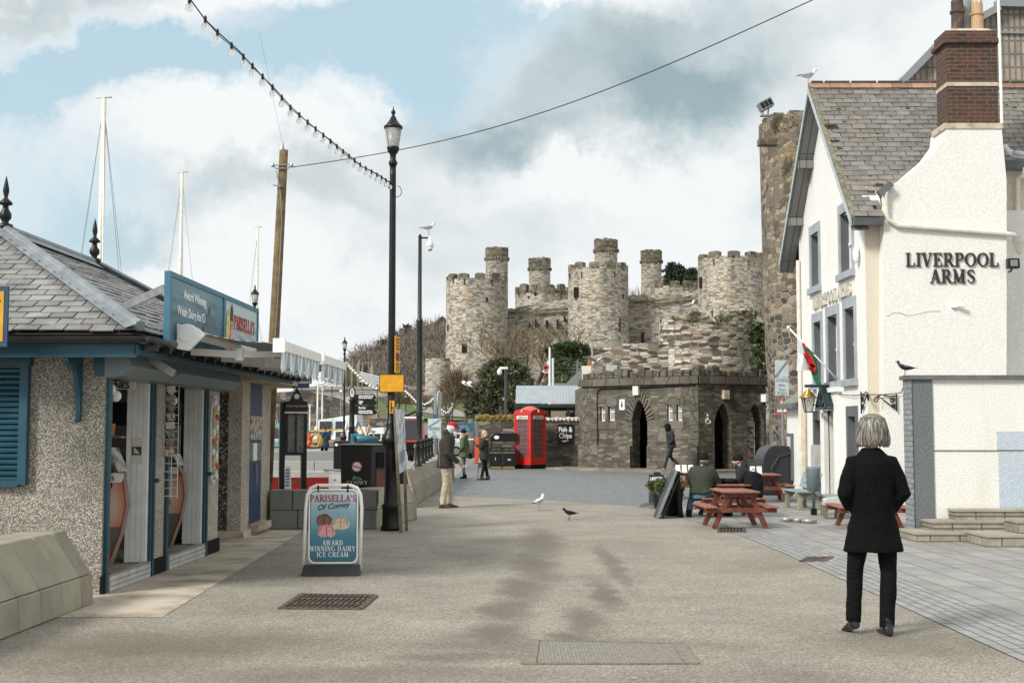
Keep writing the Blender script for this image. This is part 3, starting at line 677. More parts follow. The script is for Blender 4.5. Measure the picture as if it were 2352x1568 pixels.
def face_left(x,y,z): return Matrix.Translation((x,y,z))@Matrix(((0,0,-1,0),(-1,0,0,0),(0,1,0,0),(0,0,0,1)))  # facing -X
def face_right(x,y,z): return Matrix.Translation((x,y,z))@Matrix(((0,0,1,0),(1,0,0,0),(0,1,0,0),(0,0,0,1)))  # facing +X
def face_n(x,y,z,ang):  # facing -Y rotated by ang around z
    return Matrix.Translation((x,y,z))@Matrix.Rotation(ang,4,'Z')@Matrix(((1,0,0,0),(0,0,-1,0),(0,1,0,0),(0,0,0,1)))
# ---------------- slates ----------------
def slates(mb,A,B,C,D,cw,ch,th=.012,lift=.02,clip=None,rg=None,holes=()):
    """A,B eave left/right, D,C ridge left/right; individual slates"""
    rg=rg or random.Random(11); A,B,C,D=map(Vector,(A,B,C,D)); H=((D-A).length+(C-B).length)/2; n=max(1,int(round(H/ch)))
    nrm=(B-A).cross(D-A).normalized()
    if nrm.z<0: nrm=-nrm
    for j in range(n):
        t0=j/n; t1=min(1.03,(j+1.35)/n)
        L0=A.lerp(D,t0); R0=B.lerp(C,t0); L1=A.lerp(D,t1); R1=B.lerp(C,t1); W=(R0-L0).length; m=max(1,int(round(W/cw))); off=.5 if j%2 else 0
        dn=(A-D).normalized()
        k=-1
        while k<m:
            a=(k+off)/m; b=(k+1+off)/m; k+=1; a=max(0,a); b=min(1,b)
            if b-a<.1/m: continue
            g=.06/m; a2=a+g*.5; b2=b-g*.5
            dd=dn*rg.uniform(-.01,.02); lf=nrm*(lift+rg.uniform(-.003,.007)); up=nrm*(.004+rg.uniform(0,.003))
            p0=L0.lerp(R0,a2)+dd; p1=L0.lerp(R0,b2)+dd+nrm*rg.uniform(-.003,.004); q0=L1.lerp(R1,a2); q1=L1.lerp(R1,b2)
            if clip and not clip((p0+p1+q0+q1)/4): continue
            mb.hexa([p0+lf-nrm*th,p1+lf-nrm*th,q1+up-nrm*th,q0+up-nrm*th,p0+lf,p1+lf,q1+up,q0+up])
    return mb
def downpipe(mb,pts,r=.035): mb.tube(pts,r,8); return mb
# ---------------- the pub ----------------
WX=6.87; Y0=24.4; Y1=30.0; RY=27.35; RZ=9.12; EZ=6.0
pub=thing('public_house','white rendered pub with slate gable roof, brick chimney and raised black lettering on its side','pub',(WX,Y0,0))
def wpoly_holes_X(mb,x,y0,y1,z0,z1,holes,th):
    """wall in plane x (facing -X) from y0..y1, rectangular holes [(ya,yb,za,zb)]; built as strips"""
    ys=sorted(set([y0,y1]+[h[0] for h in holes]+[h[1] for h in holes]))
    for a,b in zip(ys[:-1],ys[1:]):
        hs=sorted([(h[2],h[3]) for h in holes if h[0]<=a+1e-6 and h[1]>=b-1e-6]); z=z0
        for h0,h1 in hs: 
            if h0>z: mb.box(x,x+th,a,b,z,h0)
            z=h1
        if z<z1: mb.box(x,x+th,a,b,z,z1)
def YX(px,X=WX): return X*F/((px-1176))*1.0 if False else X/((px-1176)/F)/1.0
def YXc(px,py,X=WX):
    d=ray(px,py); return X*d.y/d.x
wins=[]   # (ya,yb,za,zb)
for (pxa,pxb,za,zb) in [(1866,1884,4.80,6.02),(1934,1961,4.80,6.05),(1869,1886,2.62,4.0),(1901,1924,2.60,4.02),(1941,1963,2.60,4.05),(1868,1884,.55,1.80),(1945,1962,.55,1.85)]:
    ya,yb=YXc(pxb,700),YXc(pxa,700); wins.append((ya,yb,za,zb))
door=(YXc(1927,1000),YXc(1903,1000),0,1.95)
mb=MB(); wpoly_holes_X(mb,WX,Y0,Y1,0,EZ+.05,wins+[door],.32)
mb.prism([(WX,Y0,EZ+.05),(WX,Y1,EZ+.05),(WX,RY,RZ-.12)],(.32,0,0))
mb.build('front_wall',M['whitewall'],pub,world=True)
mb=MB(); mb.box(WX+.004,7.2,Y0-.004,Y0-.001,0,EZ); mb.build('side_strip_wall',M['tan'],pub,world=True)
# body
mb=MB(); mb.box(WX+.33,20,Y0+.3,Y1-.01,0,EZ-.1); mb.build('rear_wall',M['whitewall'],pub,world=True)
mb=MB(); mb.box(9.5,20,24.9,25.2,0,6.72); mb.build('wing_wall',M['tan'],pub,world=True)
YB=24.1
def bp(px,py): return (at(px,py,YB).x,YB,at(px,py,YB).z)
pts=[bp(2030,1180),bp(2312,1180),bp(2312,415),bp(2300,288),bp(2173,292),bp(2170,318),bp(2145,352),bp(2090,398),bp(2044,428),bp(2036,468),bp(2030,480)]
pts[0]=(pts[0][0],YB,0); pts[1]=(pts[1][0],YB,0)
mb=MB(); mb.prism(pts,(0,.9,0)); mb.build('chimney_breast',M['cream'],pub,world=True)
# roof
mb=MB(); X0=WX-.33; XE=16.5
eN=24.08; k_=(RZ-EZ)/(RY-Y0); ze=RZ-(RY-eN)*k_
YBk=2*RY-eN
mb.prism([(X0,eN,ze-.1),(X0,RY,RZ-.1),(X0,YBk,ze-.1),(X0,YBk,ze),(X0,RY,RZ),(X0,eN,ze)],(7.08-X0,0,0))
y5=24.95; z5=RZ-(RY-y5)*k_; mb.prism([(7.08,y5,z5-.1),(7.08,RY,RZ-.1),(7.08,YBk,ze-.1),(7.08,YBk,ze),(7.08,RY,RZ),(7.08,y5,z5)],(XE-7.08,0,0))
roof=mb.build('roof',M['under'],pub,world=True)
mb=MB(); cx0=at(2173,300,YB).x
def clipw(p): return not (p.x>9.45 and p.z<6.7) and not (p.x>7.12 and p.y<24.5) 
slates(mb,(X0+.02,eN-.03,ze-.0),(XE,eN-.03,ze-.0),(XE,RY,RZ+.0),(X0+.02,RY,RZ+.0),.30,.168,clip=clipw)
slates(mb,(XE,YBk,ze),(X0+.02,YBk,ze),(X0+.02,RY,RZ),(XE,RY,RZ),.6,.4)
o=mb.build('slates',M['slate'],pub,world=True); o.parent=roof
mb=MB(); x=X0
while x<XE:
    mb.prism([(x,RY-.13,RZ-.06),(x,RY+.13,RZ-.06),(x,RY+.05,RZ+.075),(x,RY-.05,RZ+.075)],(.44,0,0)); x+=.45
o=mb.build('ridge_tiles',M['ridge'],pub,world=True); o.parent=roof
mb=MB()   # verge: mortar + barge boards + soffit
for (ya,za,yb,zb) in ((eN,ze,RY,RZ),(YBk,ze,RY,RZ)):
    mb.hexa([(X0-.03,ya,za-.17),(X0,ya,za-.17),(X0,yb,zb-.17),(X0-.03,yb,zb-.17),(X0-.03,ya,za-.02),(X0,ya,za-.02),(X0,yb,zb-.02),(X0-.03,yb,zb-.02)])
mb.build('barge_board',plain('pale_blue_board',(.42,.50,.53),.5,dirt_or_highlight=(.3,.28,.2),dirt_or_highlight_amt=.4),pub,world=True)
mb=MB()
mb.hexa([(X0,YBk,ze-.26),(WX,YBk,ze-.26),(WX,RY,RZ-.26),(X0,RY,RZ-.26),(X0,YBk,ze-.23),(WX,YBk,ze-.23),(WX,RY,RZ-.23),(X0,RY,RZ-.23)])
mb.hexa([(X0,eN,ze-.26),(WX,eN,ze-.26),(WX,RY,RZ-.26),(X0,RY,RZ-.26),(X0,eN,ze-.23),(WX,eN,ze-.23),(WX,RY,RZ-.23),(X0,RY,RZ-.23)])
for t in (.33,.66): 
    y=YBk+(RY-YBk)*t; z=ze+(RZ-ze)*t; mb.box(X0,WX,y-.07,y+.07,z-.42,z-.24)
mb.build('soffit',brick('soffit_boards',.16,3.,(.20,.20,.19),(.18,.18,.17),(.07,.07,.07),.012,offset=0,var=.2),pub,world=True)
mb=MB(); 
mb.hexa([(X0-.02,eN-.02,ze-.04),(X0+.10,eN-.02,ze-.04),(X0+.10,RY,RZ-.04),(X0-.02,RY,RZ-.04),(X0-.02,eN-.02,ze+.045),(X0+.07,eN-.02,ze+.045),(X0+.07,RY,RZ+.045),(X0-.02,RY,RZ+.045)])
mb.build('verge_mortar',M['moss'] if False else plain('mossy_mortar',(.20,.18,.13),.95,var=.3,vs=9,dirt_or_highlight=(.07,.06,.02),dirt_or_highlight_amt=.8,dscale=4),pub,world=True)
mb=MB(); rg=random.Random(5)
for _ in range(26):
    t=rg.random()**1.5*.85; x=X0+.1+rg.random()**1.6*5; y=eN+(RY-eN)*t; z=ze+(RZ-ze)*t+.03; s=rg.uniform(.02,.045)
    if (x>9.4 and z<7) or (x>6.9 and y<24.9): continue
    mb.ball((x,y,z),s,7,5,(1.4,.8,.7))
for px,py,s in [(1910,298,.11),(1917,330,.07),(1928,347,.06),(2020,432,.09),(2000,447,.06)]:
    y=None
    d=ray(px,py); tt=(RZ-CZ-k_*RY)/(d.z-k_*d.y); p=Vector((0,0,CZ))+d*tt; 
    for _ in range(12): mb.ball((p.x+rg.uniform(-1,1)*s,p.y,p.z+.03+rg.uniform(-.6,.6)*s),s*.38,7,5,(1.3,.8,.9))
mb.build('moss',M['moss'],pub,world=True)['kind']='stuff'
# gutters
mb=MB(); 
def gut(a,b,mb,w=.13,h=.11): mb.bar(a,b,w,h)
A=at(1958,460,eN-.02); B=at(2026,460,eN-.02); mb.hexa([(A.x,eN-.10,ze-.17),(B.x,eN-.10,ze-.17),(B.x,eN+.05,ze-.17),(A.x,eN+.05,ze-.17),(A.x,eN-.15,ze-.03),(B.x,eN-.15,ze-.03),(B.x,eN+.05,ze-.03),(A.x,eN+.05,ze-.03)])
a=bp(2016,448); b=bp(2044,424); mb.bar((a[0],YB-.08,a[2]),(b[0],YB-.08,b[2]),.14,.13)
a=at(2298,384,24.75); mb.hexa([(a.x,24.62,a.z-.06),(16,24.62,a.z-.06),(16,24.8,a.z-.06),(a.x,24.8,a.z-.06),(a.x,24.55,a.z+.1),(16,24.55,a.z+.1),(16,24.8,a.z+.1),(a.x,24.8,a.z+.1)])
mb.each('gutter',M['gutterg'],pub,world=True)
mb=MB(); q=lambda px,py,Y=YB-.06:tuple(at(px,py,Y))
downpipe(mb,[q(2034,445,YB-.1),q(2036,490),q(2040,505),q(2062,518),q(2315,537),q(2332,540)],.045)
mb.build('waste_pipe',M['offwhite'],pub,world=True)
mb=MB(); downpipe(mb,[q(2356,385,24.6),q(2352,402,24.7),q(2338,412,24.8),q(2337,540,24.82),q(2342,1160,24.82)],.05); mb.lathe([(.06,-.35),(.14,-.1),(.14,0)],12,q(2338,545,24.75)); mb.build('downpipe',M['offwhite'],pub,world=True)
mb=MB(); downpipe(mb,[(WX-.06,Y1-.15,EZ-.4),(WX-.06,Y1-.15,0.1)],.05); mb.build('downpipe',M['offwhite'],pub,world=True)
mb=MB(); yy=YXc(1851,1000,WX-.06); downpipe(mb,[(WX-.06,YXc(1853,940),2.4),(WX-.06,YXc(1853,1000),.1)],.05); mb.build('downpipe',plain('rusty_cream_pipe',(.58,.48,.36),.5),pub,world=True)
# chimney
X0c,X1c=at(2178,400,24.2).x,at(2294,400,24.2).x; zb=zat(292,24.2); zt=zat(103,24.2); ztop=zat(66,24.2)
mb=MB(); mb.box(X0c,X1c,24.13,24.75,zb-.3,zt); 
zc1=zat(90,24.1); mb.box(X0c-.07,X1c+.05,24.06,24.82,zt,zc1); mb.box(X0c-.02,X1c,24.11,24.77,zc1,zat(70,24.1)); 
ch=mb.build('chimney',M['brick'],pub,world=True)
mb=MB(); mb.prism([(X0c+.02,24.15,zat(70,24.1)),(X1c-.03,24.15,zat(70,24.1)),(X1c-.12,24.2,zat(62,24.1)),(X0c+.12,24.2,zat(62,24.1))],(0,.55,0)); o=mb.build('flaunching',M['bandst'],pub,world=True); o.parent=ch
mb=MB(); z=zat(197,24.1); mb.box(X0c-.012,X1c+.012,24.118,24.76,z,z+.075); mb.box(X0c-.1,X1c+.06,24.08,24.8,zb-.06,zb+.05); 
for o in mb.each('stone_band',M['bandst'],pub,world=True): o.parent=ch
def pot(px0,px1,py0,pyb,mat,crown=False):
    a=at(px0,50,24.4).x; b=at(px1,50,24.4).x; r=(b-a)/2; z0=zat(pyb,24.4); z1=zat(py0,24.4); h=z1-z0
    mb=MB(); c=((a+b)/2,24.42,z0)
    mb.lathe([(r*.92,0),(r*.86,h*.55),(r*1.05,h*.58),(r*1.05,h*.66),(r*.85,h*.68),(r*.85,h),(r*.6,h),(r*.6,h*.6)],12,c)
    if crown:
        for k in range(6):
            an=PI*2*k/6; mb.prism([(c[0]+math.cos(an-.3)*r*.8,c[1]+math.sin(an-.3)*r*.8,z1-.02),(c[0]+math.cos(an+.3)*r*.8,c[1]+math.sin(an+.3)*r*.8,z1-.02),(c[0]+math.cos(an)*r*.8,c[1]+math.sin(an)*r*.8,z1+.1)],(-.03*math.cos(an),-.03*math.sin(an),0))
    o=mb.build('chimney_pot',mat,pub,world=True); o.parent=ch
pot(2184,2216,2,70,M['potdk']); pot(2230,2261,10,70,M['potbuff'],True)
mb=MB(); c=at(2218,60,24.6); mb.lathe([(.13,0),(.13,1.0)],12,(c.x,24.62,c.z-.1)); o=mb.build('chimney_pot',plain('grey_flue',(.28,.31,.31),.5),pub,world=True); o.parent=ch
mb=MB(); mb.tube([(X1c+.04,24.08,zat(285,24.1)),(X1c+.04,24.08,zat(-60,24.1))],.028,8); mb.build('aerial_pole',M['white'],pub,world=True)
# windows
for i,(ya,yb,za,zb_) in enumerate(wins):
    sm=M['greysur'] if i<5 else M['greydk']
    mb=MB(); s=.13; p=.03
    mb.box(WX-p,WX+.05,ya-s,yb+s,zb_,zb_+s*1.6); mb.box(WX-p,WX+.05,ya-s,ya,za,zb_); mb.box(WX-p,WX+.05,yb,yb+s,za,zb_); mb.box(WX-p-.06,WX+.05,ya-s-.03,yb+s+.03,za-.14,za)
    w=mb.build('window',sm,pub,world=True)
    mb=MB(); mb.box(WX+.0,WX+.24,yb-.004,yb+.01,za,zb_); o=mb.build('reveal',M['greydk'],pub,world=True); o.parent=w
    mb=MB(); f=.06; x0,x1=WX+.17,WX+.22
    mb.box(x0,x1,ya,ya+f,za,zb_); mb.box(x0,x1,yb-f,yb,za,zb_); mb.box(x0,x1,ya+f,yb-f,zb_-f,zb_); mb.box(x0,x1,ya+f,yb-f,za,za+f)
    zm=(za+zb_)/2; mb.box(x0-.03,x1,ya+f,yb-f,zm-.03,zm+.03); ym=(ya+yb)/2; mb.box(x0+.01,x1,ym-.012,ym+.012,za+f,zb_-f)
    o=mb.build('sash_frame',M['white'],pub,world=True); o.parent=w
    mb=MB(); mb.box(WX+.20,WX+.205,ya+f,yb-f,za+f,zb_-f); o=mb.build('pane',M['glass'],pub,world=True); o.parent=w
# door
ya,yb,za,zb_=door
mb=MB(); mb.box(WX-.10,WX+.02,ya-.26,ya,0,zb_+.05); mb.box(WX-.10,WX+.02,yb,yb+.26,0,zb_+.05); mb.box(WX-.10,WX+.02,ya-.26,yb+.26,zb_+.05,zb_+.42); mb.box(WX-.16,WX+.02,ya-.32,yb+.32,zb_+.42,zb_+.52)
mb.box(WX-.13,WX-.10,ya-.20,ya-.06,.1,zb_); mb.box(WX-.13,WX-.10,yb+.06,yb+.20,.1,zb_)
dc=mb.build('door_case',M['whitewall'],pub,world=True)
mb=MB(); mb.box(WX+.16,WX+.2,ya,yb,0,zb_); o=mb.build('door',M['blackmat'],pub,world=True)
mb=MB(); mb.ball((WX+.13,ya+.12,1.0),.03); h=mb.build('handle',M['brass'],pub,world=True); h.parent=o
# plinth band
mb=MB(); 
for a,b in ((Y0-.02,door[0]-.33),(door[1]+.33,Y1)): mb.box(WX-.02,WX+.01,a,b,0,.42)
mb.each('plinth',M['greydk'],pub,world=True)
# lettering on the gable wall
Mx=face_cam(at(2187,612,YB).x,YB-.012,zat(612,YB))
lt=plain('black_letter',(.022,.022,.026),.4); gold=plain('gold_letter_edge',(.62,.47,.28),.5)
hh=zat(581,YB)-zat(612,YB)
for mat,dx,dz,dp in ((gold,.006,-.010,.02),(lt,0,0,.035)):
    for s,py,n in (('LIVERPOOL',612,'letters_side'),('ARMS',650,'letters_side')):
        serif('lettering',s,hh,mat,pub,face_cam(at(2187,612,YB).x+dx,YB-.002,zat(py,YB)+dz),dp,xs=.83,gap=.09,world=True)
m2=plain('dull_white_letter',(.55,.52,.45),.6)
ym=(YXc(1876,690)+YXc(1953,690))/2
serif('lettering','LIVERPOOL ARMS',.27,m2,pub,face_left(WX-.004,ym,4.30),.05,xs=.93,gap=.08,world=True)
# small fittings
def fit(name,mb,mat): return mb.build(name,mat,pub,world=True)
mb=MB(); p=at(2312,612,YB-.02); mb.box(p.x-.02,p.x+.20,YB-.16,YB-.04,p.z-.05,p.z+.14); mb.tube([(p.x+.05,YB+.0,p.z-.1),(p.x+.05,YB-.1,p.z-.1),(p.x+.08,YB-.1,p.z)],.02,6); fl=fit('floodlight',mb,M['black'])
mb=MB(); mb.box(p.x+.02,p.x+.16,YB-.165,YB-.158,p.z-.01,p.z+.11); o=fit('lens',mb,M['lampglass']); o.parent=fl
mb=MB(); p=at(2190,702,YB); mb.box(p.x-.05,p.x+.05,YB-.06,YB,p.z-.04,p.z+.04); mb.tube([(p.x+.05,YB-.07,p.z),(p.x+.17,YB-.12,p.z-.005)],.038,10); fit('security_camera',mb,M['white'])
mb=MB(); p=at(2036,715,YB); pr=None; pts=[(p.x,YB-.012,p.z-.09)]
for k in range(1,9): pts.append((p.x+(.128*k),YB-.012,p.z-.09+.06*math.sin(k*1.2)*(1 if k<4 else .3)+.012*k))
mb.tube(pts,.004,4); fit('cable',mb,M['bandst'])
mb=MB(); p=(WX-.05,YXc(1975,590),zat(590,YXc(1975,590))); mb.ball((p[0]-.03,p[1],p[2]+.05),.12,10,8,(.5,.8,1.5)); fit('alarm_box',mb,M['white'])
mb=MB(); y=YXc(1885,1066,WX-.05); y2=YXc(1879,1066,WX-.05); mb.box(WX-.18,WX,YXc(1890,1000),YXc(1880,1000),.55,1.25); mb2=fit('meter_box',mb,plain('meter_grey',(.42,.42,.38),.5))
# cable with iron scroll brackets
def scroll(mb,c,r,t0,t1,turns,ax):
    P=[]
    for i in range(18):
        f=i/17; a=t0+(t1-t0)*f; rr=r*(1-.75*f); P.append((c[0]+ax[0]*math.cos(a)*rr,c[1]+ax[1]*math.cos(a)*rr,c[2]+math.sin(a)*rr))
    mb.tube(P,.011,5)
def bracket(px,py,face,label=None,flip=1,s=1.0,Y=None):
    mb=MB()
    if face=='front':
        y=YXc(px,py,WX-.03); z=zat(py,y); ax=(0,-flip)
        o=(WX-.04,y,z)
    else: p=at(px,py,Y); o=(p.x,Y-.04,p.z); ax=(flip,0)
    f=lambda a,b:(o[0]+ax[0]*a,o[1]+ax[1]*a,o[2]+b)
    mb.tube([f(0,.14*s),f(0,-.40*s)],.014,5); mb.tube([f(0,.10*s),f(-.2*s,.06*s),f(-.45*s,.12*s),f(-.68*s,.02*s)],.012,5); mb.tube([f(0,-.33*s),f(-.25*s,-.16*s),f(-.45*s,.0),f(-.6*s,.08*s)],.012,5)
    for cx,cz,r in ((-.13*s,-.06*s,.09*s),(-.1*s,-.24*s,.07*s),(-.62*s,-.04*s,.09*s)): scroll(mb,f(cx,cz),r,0,9,1,ax)
    return mb.build('scroll_bracket',M['black'],pub,world=True)
bracket(1979,912,'front',flip=-1,s=.8) ; bracket(2058,915,'side',flip=1,s=.62,Y=YB); bracket(1903,930,'front',flip=-1,s=.75)
mb=MB(); mb.tube([(WX-.03,YXc(1920,905,WX-.03),1.02+zat(905,26)-1.0),at(1960,908,25.2)+Vector((-.0,0,0)),at(1992,906,Y0-.05),at(2030,906,YB-.05),at(2070,902,YB-.05),at(2078,880,YB-.05)],.009,4); fit('cable',mb,M['black'])
# porch hood lamp (black gabled hood over the door)
yc=(door[0]+door[1])/2; z0=zat(940,yc); mb=MB()
for s in (-1,1):
    mb.hexa([(WX-.28,yc+s*.42,z0+.05),(WX,yc+s*.42,z0+.05),(WX,yc,z0+.47),(WX-.28,yc,z0+.47),(WX-.28,yc+s*.44,z0+.09),(WX,yc+s*.44,z0+.09),(WX,yc,z0+.52),(WX-.28,yc,z0+.52)])
mb.bar((WX-.27,yc-.4,z0+.02),(WX-.27,yc+.4,z0+.02),.04,.06); mb.bar((WX-.27,yc,z0+.02),(WX-.27,yc,z0+.58),.035); mb.bar((WX-.6,yc,z0+.5),(WX-.04,yc,z0+.5),.06)
for s in (-1,1): mb.bar((WX-.27,yc+s*.4,z0+.02),(WX,yc+s*.4,z0+.02),.05); scroll(mb,(WX-.27,yc+s*.15,z0+.14),.08,0,8,1,(0,s))
fit('porch_hood',mb,plain('dark_green_black',(.018,.035,.035),.35))
# lean-to
mb=MB(); mb.box(WX,9,Y1,31.6,0,2.15); mb.build('lean_to_wall',M['whitewall'],pub,world=True)
mb=MB(); mb.prism([(WX-.15,Y1,2.22),(9,Y1,2.22),(9,Y1,3.0),(WX+.6,Y1,2.75)],(0,1.75,0)); mb.build('lean_to_roof',plain('old_slate_green',(.20,.20,.15),.8,dirt_or_highlight=(.10,.11,.04),dirt_or_highlight_amt=.7,vs=5),pub,world=True)
mb=MB(); mb.box(WX-.22,WX-.12,Y1,31.8,2.10,2.22); fit('gutter',mb,M['gutterg'])
# menu board on lean-to
yb_=YXc(1820,1000); mb=MB(); yl,yr=YXc(1812,1000),YXc(1823,1000); mb.box(WX-.06,WX,yr,yl,.35,1.50)
o=fit('menu_board',mb,M['greydk']); mb=MB(); mb.box(WX-.07,WX-.062,yr+.08,yl-.08,1.12,1.42); 
for k in range(6): mb.box(WX-.07,WX-.062,yr+.14,yl-.12,.46+.1*k,.50+.1*k)
q_=fit('menu_sheet',mb,M['bluerend']); q_.parent=o
# ---------------- yard wall, steps ----------------
xw=5.93; yw=18.75; zt=2.36
t=thing('yard_wall','white rendered yard wall with grey pillar end and dark coping behind the steps','wall',(xw,yw,0))
mb=MB(); mb.box(xw,xw+.28,yw,yw+.36,0,zt-.03); mb.build('brick_edge',brick('painted_brick',.22,.075,(.34,.37,.39),(.28,.31,.33),(.18,.19,.20),.01,stain=.2),t,world=True) if False else None
mb=MB(); mb.box(xw+.001,xw+.31,yw-.001,yw+.36,0,zt-.03); mb.build('pillar',[M['greyrend']],t,world=True)
mb=MB(); mb.box(xw-.012,xw,yw-.02,yw+.37,0,zt-.04); mb.build('brick_edge',brick('painted_brick',.22,.078,(.27,.285,.295),(.22,.235,.245),(.14,.15,.155),.010,stain=.25),t,world=True)
mb=MB(); mb.box(xw+.31,16,yw+.02,yw+.34,0,zt-.04); mb.build('wall_panel',M['cream'],t,world=True)
mb=MB(); a=at(2278,1000,yw); 
mb.box(xat(2292,yw),16,yw+.012,yw+.02,.3,zat(1034,yw)-.01); mb.box(xat(2290,yw),16,yw+.010,yw+.0195,zat(1034,yw)+.01,zat(990,yw)); mb.build('blue_paint_patch',M['bluerend'],t,world=True)
mb=MB(); mb.box(xw-.05,16,yw-.05,yw+.42,zt-.04,zt+.02); mb.build('coping',plain('dark_coping',(.13,.125,.12),.7,var=.2,vs=8),t,world=True)
mb=MB(); mb.box(xw+.31,16,yw+.006,yw+.0195,zat(1034,yw)-.008,zat(1034,yw)+.006); mb.build('render_joint',plain('render_joint_dark',(.2,.17,.13)),t,world=True)
t=thing('steps','worn concrete steps with mossy ribbed risers climbing right beside the pillar','steps',(6.3,17.5,0))
def stepb(px,py,Yf,z0,z1,Yb,x1=16,name='step'):
    x=xat(px,Yf); mb=MB(); mb.box(x,x1,Yf,Yb,z0,z1-.03); o=mb.build(name,M['step'],t,world=True)
    mb=MB(); mb.box(x-.02,x1,Yf-.02,Yb,z1-.03,z1); p=mb.build('tread',M['steptop'],t,world=True); p.parent=o
stepb(2100,1235,17.9,0,.13,18.72); stepb(2140,1200,18.2,.131,.27,18.72); stepb(2190,1165,18.42,.271,.42,18.72)
t=thing('steps','second flight of low concrete steps projecting at the right edge of the picture','steps',(7,16.9,0))
stepb(2262,1235,17.1,0,.16,17.88); stepb(2335,1190,17.35,.161,.33,17.88)
# ---------------- big building behind ----------------
t=thing('concrete_building','tall brown ribbed concrete building rising behind the pub roof','building',(20,46,0))
mb=MB(); Yb=46
P=[at(2040,600,Yb),at(2560,600,Yb),at(2560,15,Yb),at(2290,8,Yb),at(2290,20,Yb),at(2168,88,Yb),at(2045,218,Yb)]; P[0].z=0;P[1].z=0
mb.prism(P,(0,14,0)); mb.build('wall',M['concbig'],t,world=True)
mb=MB(); mb.bar(at(2044,217,Yb-.1),at(2168,88,Yb-.1),.5,.25); mb.bar(at(2168,88,Yb-.1),at(2292,20,Yb-.1),.5,.25); mb.bar(at(2288,10,Yb-.1),at(2560,17,Yb-.1),.5,.3); mb.bar(at(2300,75,Yb-.05),at(2560,80,Yb-.05),.1,.08); mb.build('parapet',M['galv'],t,world=True)
# ---------------- round tower ----------------
t=thing('round_tower','tall round rubble stone town tower half hidden behind the pub gable','tower',(11.4,45,0))
mb=MB(); r=3.3; xl=xat(1757,45.2); c=(xl+r,45.2,0); zm=zat(655,42); zt=zat(252,42)
n=40; prof=[(r*1.0,0),(r*.985,zm)]
mb.lathe([(r*.93,0),(r*.94,zat(900,42)),(r*.965,zat(800,42)),(r*.98,zm)],48,c,caps=False); mb.build('tower_base',M['tower'],t,world=True)
mb=MB(); mb.lathe([(r*.98,zm),(r*1.0,zt)],48,c,caps=False); rg=random.Random(4)
for k in range(70):
    a=2*PI*k/70; h=rg.uniform(.05,.45)*(1 if k%5 else .4); w=.36
    mb.box(c[0]+math.cos(a)*(r-.2)-w/2,c[0]+math.cos(a)*(r-.2)+w/2,c[1]+math.sin(a)*(r-.2)-w/2,c[1]+math.sin(a)*(r-.2)+w/2,zt-.3,zt+h)
mb.lathe([(r,zt),(r-1,zt),(r-1,zt-2)],40,c,caps=False); mb.build('tower_top',M['tower_up'],t,world=True)
mb=MB(); p=at(1742,330,43); mb.box(p.x-.05,p.x+.6,42.6,43.0,p.z-.12,p.z+.1); mb.build('corbel',M['tower_up'],t,world=True)
# floodlight on tower
t=thing('floodlight','boxy grey floodlight perched on top of the round stone tower','floodlight',at(1763,250,43.5))
mb=MB(); mb.xf=Matrix.Rotation(R(-28),4,'Y'); mb.box(-.24,.24,-.2,.2,.0,.30); mb.build('housing',M['galv'],t)
mb=MB(); mb.xf=Matrix.Rotation(R(-28),4,'Y'); 
for k in range(3):
    mb.box(-.21+.145*k,-.09+.145*k,-.215,-.19,.04,.26)
mb.build('louvre',M['black'],t)
mb=MB(); mb.bar((-.2,0,-.25),(-.1,0,.1),.05); mb.bar((.0,0,-.25),(.05,0,.1),.05); mb.bar((-.25,0,-.25),(.1,0,-.25),.2,.05); mb.build('bracket',M['galv'],t)
# ---------------- stone toilet block ----------------
A=Vector((xat(1338,52.0),52.0,0)); Bc=Vector((xat(1605,48.4),48.4,0)); Cc=Vector((xat(1760,50.0),50.0,0))
tb=thing('toilet_block','dark stone public toilet block with small battlements and pointed arch doorways','building',(Bc.x,Bc.y,0))
def wall_arch(A,B,z1,th,holes,arches,mat,name='wall',parent=tb,reveal=None):
    """wall from A to B (outside is to the right-hand side looking A->B ... facing camera). arches: (s_center, halfwidth, spring z, apex z)"""
    d=(B-A); L=d.length; d.normalize(); n=Vector((-d.y,d.x,0))
    if n.y<0: n=-n      # inward (away from camera)
    def P(s,z,o=0): return A+d*s+n*o+Vector((0,0,z))
    mb=MB()
    cuts=sorted(set([0,L]+[x for h in holes for x in h[:2]]+[x for a in arches for x in (a[0]-a[1],a[0]+a[1])]))
    for a,b in zip(cuts[:-1],cuts[1:]):
        ar=[q for q in arches if q[0]-q[1]-1e-5<=a and q[0]+q[1]+1e-5>=b]
        if ar:
            q=ar[0]; m=16
            for i in range(m):
                s0=a+(b-a)*i/m; s1=a+(b-a)*(i+1)/m
                def zt(s):
                    u=abs(s-q[0])/q[1]; return q[2]+(q[3]-q[2])*(max(0,1-u**1.6)**.8)
                mb.hexa([P(s0,zt(s0)),P(s1,zt(s1)),P(s1,zt(s1),th),P(s0,zt(s0),th),P(s0,z1),P(s1,z1),P(s1,z1,th),P(s0,z1,th)])
            continue
        hs=sorted([(h[2],h[3]) for h in holes if h[0]-1e-5<=a and h[1]+1e-5>=b]); z=0
        for h0,h1 in hs+[(z1,z1)]:
            if h0>z: mb.hexa([P(a,z),P(b,z),P(b,z,th),P(a,z,th),P(a,h0),P(b,h0),P(b,h0,th),P(a,h0,th)])
            z=h1
    return mb.build(name,mat,parent,world=True),P,L
def s_on(A,B,px):  # distance along AB where the pixel column meets it
    k=(px-1176)/F*1.0; d=B-A; r=ray(px,990); m=r.x/r.y; t=(m*A.y-A.x)/(d.x-m*d.y); return t*d.length
sL=lambda px:s_on(A,Bc,px); sR=lambda px:s_on(Bc,Cc,px)
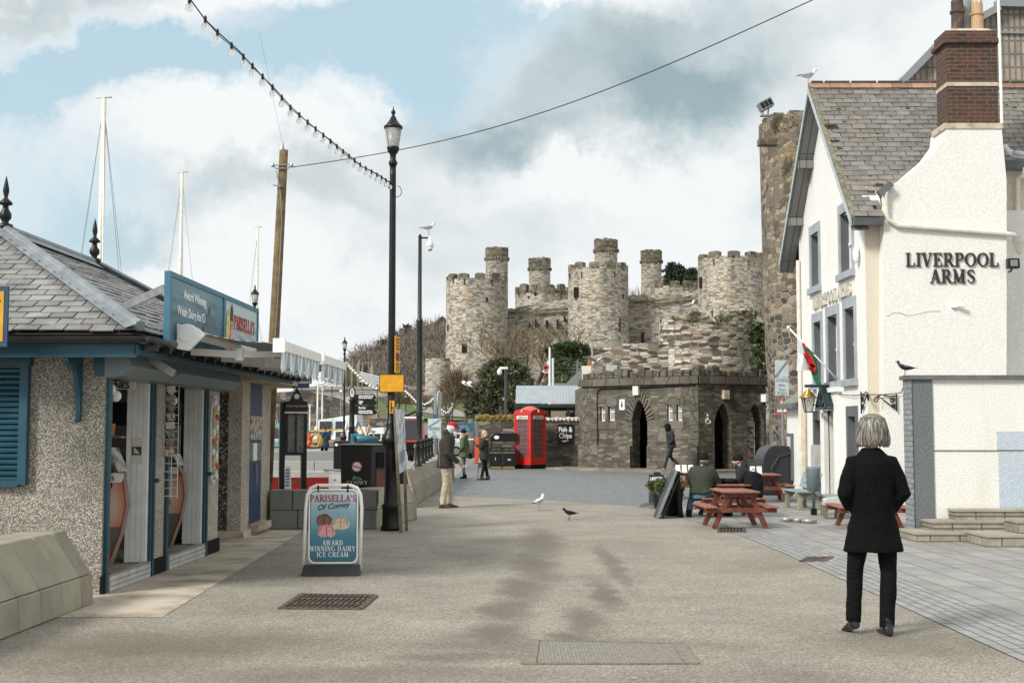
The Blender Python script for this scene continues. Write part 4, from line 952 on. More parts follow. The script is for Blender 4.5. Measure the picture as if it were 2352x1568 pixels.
def zL(px,py): t=sL(px)/(Bc-A).length; Y=A.y+(Bc.y-A.y)*t; return zat(py,Y)
HZ=3.40
wh=[]
for a,b in ((1371,1383),(1386,1398),(1532,1545),(1552,1566)): wh.append((sL(a+4),sL(b+3),zL(a,968),zL(a,932)))
wh=[(sL(1379),sL(1391),zL(1385,967),zL(1385,933)),(sL(1398),sL(1412),zL(1400,966),zL(1400,932)),(sL(1533),sL(1546),zL(1540,966),zL(1540,928)),(sL(1555),sL(1567),zL(1560,966),zL(1560,928))]
ad=((sL(1452)+sL(1487))/2,(sL(1487)-sL(1452))/2,zL(1470,965),zL(1470,918))
_,PL,LL=wall_arch(A,Bc,HZ,.55,wh,[ad],M['toilet'])
aR=[((sR(1641)+sR(1680))/2,(sR(1680)-sR(1641))/2,1.9,2.62),((sR(1716)+sR(1754))/2,(sR(1754)-sR(1716))/2,1.9,2.62)]
_,PR,LR=wall_arch(Bc,Cc,HZ,.55,[],aR,M['toilet'])
dL=(Bc-A).normalized(); dR=(Cc-Bc).normalized(); nL=Vector((dL.y,-dL.x,0)); nR=Vector((dR.y,-dR.x,0))  # outward
if nL.y>0:nL=-nL
if nR.y>0:nR=-nR
# interior dark
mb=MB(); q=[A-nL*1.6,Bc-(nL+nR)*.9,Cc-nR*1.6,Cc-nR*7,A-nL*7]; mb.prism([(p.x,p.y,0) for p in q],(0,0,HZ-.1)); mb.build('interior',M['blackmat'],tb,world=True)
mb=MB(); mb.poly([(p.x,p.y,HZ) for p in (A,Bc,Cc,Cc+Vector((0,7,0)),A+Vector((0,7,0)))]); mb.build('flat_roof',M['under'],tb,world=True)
mb=MB()
mb.prism([(A.x,A.y,0),(A.x+.6,A.y+.55,0),(A.x+.6,A.y+6,0),(A.x,A.y+6,0)],(0,0,HZ)); mb.build('end_wall',M['toilet'],tb,world=True)
def along(P0,d,n,L,z0,z1,o0,o1,mb): 
    a=P0+n*o1; b=P0+d*L+n*o1; c=P0+d*L-n*o0; e=P0-n*o0
    mb.hexa([(a.x,a.y,z0),(b.x,b.y,z0),(c.x,c.y,z0),(e.x,e.y,z0),(a.x,a.y,z1),(b.x,b.y,z1),(c.x,c.y,z1),(e.x,e.y,z1)])
zc0=HZ; 
mb=MB(); along(A-dL*.15,dL,nL,LL+.2,HZ-.02,HZ+.27,.6,.12,mb); along(Bc,dR,nR,LR,HZ-.02,HZ+.27,.6,.12,mb); mb.build('cornice',M['toilet_dress'],tb,world=True)
mb=MB(); rg=random.Random(8)
for (P0,d,n,L) in ((A,dL,nL,LL),(Bc,dR,nR,LR)):
    s=0
    while s<L-.2:
        w=rg.uniform(.24,.42); h=rg.uniform(.22,.34) if rg.random()>.25 else rg.uniform(.34,.42)
        along(P0+d*s,d,n,min(w,L-s),HZ+.27,HZ+.27+h,.42,-.02+rg.uniform(-.04,.04),mb); s+=w+rg.choice([.02,.02,.05])
mb.build('battlement',M['toilet_dress'],tb,world=True,mods=bev(.03,1))
mb=MB(); sa,sb=ad[0]-ad[1],ad[0]+ad[1]
along(A-dL*.12,dL,nL,sa+.10,0,.98,.0,.14,mb); along(A+dL*(sb+.05),dL,nL,LL-sb-.05,0,.98,.0,.14,mb); mb.each('plinth',M['toilet'],tb,world=True)
# quoins, lintels and sills
mb=MB()
for k in range(9): 
    w=.42 if k%2 else .28; z=.98+k*.27; along(A,dL,nL,w,z+.01,z+.26,.0,.02,mb); along(A+dL*(LL-w),dL,nL,w,z+.01,z+.26,.0,.02,mb)
for a,b in ((0,1),(2,3)):
    s0,s1=wh[a][0]-.12,wh[b][1]+.12; z0,z1=wh[a][2],wh[a][3]
    if a==2: mb=MB()
    along(A+dL*s0,dL,nL,s1-s0,z1,z1+.30,.0,.03,mb); along(A+dL*s0,dL,nL,s1-s0,z0-.32,z0,.0,.03,mb); along(A+dL*(wh[a][1]),dL,nL,wh[b][0]-wh[a][1],z0,z1,.0,.03,mb)
    mb.each('dressed_stone',M['toilet_dress'],tb,world=True)
for h in wh:   # casement windows
    s0,s1,z0,z1=h; mb=MB(); f=.045
    for (u0,u1,v0,v1) in ((s0,s0+f,z0,z1),(s1-f,s1,z0,z1),(s0+f,s1-f,z0,z0+f),(s0+f,s1-f,z1-f,z1),(s0+f,s1-f,z0+(z1-z0)*.55,z0+(z1-z0)*.55+f)): along(A+dL*u0,dL,nL,u1-u0,v0,v1,.16,-.10,mb)
    w=mb.build('window',M['white'],tb,world=True)
    mb=MB(); along(A+dL*(s0+f),dL,nL,s1-s0-2*f,z0+f,z1-f,.15,-.13,mb); o=mb.build('pane',plain('frosted_pane',(.36,.34,.30),.4,vs=9),tb,world=True); o.parent=w
# voussoirs
mb=MB()
for k in range(15):
    th=R(8+164*k/14); 
    for i in (0,):
        u=math.cos(th); r0=ad[1]; zz=ad[2]+(ad[3]-ad[2])*(max(0,1-abs(u)**1.6)**.8)
        p=A+dL*(ad[0]+u*r0)+nL*.03; dirv=(dL*(u*.9)+Vector((0,0,math.sin(th)*.8+.15))).normalized()
        a=Vector((p.x,p.y,zz)); mb.bar(a,a+dirv*.34,.045,.05)
mb.build('arch_stones',plain('pale_voussoir',(.17,.15,.115),.9,isl=.3),tb,world=True)
# fittings on the toilet block
def boxon(name,P0,d,n,px,py,w,h,dep,mat,off=0.0):
    s=s_on(P0,P0+d*10,px); Y=(P0+d*s).y; z=zat(py,Y); mb=MB(); along(P0+d*(s-w/2),d,n,w,z-h/2,z+h/2,off,off+dep if False else dep,mb); return mb.build(name,mat,tb,world=True),(P0+d*s+n*dep+Vector((0,0,z)))
boxon('alarm_light',A,dL,nL,1465,897,.26,.36,.16,M['offwhite']); boxon('alarm_light',Bc,dR,nR,1665,906,.26,.34,.16,M['bandst']); boxon('alarm_light',Bc,dR,nR,1753,914,.2,.3,.3,M['white'])
o,p=boxon('toilet_sign',A,dL,nL,1430.5,929,.25,.42,.05,M['white'])
mb=MB(); c=p+nL*.012; a=math.atan2(dL.y,dL.x)
mb.xf=Matrix.Translation(c)@Matrix.Rotation(a,4,'Z'); mb.lathe([(.026,.08),(.026,.13)],8); mb.prism([(-.012,0,.08),(.012,0,.08),(.055,0,-.06),(-.055,0,-.06)],(0,.008,0)); mb.box(-.022,-.006,0,.008,-.14,-.06); mb.box(.006,.022,0,.008,-.14,-.06)
q=mb.build('woman_symbol',M['black'],tb,world=True); q.parent=o
s=sR(1626); c=Bc+dR*s+nR*.03+Vector((0,0,zat(963,49))); mb=MB(); mb.xf=Matrix.Translation(c)@Matrix.Rotation(math.atan2(dR.y,dR.x),4,'Z')
mb.tube([(-.02,0,.1),(-.02,0,-.03),(.08,0,-.03),(.11,0,-.14)],.02,5); mb.tube([(-.02+.10*math.cos(t),0,-.06+.10*math.sin(t)) for t in [2.2+.35*k for k in range(12)]],.018,5); mb.ball((-.03,0,.16),.035)
mb.build('wheelchair_symbol',M['white'],tb,world=True)
mb=MB(); P=lambda px,py:(A+dL*sL(px)+nL*.05+Vector((0,0,zL(px,py)))); mb.tube([P(1372,1068),P(1374,1000),P(1373,930),P(1374,900),P(1380,893),P(1470,890),P(1600,884)],.022,5); mb.build('cable',M['black'],tb,world=True)
mb=MB(); s=(sa+sb)/2; a=A+dL*(ad[0]+.12)-nL*.7+Vector((0,0,1.55)); mb.xf=Matrix.Translation(a)@Matrix.Rotation(math.atan2(dL.y,dL.x),4,'Z'); mb.box(-.14,.14,0,.02,-.3,.3); o=mb.build('door_notice',M['bandst'],tb,world=True)
mb=MB(); mb.xf=Matrix.Translation(a)@Matrix.Rotation(math.atan2(dL.y,dL.x),4,'Z'); 
for k in range(3): mb.box(-.11,-.03,-.01,0,-.24+.18*k,-.12+.18*k); mb.box(0,.11,-.01,0,-.2+.18*k,-.14+.18*k)
mb.build('notice_marks',plain('notice_red',(.35,.06,.04),.6),tb,world=True)
mb=MB(); along(A-dL*.9,dL,nL,LL+1.2,-.01,.09,.3,1.3,mb); along(Bc-dR*.3,dR,nR,LR+4,-.01,.09,.3,1.3,mb); struct('pavement_kerb',mb,plain('kerb_stone',(.22,.195,.15),.85,vs=2,var=.25,dirt_or_highlight=(.09,.08,.05),dirt_or_highlight_amt=.6))
# ---------------- ruined town wall behind ----------------
t=thing('town_wall','ruined pale town wall of irregular stone courses behind the toilet block','wall',(8,58,0))
rg=random.Random(12)
def ragged(mb,pts,Yf,th,stones=None):
    """pts: (px,py) of the top line; Yf: function or value of depth"""
    for (xa,ya),(xb,yb) in zip(pts[:-1],pts[1:]):
        Ya=Yf(xa) if callable(Yf) else Yf; Yb=Yf(xb) if callable(Yf) else Yf
        a=at(xa,ya,Ya); b=at(xb,yb,Yb); mb.hexa([(a.x,Ya,0),(b.x,Yb,0),(b.x,Yb+th,0),(a.x,Ya+th,0),(a.x,Ya,a.z),(b.x,Yb,b.z),(b.x,Yb+th,b.z),(a.x,Ya+th,a.z)])
def jag(x0,x1,f,st=6,amp=3):
    P=[];x=x0
    while x<=x1: y=f(x)+rg.uniform(-amp,amp); P+= [(x,y),(x+st*.98,y+rg.uniform(-1,1))]; x+=st
    return P
mb=MB(); ragged(mb,jag(1362,1532,lambda x:789 if x>1430 else 795,7,1.5),60,1.5); mb.build('lower_wall',M['ruin'],t,world=True)
def ytop(px):
    P=[(1530,733),(1600,735),(1650,738),(1672,722),(1690,713),(1735,709),(1741,722),(1744,745),(1756,800)]
    for (a,b),(c_,d_) in zip(P[:-1],P[1:]):
        if a<=px<=c_: return b+(d_-b)*(px-a)/(c_-a)
    return P[0][1] if px<1530 else P[-1][1]
# bulging drum
xc=(xat(1528,59)+xat(1750,59))/2; rr=(xat(1750,59)-xat(1528,59))/2
mb=MB(); N=44; pr=None
for i in range(N):
    a0=PI+PI*i/N; a1=PI+PI*(i+1)/N
    p0=(xc+rr*math.cos(a0),61+rr*.9*math.sin(a0)); p1=(xc+rr*math.cos(a1),61+rr*.9*math.sin(a1))
    pxm=1176+F*((p0[0]+p1[0])/2)/((p0[1]+p1[1])/2); z=zat(ytop(pxm)+rg.uniform(-2.5,2.5),(p0[1]+p1[1])/2)
    u0=rr*(a0);u1=rr*a1
    i4=[mb.V((p0[0],p0[1],0)),mb.V((p1[0],p1[1],0)),mb.V((p1[0],p1[1],z)),mb.V((p0[0],p0[1],z))]
    mb.face(i4,[(u0,0),(u1,0),(u1,z),(u0,z)])
    q0=(xc+(rr-1.2)*math.cos(a0),61+(rr-1.2)*.9*math.sin(a0)); q1=(xc+(rr-1.2)*math.cos(a1),61+(rr-1.2)*.9*math.sin(a1))
    mb.poly([(p0[0],p0[1],z),(p1[0],p1[1],z),(q1[0],q1[1],z),(q0[0],q0[1],z)]); mb.poly([(q0[0],q0[1],0),(q1[0],q1[1],0),(q1[0],q1[1],z),(q0[0],q0[1],z)][::-1])
    mb.poly([(p0[0],p0[1],z-2),(q0[0],q0[1],z-2),(q0[0],q0[1],z),(p0[0],p0[1],z)]); mb.poly([(p1[0],p1[1],z-2),(q1[0],q1[1],z-2),(q1[0],q1[1],z),(p1[0],p1[1],z)])
mb.build('ruined_turret',M['ruin'],t,world=True)
mb=MB(); a=at(1400,868,59.6); mb.box(a.x-.15,at(1418,868,59.6).x,59.7,59.98,a.z-.4,zat(838,59.6)); mb.build('window_board',plain('pale_board',(.50,.55,.57),.5),t,world=True)
mb=MB(); 
for (x,y,s) in [(1590,738,.25),(1655,738,.2),(1664,735,.2),(1742,728,.3),(1548,736,.15)]:
    p=at(x,y,58.2 if 1560<x<1700 else 60); blades(mb,p,(s*1.8,s,s),60,.2,.8,.15,rg)
mb.build('tuft',M['grass'],t,world=True)
mb=MB(); mb.bar(at(1583,716,62),at(1640,737,62),.25,.3); a=at(1583,716,62); mb.prism([at(1583,716,62.3),at(1640,737,62.3),at(1583,745,62.3)],(0,1,0)); mb.build('gable_stub',M['ruin'],t,world=True)
# grey slate building bit, dark ivy gap
t=thing('slate_house','grey slate roof glimpsed between the ruined wall and the round tower','building',(14,66,0))
mb=MB(); a=at(1738,731,66); b=at(1800,731,66); c_=at(1800,772,64); d_=at(1738,772,64); mb.prism([a,b,c_,d_],(0,.1,.1)); mb.build('roof',M['slate'],t,world=True)
mb=MB(); mb.box(a.x+.3,b.x,64.3,68,0,c_.z); mb.build('wall',M['ruin'],t,world=True)
t=thing('ivy','dark ivy growth in the gap beside the round tower','ivy',at(1745,850,56)); mb=MB(); p=at(1750,820,58.5); 
blades(mb,(p.x,58.5,p.z),(.45,.8,1.6),900,.16,.2,.5,rg); q=at(1742,765,58.5); blades(mb,(q.x,58.5,q.z),(.5,.6,.5),300,.16,.2,.5,rg); mb.build('leaves',M['ivy'],t,world=True)
# ---------------- garden wall with moss ----------------
WY=54.6; t=thing('garden_wall','low rubble stone wall capped with moss left of the red phone box','wall',(xat(1100,WY),WY,0))
x0,x1,x2=xat(1100,WY),xat(1200,WY),xat(1341,WY); zt=zat(962,WY)
mb=MB(); mb.box(x0,x1+.3,WY,WY+.5,0,zt); mb.build('wall_face',M['lowwall'],t,world=True)
mb=MB(); n=26
for i in range(n): 
    xx=x0+(x1+.2-x0)*i/n; mb.ball((xx,WY+.22,zt+.02+.05*math.sin(i*1.9)),.17,8,5,(1.3,1.7,.7+.3*math.sin(i*2.7)**2))
mb.build('moss_cap',plain('orange_moss',(.16,.115,.02),.95,var=.5,vs=5,bmp=.8,bs=20,dirt_or_highlight=(.07,.06,.03),dirt_or_highlight_amt=.7),t,world=True)
t=thing('garden_wall','dark damp stone wall with pale coping behind the fish and chips sign','wall',(x1+.3,WY,0))
mb=MB(); mb.box(x1+.31,x2+.3,WY-.15,WY+.35,0,zt-.05); mb.build('wall_face',M['toilet'],t,world=True)
mb=MB(); rg2=random.Random(3)
x=x1+.3
while x<x2: mb.ball((x,WY+.05,zt-.03),.17,8,5,(1.1,1.9,.55+rg2.uniform(0,.25))); x+=.17
mb.build('coping',plain('pale_rough_coping',(.52,.47,.42),.9,var=.25,vs=5,dirt_or_highlight=(.2,.17,.1),dirt_or_highlight_amt=.6),t,world=True)
# fish and chips sign
YF=WY-.18; a=at(1280,975,YF); b=at(1317,1018,YF)
t=thing('wall_sign','black fish and chips sign with white letters fixed to the dark stone wall','sign',((a.x+b.x)/2,YF,(a.z+b.z)/2))
w=(b.x-a.x)/2; h=(a.z-b.z)/2+.02
mb=MB(); mb.box(-w,w,-.05,.03,-h,h); mb.build('board',M['black'],t,mods=bev(.01,1))
text('lettering','Fish &\nChips',.30,M['white'],t,face_cam(0,-.052,.10),xs=.80,bold=.006)
mb=MB(); mb.xf=Matrix.Translation((0,-.055,-h+.12)); mb.box(-.13,-.07,0,.004,-.035,.035); mb.box(-.06,.03,0,.004,-.03,.03); mb.box(.03,.13,0,.004,.005,.03); mb.build('pointing_hand',M['white'],t)
# ---------------- shelter with corrugated roof ----------------
YS=60; t=thing('shelter','open shelter with grey corrugated roof on dark green posts behind the phone box','shelter',(2.5,YS,0))
a=at(1184,927,YS-1.2); b=at(1345,927,YS-1.2); c_=at(1345,886,YS+1.2); d_=at(1186,886,YS+1.2)
mb=MB(); n=90
for i in range(n):
    f0=i/n; f1=(i+1)/n; o0=.03*(i%2); o1=.03*((i+1)%2)
    p=a.lerp(b,f0);q=a.lerp(b,f1);r1=d_.lerp(c_,f1);r0=d_.lerp(c_,f0)
    mb.poly([p+Vector((0,0,o0)),q+Vector((0,0,o1)),r1+Vector((0,0,o1)),r0+Vector((0,0,o0))])
mb.build('roof',M['corr'],t,world=True)
mb=MB(); mb.bar(a+Vector((0,.1,-.09)),b+Vector((0,.1,-.09)),.12,.14); mb.bar(a+Vector((.1,2,-.2)),b+Vector((0,2,-.2)),.12,.2)
for px in (1197,1306): x=xat(px,YS-1); mb.box(x-.07,x+.07,YS-1.05,YS-.9,0,a.z-.1); 
for px in (1185,1262,1340): x=xat(px,YS+1); mb.box(x-.07,x+.07,YS+1,YS+1.15,0,a.z)
x=xat(1308,YS-1); mb.bar((x,YS-.98,a.z-.15),(x+.95,YS-.98,a.z-1.0),.1,.1); mb.each('post',plain('dark_green_steel',(.02,.035,.03),.5),t,world=True)
mb=MB(); x=xat(1264,63); mb.box(x,xat(1345,63),63.2,63.5,0,3.3); t2=thing('brick_shed','small yellow brick shed standing under the corrugated shelter','building',(x,63.2,0)); mb.build('wall',brick('yellow_brick',.25,.09,(.40,.33,.22),(.33,.27,.19),(.2,.17,.12),.015,stain=.5,stc=(.4,.22,.05)),t2,world=True)
mb=MB(); mb.box(xat(1300,62.8),xat(1345,62.8),62.8,63.0,0,zat(946,62.8)); mb.build('shutter',M['blackmat'],t2,world=True)
# ivy-covered building
YI=92; t=thing('ivy_house','square building wholly covered in dark green ivy in front of the castle','building',(xat(1305,YI),YI,0))
a=at(1256,806,YI); b=at(1357,806,YI); mb=MB(); mb.box(a.x+.2,b.x-.2,YI+.2,YI+4,0,a.z-.2); mb.build('wall',M['hill'],t,world=True)
mb=MB(); rg=random.Random(6)
for _ in range(8500):
    u=rg.random(); f=rg.random(); x=a.x+(b.x-a.x)*u; zt_=a.z+.35*noise.noise(Vector((x*.6,0,3)))+(.25 if u<.5 else -.1)-(1.0 if u<.06 and f>.85 else 0)
    z=1+(zt_-1)*f; y=YI+.2-.3*noise.noise(Vector((x*.8,z*.8,0)))-rg.uniform(0,.2)
    s=rg.uniform(.10,.2); an=rg.uniform(0,6.3); n_=Vector((rg.gauss(0,.5),-1,rg.gauss(.4,.5))).normalized(); e=n_.cross(Vector((math.cos(an),0,math.sin(an)))).normalized(); g=n_.cross(e)
    mb.face([mb.V(Vector((x,y,z))+e*s),mb.V(Vector((x,y,z))+g*s),mb.V(Vector((x,y,z))-e*s),mb.V(Vector((x,y,z))-g*s)])
blades(mb,((a.x+b.x)/2,YI+.4,a.z),((b.x-a.x)/2,.6,.5),2500,.3,.6,.4,rg)
mb.build('ivy_cover',M['ivy'],t,world=True)
# small house roof with chimney and aerials
YH=80; t=thing('cottage','small grey cottage roof with a chimney and aerials in front of the ivy','building',(xat(1330,YH),YH,0))
mb=MB(); a=at(1262,893,YH); p=[at(1262,889,YH),at(1340,889,YH),at(1345,852,YH),at(1335,852,YH),at(1296,885,YH)]
mb.box(a.x,xat(1341,YH),YH,YH+4,0,zat(880,YH)); mb.build('wall',M['granite'],t,world=True)
mb=MB(); mb.prism([at(1294,888,YH-.2),at(1345,888,YH-.2),at(1345,850,YH-.2),at(1332,850,YH-.2)],(0,4,0)); mb.prism([at(1258,888,YH-.3),at(1342,888,YH-.3),at(1342,881,YH-.3),at(1258,881,YH-.3)],(0,4,0)); mb.build('roof',M['galv'],t,world=True)
mb=MB(); a=at(1337,865,YH-.3); b=at(1363,840,YH-.3); mb.box(a.x,b.x,YH-.3,YH+.6,a.z-2,b.z); ch=mb.build('chimney',M['offwhite'],t,world=True)
mb=MB(); c=at(1355,840,YH); mb.lathe([(.16,0),(.13,.5)],8,(c.x,YH,c.z)); o=mb.build('chimney_pot',plain('red_pot',(.32,.07,.04)),t,world=True); o.parent=ch
mb=MB(); c=at(1326,870,YH); mb.tube([(c.x,YH,c.z-.6),(c.x,YH,c.z+1.2)],.03,4)
for k in range(4): mb.bar((c.x-.5+.1*k,YH,c.z+.5+.2*k),(c.x+.3,YH,c.z+.4+.2*k),.03)
mb.bar((c.x+.6,YH,c.z+.2),(c.x+.6,YH,c.z+1.),.03); mb.build('aerial',M['galv'],t,world=True)
# ---------------- big evergreen by the castle ----------------
def bigtree(name,label,px0,px1,pyt,pyb,Y,n,s,mat,thin=.28,seed=1,lobes=60):
    rg=random.Random(seed); a=at(px0,pyb,Y); b=at(px1,pyt,Y); cx=(a.x+b.x)/2; w=(b.x-a.x)/2; h=b.z
    t=thing(name,label,'tree',(cx,Y+w*.5,0)); mb=MB(); mb.tube([(0,0,0),(.1,0,h*.3),(-.1,0,h*.6)],[w*.12,w*.09,w*.03],8)
    for k in range(7): an=k*.9; mb.tube([(0,0,h*.25),(math.cos(an)*w*.4,math.sin(an)*w*.3,h*.5),(math.cos(an)*w*.65,math.sin(an)*w*.5,h*.7)],[w*.05,w*.035,.02],5)
    mb.build('trunk',M['bark'],t)
    mb=MB()
    for k in range(lobes):
        u=rg.uniform(-1,1); v=rg.uniform(-1,1); hh=rg.random()
        while u*u+v*v>1: u=rg.uniform(-1,1); v=rg.uniform(-1,1)
        prof_=math.sqrt(max(0,1-((hh-.30)/.70)**2)) if hh>.30 else .86+.14*hh/.3
        c=(u*w*prof_*.9,v*w*.6*prof_*.9,h*(.06+.88*hh)); q=w*rg.uniform(.16,.28)
        blades(mb,c,(q,q*.8,q*.75),n//lobes,s,.6,thin,rg)
    mb.build('crown',mat,t); return t
bigtree('evergreen_tree','big dark domed evergreen oak in front of the leftmost castle tower',1062,1250,822,962,88,30000,.30,M['evergreen'],.3,5,190)
# bare trees
def bare(name,label,px,pyb,pyt,Y,w,seed,dens=7,zb=None,group=None):
    rg=random.Random(seed); h=zat(pyt,Y)-(zb or 0); t=thing(name,label,'tree',(xat(px,Y),Y,zb or 0),group=group)
    tr=MB(); cr=MB(); hw=w*Y/F/2
    def br(p,d,L,r,k):
        q=p+d*L; m=p.lerp(q,.5)+Vector((rg.gauss(0,.05),rg.gauss(0,.05),0))*L
        (tr if k<2 else cr).tube([p,m,q],[r,r*.85,r*.65],5 if k<2 else 3,caps=False)
        if k>=5: return
        for _ in range(3 if k<4 else 4):
            a=Vector((rg.gauss(0,1),rg.gauss(0,.8),rg.gauss(.35,.5))).normalized(); nd_=(d*1.0+a*(.75)).normalized()
            s=p.lerp(q,rg.uniform(.45,1.)); br(s,nd_,L*rg.uniform(.55,.8),r*.6,k+1)
    for k in range(3): br(Vector((0,0,0)),Vector((rg.gauss(0,.25)*hw/h*2,rg.gauss(0,.15),1)).normalized(),h*.47,h*.028,0)
    tr.build('trunk',M['bark'],t); cr.build('twigs',M['twig2'],t); return t
bare('bare_tree','leafless spreading tree between the dark evergreen and the ivy house',1228,960,752,125,170,4)
bare('bare_tree','leafless tree with thin twigs behind the black camera pole',1035,960,905,105,60,9,zb=1.5)
bare('bare_tree','bare young tree on the grass left of the black camera pole',905,960,890,120,60,12,zb=2.5)
def scrub(label,px0,px1,py0,py1,Y,n,seed,mat='twig2',name='scrub_bush'):
    rg=random.Random(seed); a=at(px0,py1,Y); b=at(px1,py0,Y); mb=MB()
    t=thing(name,label,'bush',((a.x+b.x)/2,Y,a.z)); rx=(b.x-a.x)/2; rz=(b.z-a.z)/2
    blades(mb,(0,0,rz*.9),(rx,2.,rz),n,1.3,.7,.035,rg); mb.build('twigs',M[mat],t)
    mb=MB(); 
    for k in range(8): x=rg.uniform(-rx,rx)*.7; mb.tube([(x*.5,0,-.3),(x,rg.uniform(-.5,.5),rz*1.2)],[.07,.02],4)
    mb.build('stems',M['bark'],t)
scrub('tall brown winter scrub at the foot of the leftmost castle tower',1010,1085,850,975,150,3200,1)
scrub('brown leafless scrub below the castle beside the grass bank',960,1015,925,960,140,1400,2)
scrub('brown winter scrub on the bank left of the lamp with the white lantern',900,965,905,945,145,1500,3)
# ---------------- phone box ----------------
def phonebox():
    red=plain('phone_box_red',(.56,.022,.013),.38,var=.08,vs=4,coat=.3); Yc=53.2
    cx=(xat(1183,Yc)+xat(1251,Yc))/2; ang=R(-43+7); 
    t=thing('telephone_box','bright red telephone box with domed top and glazed sides by the stone wall','telephone box',(xat(1217,Yc),Yc,0),R(47))
    S=.47; H=2.28
    mb=MB(); mb.box(-S-.01,S+.01,-S-.01,S+.01,0,.16); mb.build('plinth',M['blackmat'],t)
    mb=MB(); c=.07
    for sx_ in (-1,1):
        for sy in (-1,1): mb.box(sx_*S,sx_*(S-c),sy*S,sy*(S-c),.16,H)
    for k,(ax,ay) in enumerate(((0,-1),(0,1),(1,0),(-1,0))):
        def P(a,o,z0,z1,a1,o1):
            if ax==0: mb.box(a,a1,ay*(S-o),ay*(S-o1),z0,z1)
            else: mb.box(ax*(S-o),ax*(S-o1),a,a1,z0,z1)
        P(-S+c,.012,.16,.48,S-c,.05); P(-S+c,.012,2.02,H,S-c,.05)
        P(-S+c,.02,.48,2.02,-S+c+.055,.05); P(S-c-.055,.02,.48,2.02,S-c,.05)
        xs=[-S+c+.055+.075,S-c-.055-.075]
        for x in xs: P(x-.012,.025,.48,2.02,x+.012,.045)
        for j in range(1,8): z=.48+1.54*j/8; P(-S+c+.055,.022,z-.012,z+.012,S-c-.055,.045)
    mb.build('frame',red,t)
    mb=MB()
    mb.box(-S-.02,S+.02,-S-.02,S+.02,H-.03,H+.02)
    n=10
    for k,(ax,ay) in enumerate(((0,-1),(0,1),(1,0),(-1,0))):   # segmental pediments
        P=[]
        for i in range(n+1):
            u=-1+2*i/n; P.append((u*S,H+.02+.17*math.sqrt(max(0,1-u*u*.92))))
        P=[(-S,H+.02)]+P+[(S,H+.02)]
        if ax==0: mb.prism([(p[0],ay*(S+.01),p[1]) for p in P],(0,-ay*.06,0))
        else: mb.prism([(ax*(S+.01),p[0],p[1]) for p in P],(-ax*.06,0,0))
    mb.build('cornice',red,t)
    mb=MB(); N=14; ids=[]
    for i in range(N+1):
        row=[]
        for j in range(N+1):
            u=-1+2*i/N;v=-1+2*j/N; z=H+.02+.17*math.sqrt(max(0,1-max(abs(u),abs(v))**2*.92)) +.06*(1-abs(u)**2)*(1-abs(v)**2)
            z=H+.03+.17*math.sqrt(max(0,1-.92*u*u))*math.sqrt(max(0,1-.92*v*v))+ (.17*(math.sqrt(max(0,1-.92*u*u)) if abs(v)>.99 else 0)*.8 if False else 0)+.12*(1-u*u)*(1-v*v)
            row.append(mb.V((u*(S-.02),v*(S-.02),z)))
        ids.append(row)
    for i in range(N):
        for j in range(N): mb.face((ids[i][j],ids[i+1][j],ids[i+1][j+1],ids[i][j+1]))
    mb.build('dome',plain('faded_red',(.60,.11,.09),.5),t,smooth=True)
    for k in range(4):
        a=k*PI/2; Mk=Matrix.Rotation(a,4,'Z')
        mb=MB(); mb.xf=Mk; mb.box(-.31,.31,-S-.012,-S+.02,2.06,2.20); sg=mb.build('name_panel',plain('cream_panel',(.68,.66,.60),.4),t)
        o=text('lettering','TELEPHONE',.125,M['black'],t,Mk@face_cam(0,-S-.014,2.085),xs=.74); o.parent=sg
        mb=MB(); mb.xf=Mk@Matrix.Translation((0,-S-.02,H+.06)); mb.lathe([(.045,0),(.05,.02),(.03,.03),(.04,.06),(.05,.08),(.015,.10),(.012,.13)],8); o=mb.build('crown_emblem',plain('gilt',(.65,.55,.40),.4),t)
        mb=MB(); mb.xf=Mk; mb.box(-S+c+.055,S-c-.055,-S+.034,-S+.038,.48,2.02); mb.build('glazing',glassm('phone_glass',(.25,.28,.28),.06,.72),t)
    mb=MB(); mb.box(-.2,.2,.1,.2,.95,1.6); q=mb.build('phone_unit',M['blackmat'],t)
    mb=MB(); mb.xf=Matrix.Rotation(R(-43),4,'Z')@Matrix.Translation((.1,-.1,0)); mb.ball((.05,0,1.42),.25,12,8,(1,.6,1.1)); mb.box(-.18,.22,-.2,.0,1.80,1.90); mb.build('yellow_unit',plain('defibrillator_yellow',(.65,.38,.03),.4),t)
    mb=MB(); mb.box(-.1,.1,-.32,-.30,.55,.8); mb.build('notice',M['white'],t)
    mb=MB(); mb.box(-S+.06,S-.06,-S+.06,S-.06,.16,.18); mb.build('floor',M['granite'],t)
phonebox()
# bank of litter bins next to it
YBn=52.8; x0,x1=xat(1124,YBn),xat(1184,YBn)
t=thing('litter_bins','black double recycling bin unit with a raised back board beside the phone box','litter bin',((x0+x1)/2,YBn,0)); w=(x1-x0)/2
mb=MB(); mb.box(-w,-.01,-.35,.3,.0,1.30); mb.box(.01,w,-.35,.3,.0,1.30); mb.build('body',M['black'],t,mods=bev(.03))
mb=MB(); mb.tube([(-w+.08,.15,1.28),(-w+.08,.15,1.95),(-w+.2,.15,2.1),(w+.1,.15,2.1)],.035,8); mb.box(-w+.1,w+.1,.14,.19,1.62,2.09); mb.build('back_board',M['black'],t)
mb=MB(); mb.lathe([(.11,0),(.11,.01)],14); mb.xf=None; me=MB(); me.xf=Matrix.Translation((-w+.3,.13,1.88))@Matrix.Rotation(PI/2,4,'X'); me.lathe([(.11,0),(.11,.01)],14); me.build('round_notice',M['white'],t)
mb=MB(); 
for z in (.95,.10,.03): mb.box(-w+.03,-.03,-.362,-.352,z,z+.03); mb.box(.03,w-.03,-.362,-.352,z,z+.03)
